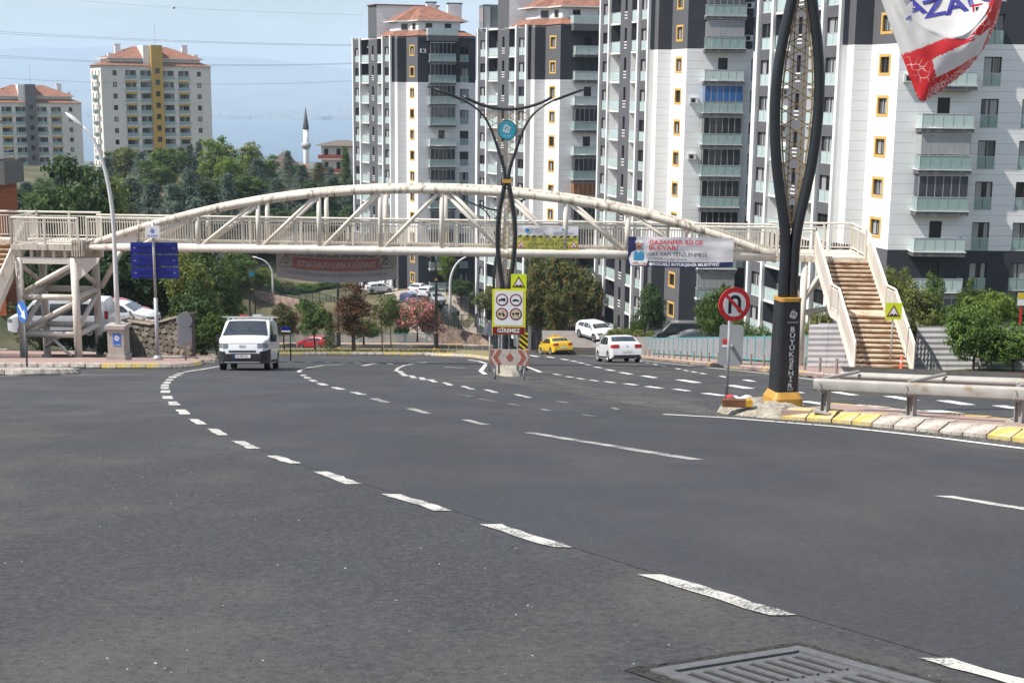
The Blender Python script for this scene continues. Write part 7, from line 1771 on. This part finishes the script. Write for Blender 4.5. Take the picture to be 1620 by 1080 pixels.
# left edge building
lbp = W(-12, 350, 84); lb_ = thing('brick_building', 'orange and grey building corner cut off by the left edge', 'building', (lbp.x, lbp.y, lbp.z-4)); kz = 84/FPX; z_ = lambda py: 4+(350-py)*kz
TERRA = mat('terracotta_cladding', (.36, .11, .045), .8, .15, 2, 0, lines=(.3, .03)); GR2 = mat('grey_band', (.16, .16, .15), .85, .06, 1)
MB().box(-8, .55, 0, 3, -2, z_(292)).build('lower_wall', TERRA, lb_); MB().box(-8, 1.05, -.35, 3, z_(292), z_(256)).build('band', GR2, lb_); MB().box(-8, -.5, .6, 3, z_(256), z_(196)).build('upper_wall', TERRA, lb_); MB().box(-.5, -.2, .9, 1.7, z_(256), z_(200)).build('white_pier', WALLW, lb_)
MB().add([(-8, -.8, z_(193)), (.35, -.8, z_(198)), (.35, 2.5, z_(198)), (-8, 2.5, z_(193)), (-8, -.8, z_(176)), (-.9, -.8, z_(184)), (-.9, 2.5, z_(184)), (-8, 2.5, z_(176))], [(0, 3, 2, 1), (4, 5, 6, 7), (0, 1, 5, 4), (1, 2, 6, 5), (2, 3, 7, 6), (3, 0, 4, 7)]).build('roof', mat('dark_roof', (.06, .045, .04), .8, .2, 2), lb_)
for i in range(3): x = -2.2+i*.82; fw = MB().box(x-.28, x+.28, -.03, .0, z_(345), z_(300)).build('window', BROWN, lb_); MB().quad((x-.22, -.035, z_(343)), (x+.22, -.035, z_(343)), (x+.22, -.035, z_(302)), (x-.22, -.035, z_(302))).build('pane', P_GREY, fw)
rl_ = MB()
for zz in (240, 246, 252): rl_.bar((-1.5, -.3, z_(zz)), (.4, -.3, z_(zz)), .05, .05); rl_.bar((.4, -.3, z_(zz)), (.4, 3, z_(zz)), .05, .05)
for x in (-1.5, -.9, -.3, .4): rl_.bar((x, -.3, z_(256)), (x, -.3, z_(239)), .05, .05)
rl_.build('balcony_rail', ALU, lb_)
# minaret, mosque roof, pale house
mp_ = W(485, 265, 430); km = 430/FPX; mn = thing('minaret', 'white minaret with dark pointed cap in front of the sea', 'minaret', (mp_.x, mp_.y, mp_.z-14)); zz = lambda py: 14+(265-py)*km
MB().tube([(0, 0, -4), (0, 0, zz(238)), (0, 0, zz(234)), (0, 0, zz(205))], [.95, .95, .88, .88], 14).build('shaft', WALLW, mn, True); MB().tube([(0, 0, zz(236)), (0, 0, zz(232)), (0, 0, zz(227))], [.95, 1.55, 1.6], 14).build('gallery', mat('grey_stone', (.42, .41, .39), .85), mn, True); MB().tube([(0, 0, zz(205)), (0, 0, zz(203)), (0, 0, zz(171))], [1.02, .98, .04], 14).build('cap', mat('lead_cap', (.055, .06, .07), .6), mn, True)
hs = W(532, 262, 330); kh = 330/FPX; ho = thing('pale_house', 'pale two storey house with brown roof and red balcony bands near the minaret', 'house', (hs.x, hs.y, hs.z-10), R_(6)); zz = lambda py: 10+(262-py)*kh
MB().box(-3.6, 6, 0, 8, -6, zz(231)).build('wall', CREAM, ho); MB().add([(-5, -1.3, zz(231)), (7, -1.3, zz(231)), (7, 9, zz(231)), (-5, 9, zz(231)), (0, 4, zz(223)), (3, 4, zz(223))], [(0, 1, 5, 4), (1, 2, 5), (2, 3, 4, 5), (3, 0, 4), (3, 2, 1, 0)]).build('roof', mat('brown_roof', (.15, .12, .10), .85, .15, 1), ho)
for py in (248, 270): MB().box(-4.4, 3, -1.1, 0, zz(py)-.5, zz(py)+.45).box(-4.5, 3.1, -1.2, 0, zz(py)-.7, zz(py)-.5, 1).build('balcony', [mat('red_band', (.33, .09, .06), .8), WSLAB], ho)
for py in (240, 261):
    for x in (-2.4, .6): w = MB().box(x-.5, x+.5, -.05, 0, zz(py)-1.1, zz(py)+.7).build('window', BROWN, ho); MB().quad((x-.4, -.055, zz(py)-1), (x+.4, -.055, zz(py)-1), (x+.4, -.055, zz(py)+.6), (x-.4, -.055, zz(py)+.6)).build('pane', P_DARK, w)
mq = W(443, 268, 400); kq = 400/FPX; mo = thing('mosque', 'brown pyramid roofed mosque among the trees left of the minaret', 'mosque', (mq.x, mq.y, mq.z-8))
MB().box(-5, 5, 0, 10, -6, 8.2).build('wall', CREAM, mo); MB().add([(-5.8, -.8, 8.1), (5.8, -.8, 8.1), (5.8, 10.8, 8.1), (-5.8, 10.8, 8.1), (0, 5, 8.1+25*kq)], [(0, 1, 4), (1, 2, 4), (2, 3, 4), (3, 0, 4), (3, 2, 1, 0)]).build('roof', mat('mosque_roof', (.12, .085, .07), .8, .15, 1), mo); MB().tube([(0, 5, 8+24*kq), (0, 5, 8+32*kq)], .12, 6).build('finial', ALU, mo)
MB().add([(4, -2, 7.0), (8, -2, 7.0), (8, 5, 9.4), (4, 5, 9.4)], [(0, 1, 2, 3)]).build('side_roof', TILE, mo)
# overhead wires
WIRE = mat('cable', (.10, .11, .13), .6)
def wire(label, pts, Z, r=.024):
    P = [W(*q, Z) for q in pts]; a, b, c = P; f = []
    for i in range(25): t = i/24; f.append(a*(1-t)*(1-2*t)+b*4*t*(1-t)+c*t*(2*t-1))
    return tag(MB().tube([p-a for p in f], r, 5).build('overhead_wire', WIRE, None, True, a), label, 'wire', 'power lines across the sky')
for lb, pts in (('uppermost overhead wire of the sky, passing above both far towers', ((-40, 47.5), (270, 64), (575, 71.5))), ('overhead wire just under the uppermost one, left half of sky', ((-40, 51), (270, 66), (575, 72.8))), ('overhead wire crossing the roof of the ochre striped tower', ((-40, 85), (290, 101.5), (575, 99))), ('overhead wire doubling the one over the ochre tower roof', ((-40, 88), (290, 103), (575, 100.4))), ('lowest overhead wire, crossing the middle of the ochre striped tower', ((-40, 121.5), (290, 133.5), (575, 127)))): wire(lb, pts, 250)
wire('overhead wire at the very top left carrying a marker ball', ((60, -6), (275, 12), (575, 24)), 260, .016); mb_ = W(275, 12, 260); q = MB(); q.tube([(0, 0, -.3), (0, 0, -.22), (0, 0, 0), (0, 0, .22), (0, 0, .3)], [.02, .22, .3, .22, .02], 10); tag(q.build('marker_ball', mat('ball_grey', (.5, .45, .42), .6), None, True, mb_), 'small pale marker ball on the topmost wire in the sky', 'marker ball')

# ------------------------------------------------------------------ torn banner hanging at upper right
tb = thing('torn_banner', 'torn white and red banner curling from above at upper right', 'banner', W(1480, 60, 20.5)); o0 = W(1480, 60, 20.5); C_ = lambda px, py, Z: W(px, py, Z)-o0
def spl(pts, t):
    n = len(pts)-1; x = min(t*n, n-1e-6); i = int(x); u = x-i; g = lambda k: Vector(pts[max(0, min(n, k))])
    p0, p1, p2, p3 = g(i-1), g(i), g(i+1), g(i+2); return .5*((2*p1)+(-p0+p2)*u+(2*p0-5*p1+4*p2-p3)*u*u+(-p0+3*p1-3*p2+p3)*u**3)
outer = [(1330, -190), (1362, -95), (1394, 0), (1416, 60), (1434, 108), (1447, 142), (1458, 161), (1478, 150), (1505, 132), (1532, 108), (1556, 78), (1573, 44), (1584, 8), (1592, -60), (1600, -190)]
fold = [(1398, -190), (1412, -80), (1430, 0), (1440, 20), (1452, 34), (1468, 46), (1486, 54), (1504, 59), (1520, 58), (1534, 50), (1548, 36), (1562, 16), (1572, -12), (1580, -70), (1590, -190)]
inner = [(1415, -190), (1425, -120), (1440, -70), (1450, -60), (1462, -60), (1474, -60), (1488, -60), (1502, -60), (1516, -60), (1528, -62), (1540, -66), (1552, -75), (1562, -95), (1572, -130), (1585, -190)]
def lin(pts, t): return spl([(x, y, 0) for x, y in pts], t)
def tbp(u, v):
    a, b, c = lin(outer, u), lin(fold, u), lin(inner, u)
    if v < .5: k = v*2; p = a.lerp(b, k); z = 20.4-.07*math.sin(k*math.pi*.8)-.16*k+.03*noise.noise(Vector((u*9, v*7, 1)))
    else: k = (v-.5)*2; p = b.lerp(c, k); z = 20.2+.55*k**.8+.04*noise.noise(Vector((u*6, v*8, 4)))
    if v < .02 and .3 < u < .75: p = p+Vector((noise.noise(Vector((u*90, 1, 0)))*3, noise.noise(Vector((u*90, 5, 0)))*4, 0))
    return C_(p.x, p.y, z)
def tbm(u, v):
    p = lin(outer, u).lerp(lin(fold, u), min(v*2, 1)); x, y = p.x, p.y
    if v >= .5: return 3 if (u > .80 and v < .62) else 0
    def inside(poly):
        c = False
        for i in range(len(poly)):
            (x0, y0), (x1, y1) = poly[i], poly[(i+1) % len(poly)]
            if (y0 > y) != (y1 > y) and x < (x1-x0)*(y-y0)/(y1-y0)+x0: c = not c
        return c
    if inside([(1474, 94), (1545, 62), (1535, 56), (1552, 56), (1567, 43), (1560, 62), (1549, 92), (1543, 88), (1520, 104), (1482, 123)]): return 0
    if inside([(1424, 88), (1496, 61), (1530, 62), (1560, 30), (1575, -200), (1640, -200), (1600, 20), (1560, 90), (1500, 150), (1440, 175)]): return 2 if (v < .10 and u > .45) else 1
    return 0
m = MB(); m.grid(tbp, 150, 80, face=tbm); m.f = [q[::-1] for q in m.f]
def red_mat(name, col, crack):
    mt = mat(name, col, .5, .08, 3); t_ = mt.node_tree; n = t_.nodes; L = t_.links; b = n['Principled BSDF']; src = b.inputs['Base Color'].links[0].from_socket
    c = n.new('ShaderNodeTexCoord'); v = n.new('ShaderNodeTexVoronoi'); v.feature = 'DISTANCE_TO_EDGE'; v.inputs['Scale'].default_value = crack[0]; z = n.new('ShaderNodeTexNoise'); z.inputs['Scale'].default_value = 5; ad = n.new('ShaderNodeMix'); ad.data_type = 'RGBA'; ad.inputs['Factor'].default_value = .12
    L.new(c.outputs['Object'], z.inputs[0]); L.new(c.outputs['Object'], ad.inputs['A']); L.new(z.outputs['Color'], ad.inputs['B']); L.new(ad.outputs['Result'], v.inputs['Vector']); r = n.new('ShaderNodeMapRange'); r.inputs[1].default_value = crack[1]; r.inputs[2].default_value = crack[1]*.4; L.new(v.outputs['Distance'], r.inputs[0])
    x = n.new('ShaderNodeMix'); x.data_type = 'RGBA'; z9 = n.new('ShaderNodeTexNoise'); z9.inputs['Scale'].default_value = 2.6; L.new(c.outputs['Object'], z9.inputs[0]); r9 = n.new('ShaderNodeMapRange'); r9.inputs[1].default_value = crack[2]; r9.inputs[2].default_value = crack[2]+.08; L.new(z9.outputs[0], r9.inputs[0]); m9 = n.new('ShaderNodeMath'); m9.operation = 'MULTIPLY'; L.new(r.outputs[0], m9.inputs[0]); L.new(r9.outputs[0], m9.inputs[1])
    L.new(m9.outputs[0], x.inputs['Factor']); L.new(src, x.inputs['A']); x.inputs['B'].default_value = (.75, .66, .64, 1); L.new(x.outputs['Result'], b.inputs['Base Color']); return mt
RC1 = red_mat('cracked_red', (.56, .025, .03), (9.0, .035, .50)); RC2 = red_mat('shredded_red', (.52, .03, .035), (22, .10, .38)); n0 = len(m.v)
tbo = m.build('cloth', [mat('banner_pvc', (.80, .79, .77), .45, .05, 3, transl=.4), RC1, RC2, mat('banner_red_inside', (.60, .05, .045), .5)], tb, True)
sol = tbo.modifiers.new('thickness', 'SOLIDIFY'); sol.thickness = .004; sol.offset = 1
# printed letters on the inner face
def inner_pt(p):         # letter sheet coordinates (picture units) laid on the inner face
    px, py = p[0], p[2]
    best = None
    for u in np.linspace(.2, .85, 66):
        b, c = lin(fold, u), lin(inner, u); 
        dx = abs((b.x+(c.x-b.x)*min(max((py-b.y)/(c.y-b.y), 0), 1))-px)
        if best is None or dx < best[0]: best = (dx, min(max((py-b.y)/(c.y-b.y), 0), 1), u)
    return C_(px, py, 20.2+.55*best[1]**.8+.04*noise.noise(Vector((best[2]*6, (.5+best[1]/2)*8, 4)))-.009)
INK = mat('violet_ink', (.045, .045, .26), .5)
for chx, cx, cy, sz, rot in (('A', 1447, 14, 34, .28), ('Z', 1478, 14, 36, .20), ('A', 1512, 9, 36, .22), ('N', 1548, -6, 38, .30)):
    vs, fs = text_mesh(chx, sz*1.05, bold=1.2); k = 1.35; out = []
    for v in vs:
        x, z = v[0]*k, v[2]; x, z = x*math.cos(rot)-z*math.sin(rot), x*math.sin(rot)+z*math.cos(rot); out.append(inner_pt((cx+x, 0, cy-z)))
    MB().add(out, fs).build('lettering', INK, tb)
for poly, mt, dz in (([(1537, 8), (1561, 4), (1541, 27)], SRED, .05), ([(1541, 11), (1555, 8), (1543, 22)], SWHITE, .06), ([(1543, 12), (1549, 11), (1545, 19)], SBLACK, .07)):
    MB().add([C_(x, y, 20.2+.2-dz) for x, y in poly], [(0, 1, 2)]).build('warning_triangle', mt, tb)
MB().tube([C_(1250, -185, 20.4), C_(1330, -190, 20.4), C_(1470, -192, 20.4), C_(1600, -190, 20.4), C_(1750, -185, 20.4)], .008, 5).build('rope', WIRE, tb)

# ------------------------------------------------------------------ sea, far shore, hills
sea = MB(); sea.quad((-9000, 2600, -172), (9000, 2600, -172), (9000, 9800, -172), (-9000, 9800, -172)); sm_ = mat('sea_water', (.05, .10, .15), .25, .1, .002, .15)
tag(sea.build('sea', sm_), kind='structure')
hm = MB(); xs_ = np.linspace(-9000, 9000, 121); ys_ = np.linspace(8300, 13800, 32)
def hill(x, y):
    t = (y-8300)/5500; n = noise.fractal(Vector((x*.00035, y*.0004, 3)), 1.0, 2.0, 5); r = 400+70*noise.noise(Vector((x*.0002+3, 1, 0)))+30*math.sin(x*.0011)-.022*x
    return -176+max(0, (t**1.3)*r*(1+.18*n))+14*max(0, noise.noise(Vector((x*.003, y*.003, 9))))*(t > 0)
for y in ys_:
    for x in xs_: hm.v.append((x, y, hill(x, y)))
hm.f = [(j*121+i, j*121+i+1, (j+1)*121+i+1, (j+1)*121+i) for j in range(31) for i in range(120)]; hm.m = [0]*len(hm.f)
tag(hm.build('far_hills', mat('hill_haze_tint', (.17, .20, .21), .95, .3, .002, 0, stain=(.20, .21, .20), stain_scale=(.004, .004, .004), stain_pos=(.5, .6)), None, True), kind='structure')  # hill colour paled and blued so haze fading is painted in
tw = MB(); rt = random.Random(12)
for _ in range(330):
    x = rt.gauss(-1500, 900); y = 8340+abs(rt.gauss(0, 420)); s_ = rt.uniform(12, 34); z = hill(x, y); tw.box(x-s_, x+s_, y, y+s_, z-5, z+rt.uniform(6, 17))
for x in (-1190, -1120, -1700, -2050): tw.box(x-60, x+70, 8320, 8380, -176, -176+24)
tag(tw.build('far_town', mat('town_white', (.42, .40, .38), .8, .2, .01)), 'pale specks of a town along the far shore', 'town', kind='stuff')
# side street behind the pink wall, draped on the ground
sx_ = [W(*q) for q in ((566, 464, 205), (640, 461, 190), (722, 466, 187), (776, 490, 182), (830, 520, 174), (800, 538, 173), (740, 518, 178), (700, 507, 179), (668, 496, 179.5), (640, 486, 180))]
poly = [(p.x, p.y) for p in sx_]
def inpoly(x, y):
    c = False
    for i in range(len(poly)):
        (x0, y0), (x1, y1) = poly[i], poly[(i+1) % len(poly)]
        if (y0 > y) != (y1 > y) and x < (x1-x0)*(y-y0)/(y1-y0)+x0: c = not c
    return c
ss = MB(); st = 1.5; idx = {}
for i in range(-40, 40):
    for j in range(100, 160):
        if inpoly((i+.5)*st, (j+.5)*st):
            ids = []
            for a_, b_ in ((i, j), (i+1, j), (i+1, j+1), (i, j+1)):
                if (a_, b_) not in idx: idx[(a_, b_)] = len(ss.v); ss.v.append((a_*st, b_*st, ground_z(a_*st, b_*st)+.12))
                ids.append(idx[(a_, b_)])
            ss.f.append(tuple(ids)); ss.m.append(0)
tag(ss.build('side_street', mat('pale_concrete_paving', (.36, .31, .26), .9, .12, .4, .2), None, True), kind='structure')
# ------------------------------------------------------------------ haze
hz = MB().box(-9600, 9600, -600, 15000, -195, 430).build('haze', None or bpy.data.materials.new('haze_air')); hmz = hz.data.materials[0]; hmz.use_nodes = True; t = hmz.node_tree; t.nodes.clear(); o = t.nodes.new('ShaderNodeOutputMaterial'); pv = t.nodes.new('ShaderNodeVolumePrincipled')
pv.inputs['Color'].default_value = (.66, .82, 1.0, 1); pv.inputs['Density'].default_value = HAZE; pv.inputs['Anisotropy'].default_value = 0.0
t.links.new(pv.outputs[0], o.inputs['Volume']); tag(hz, 'thin bluish summer haze over the gulf and hills', 'haze', kind='stuff')
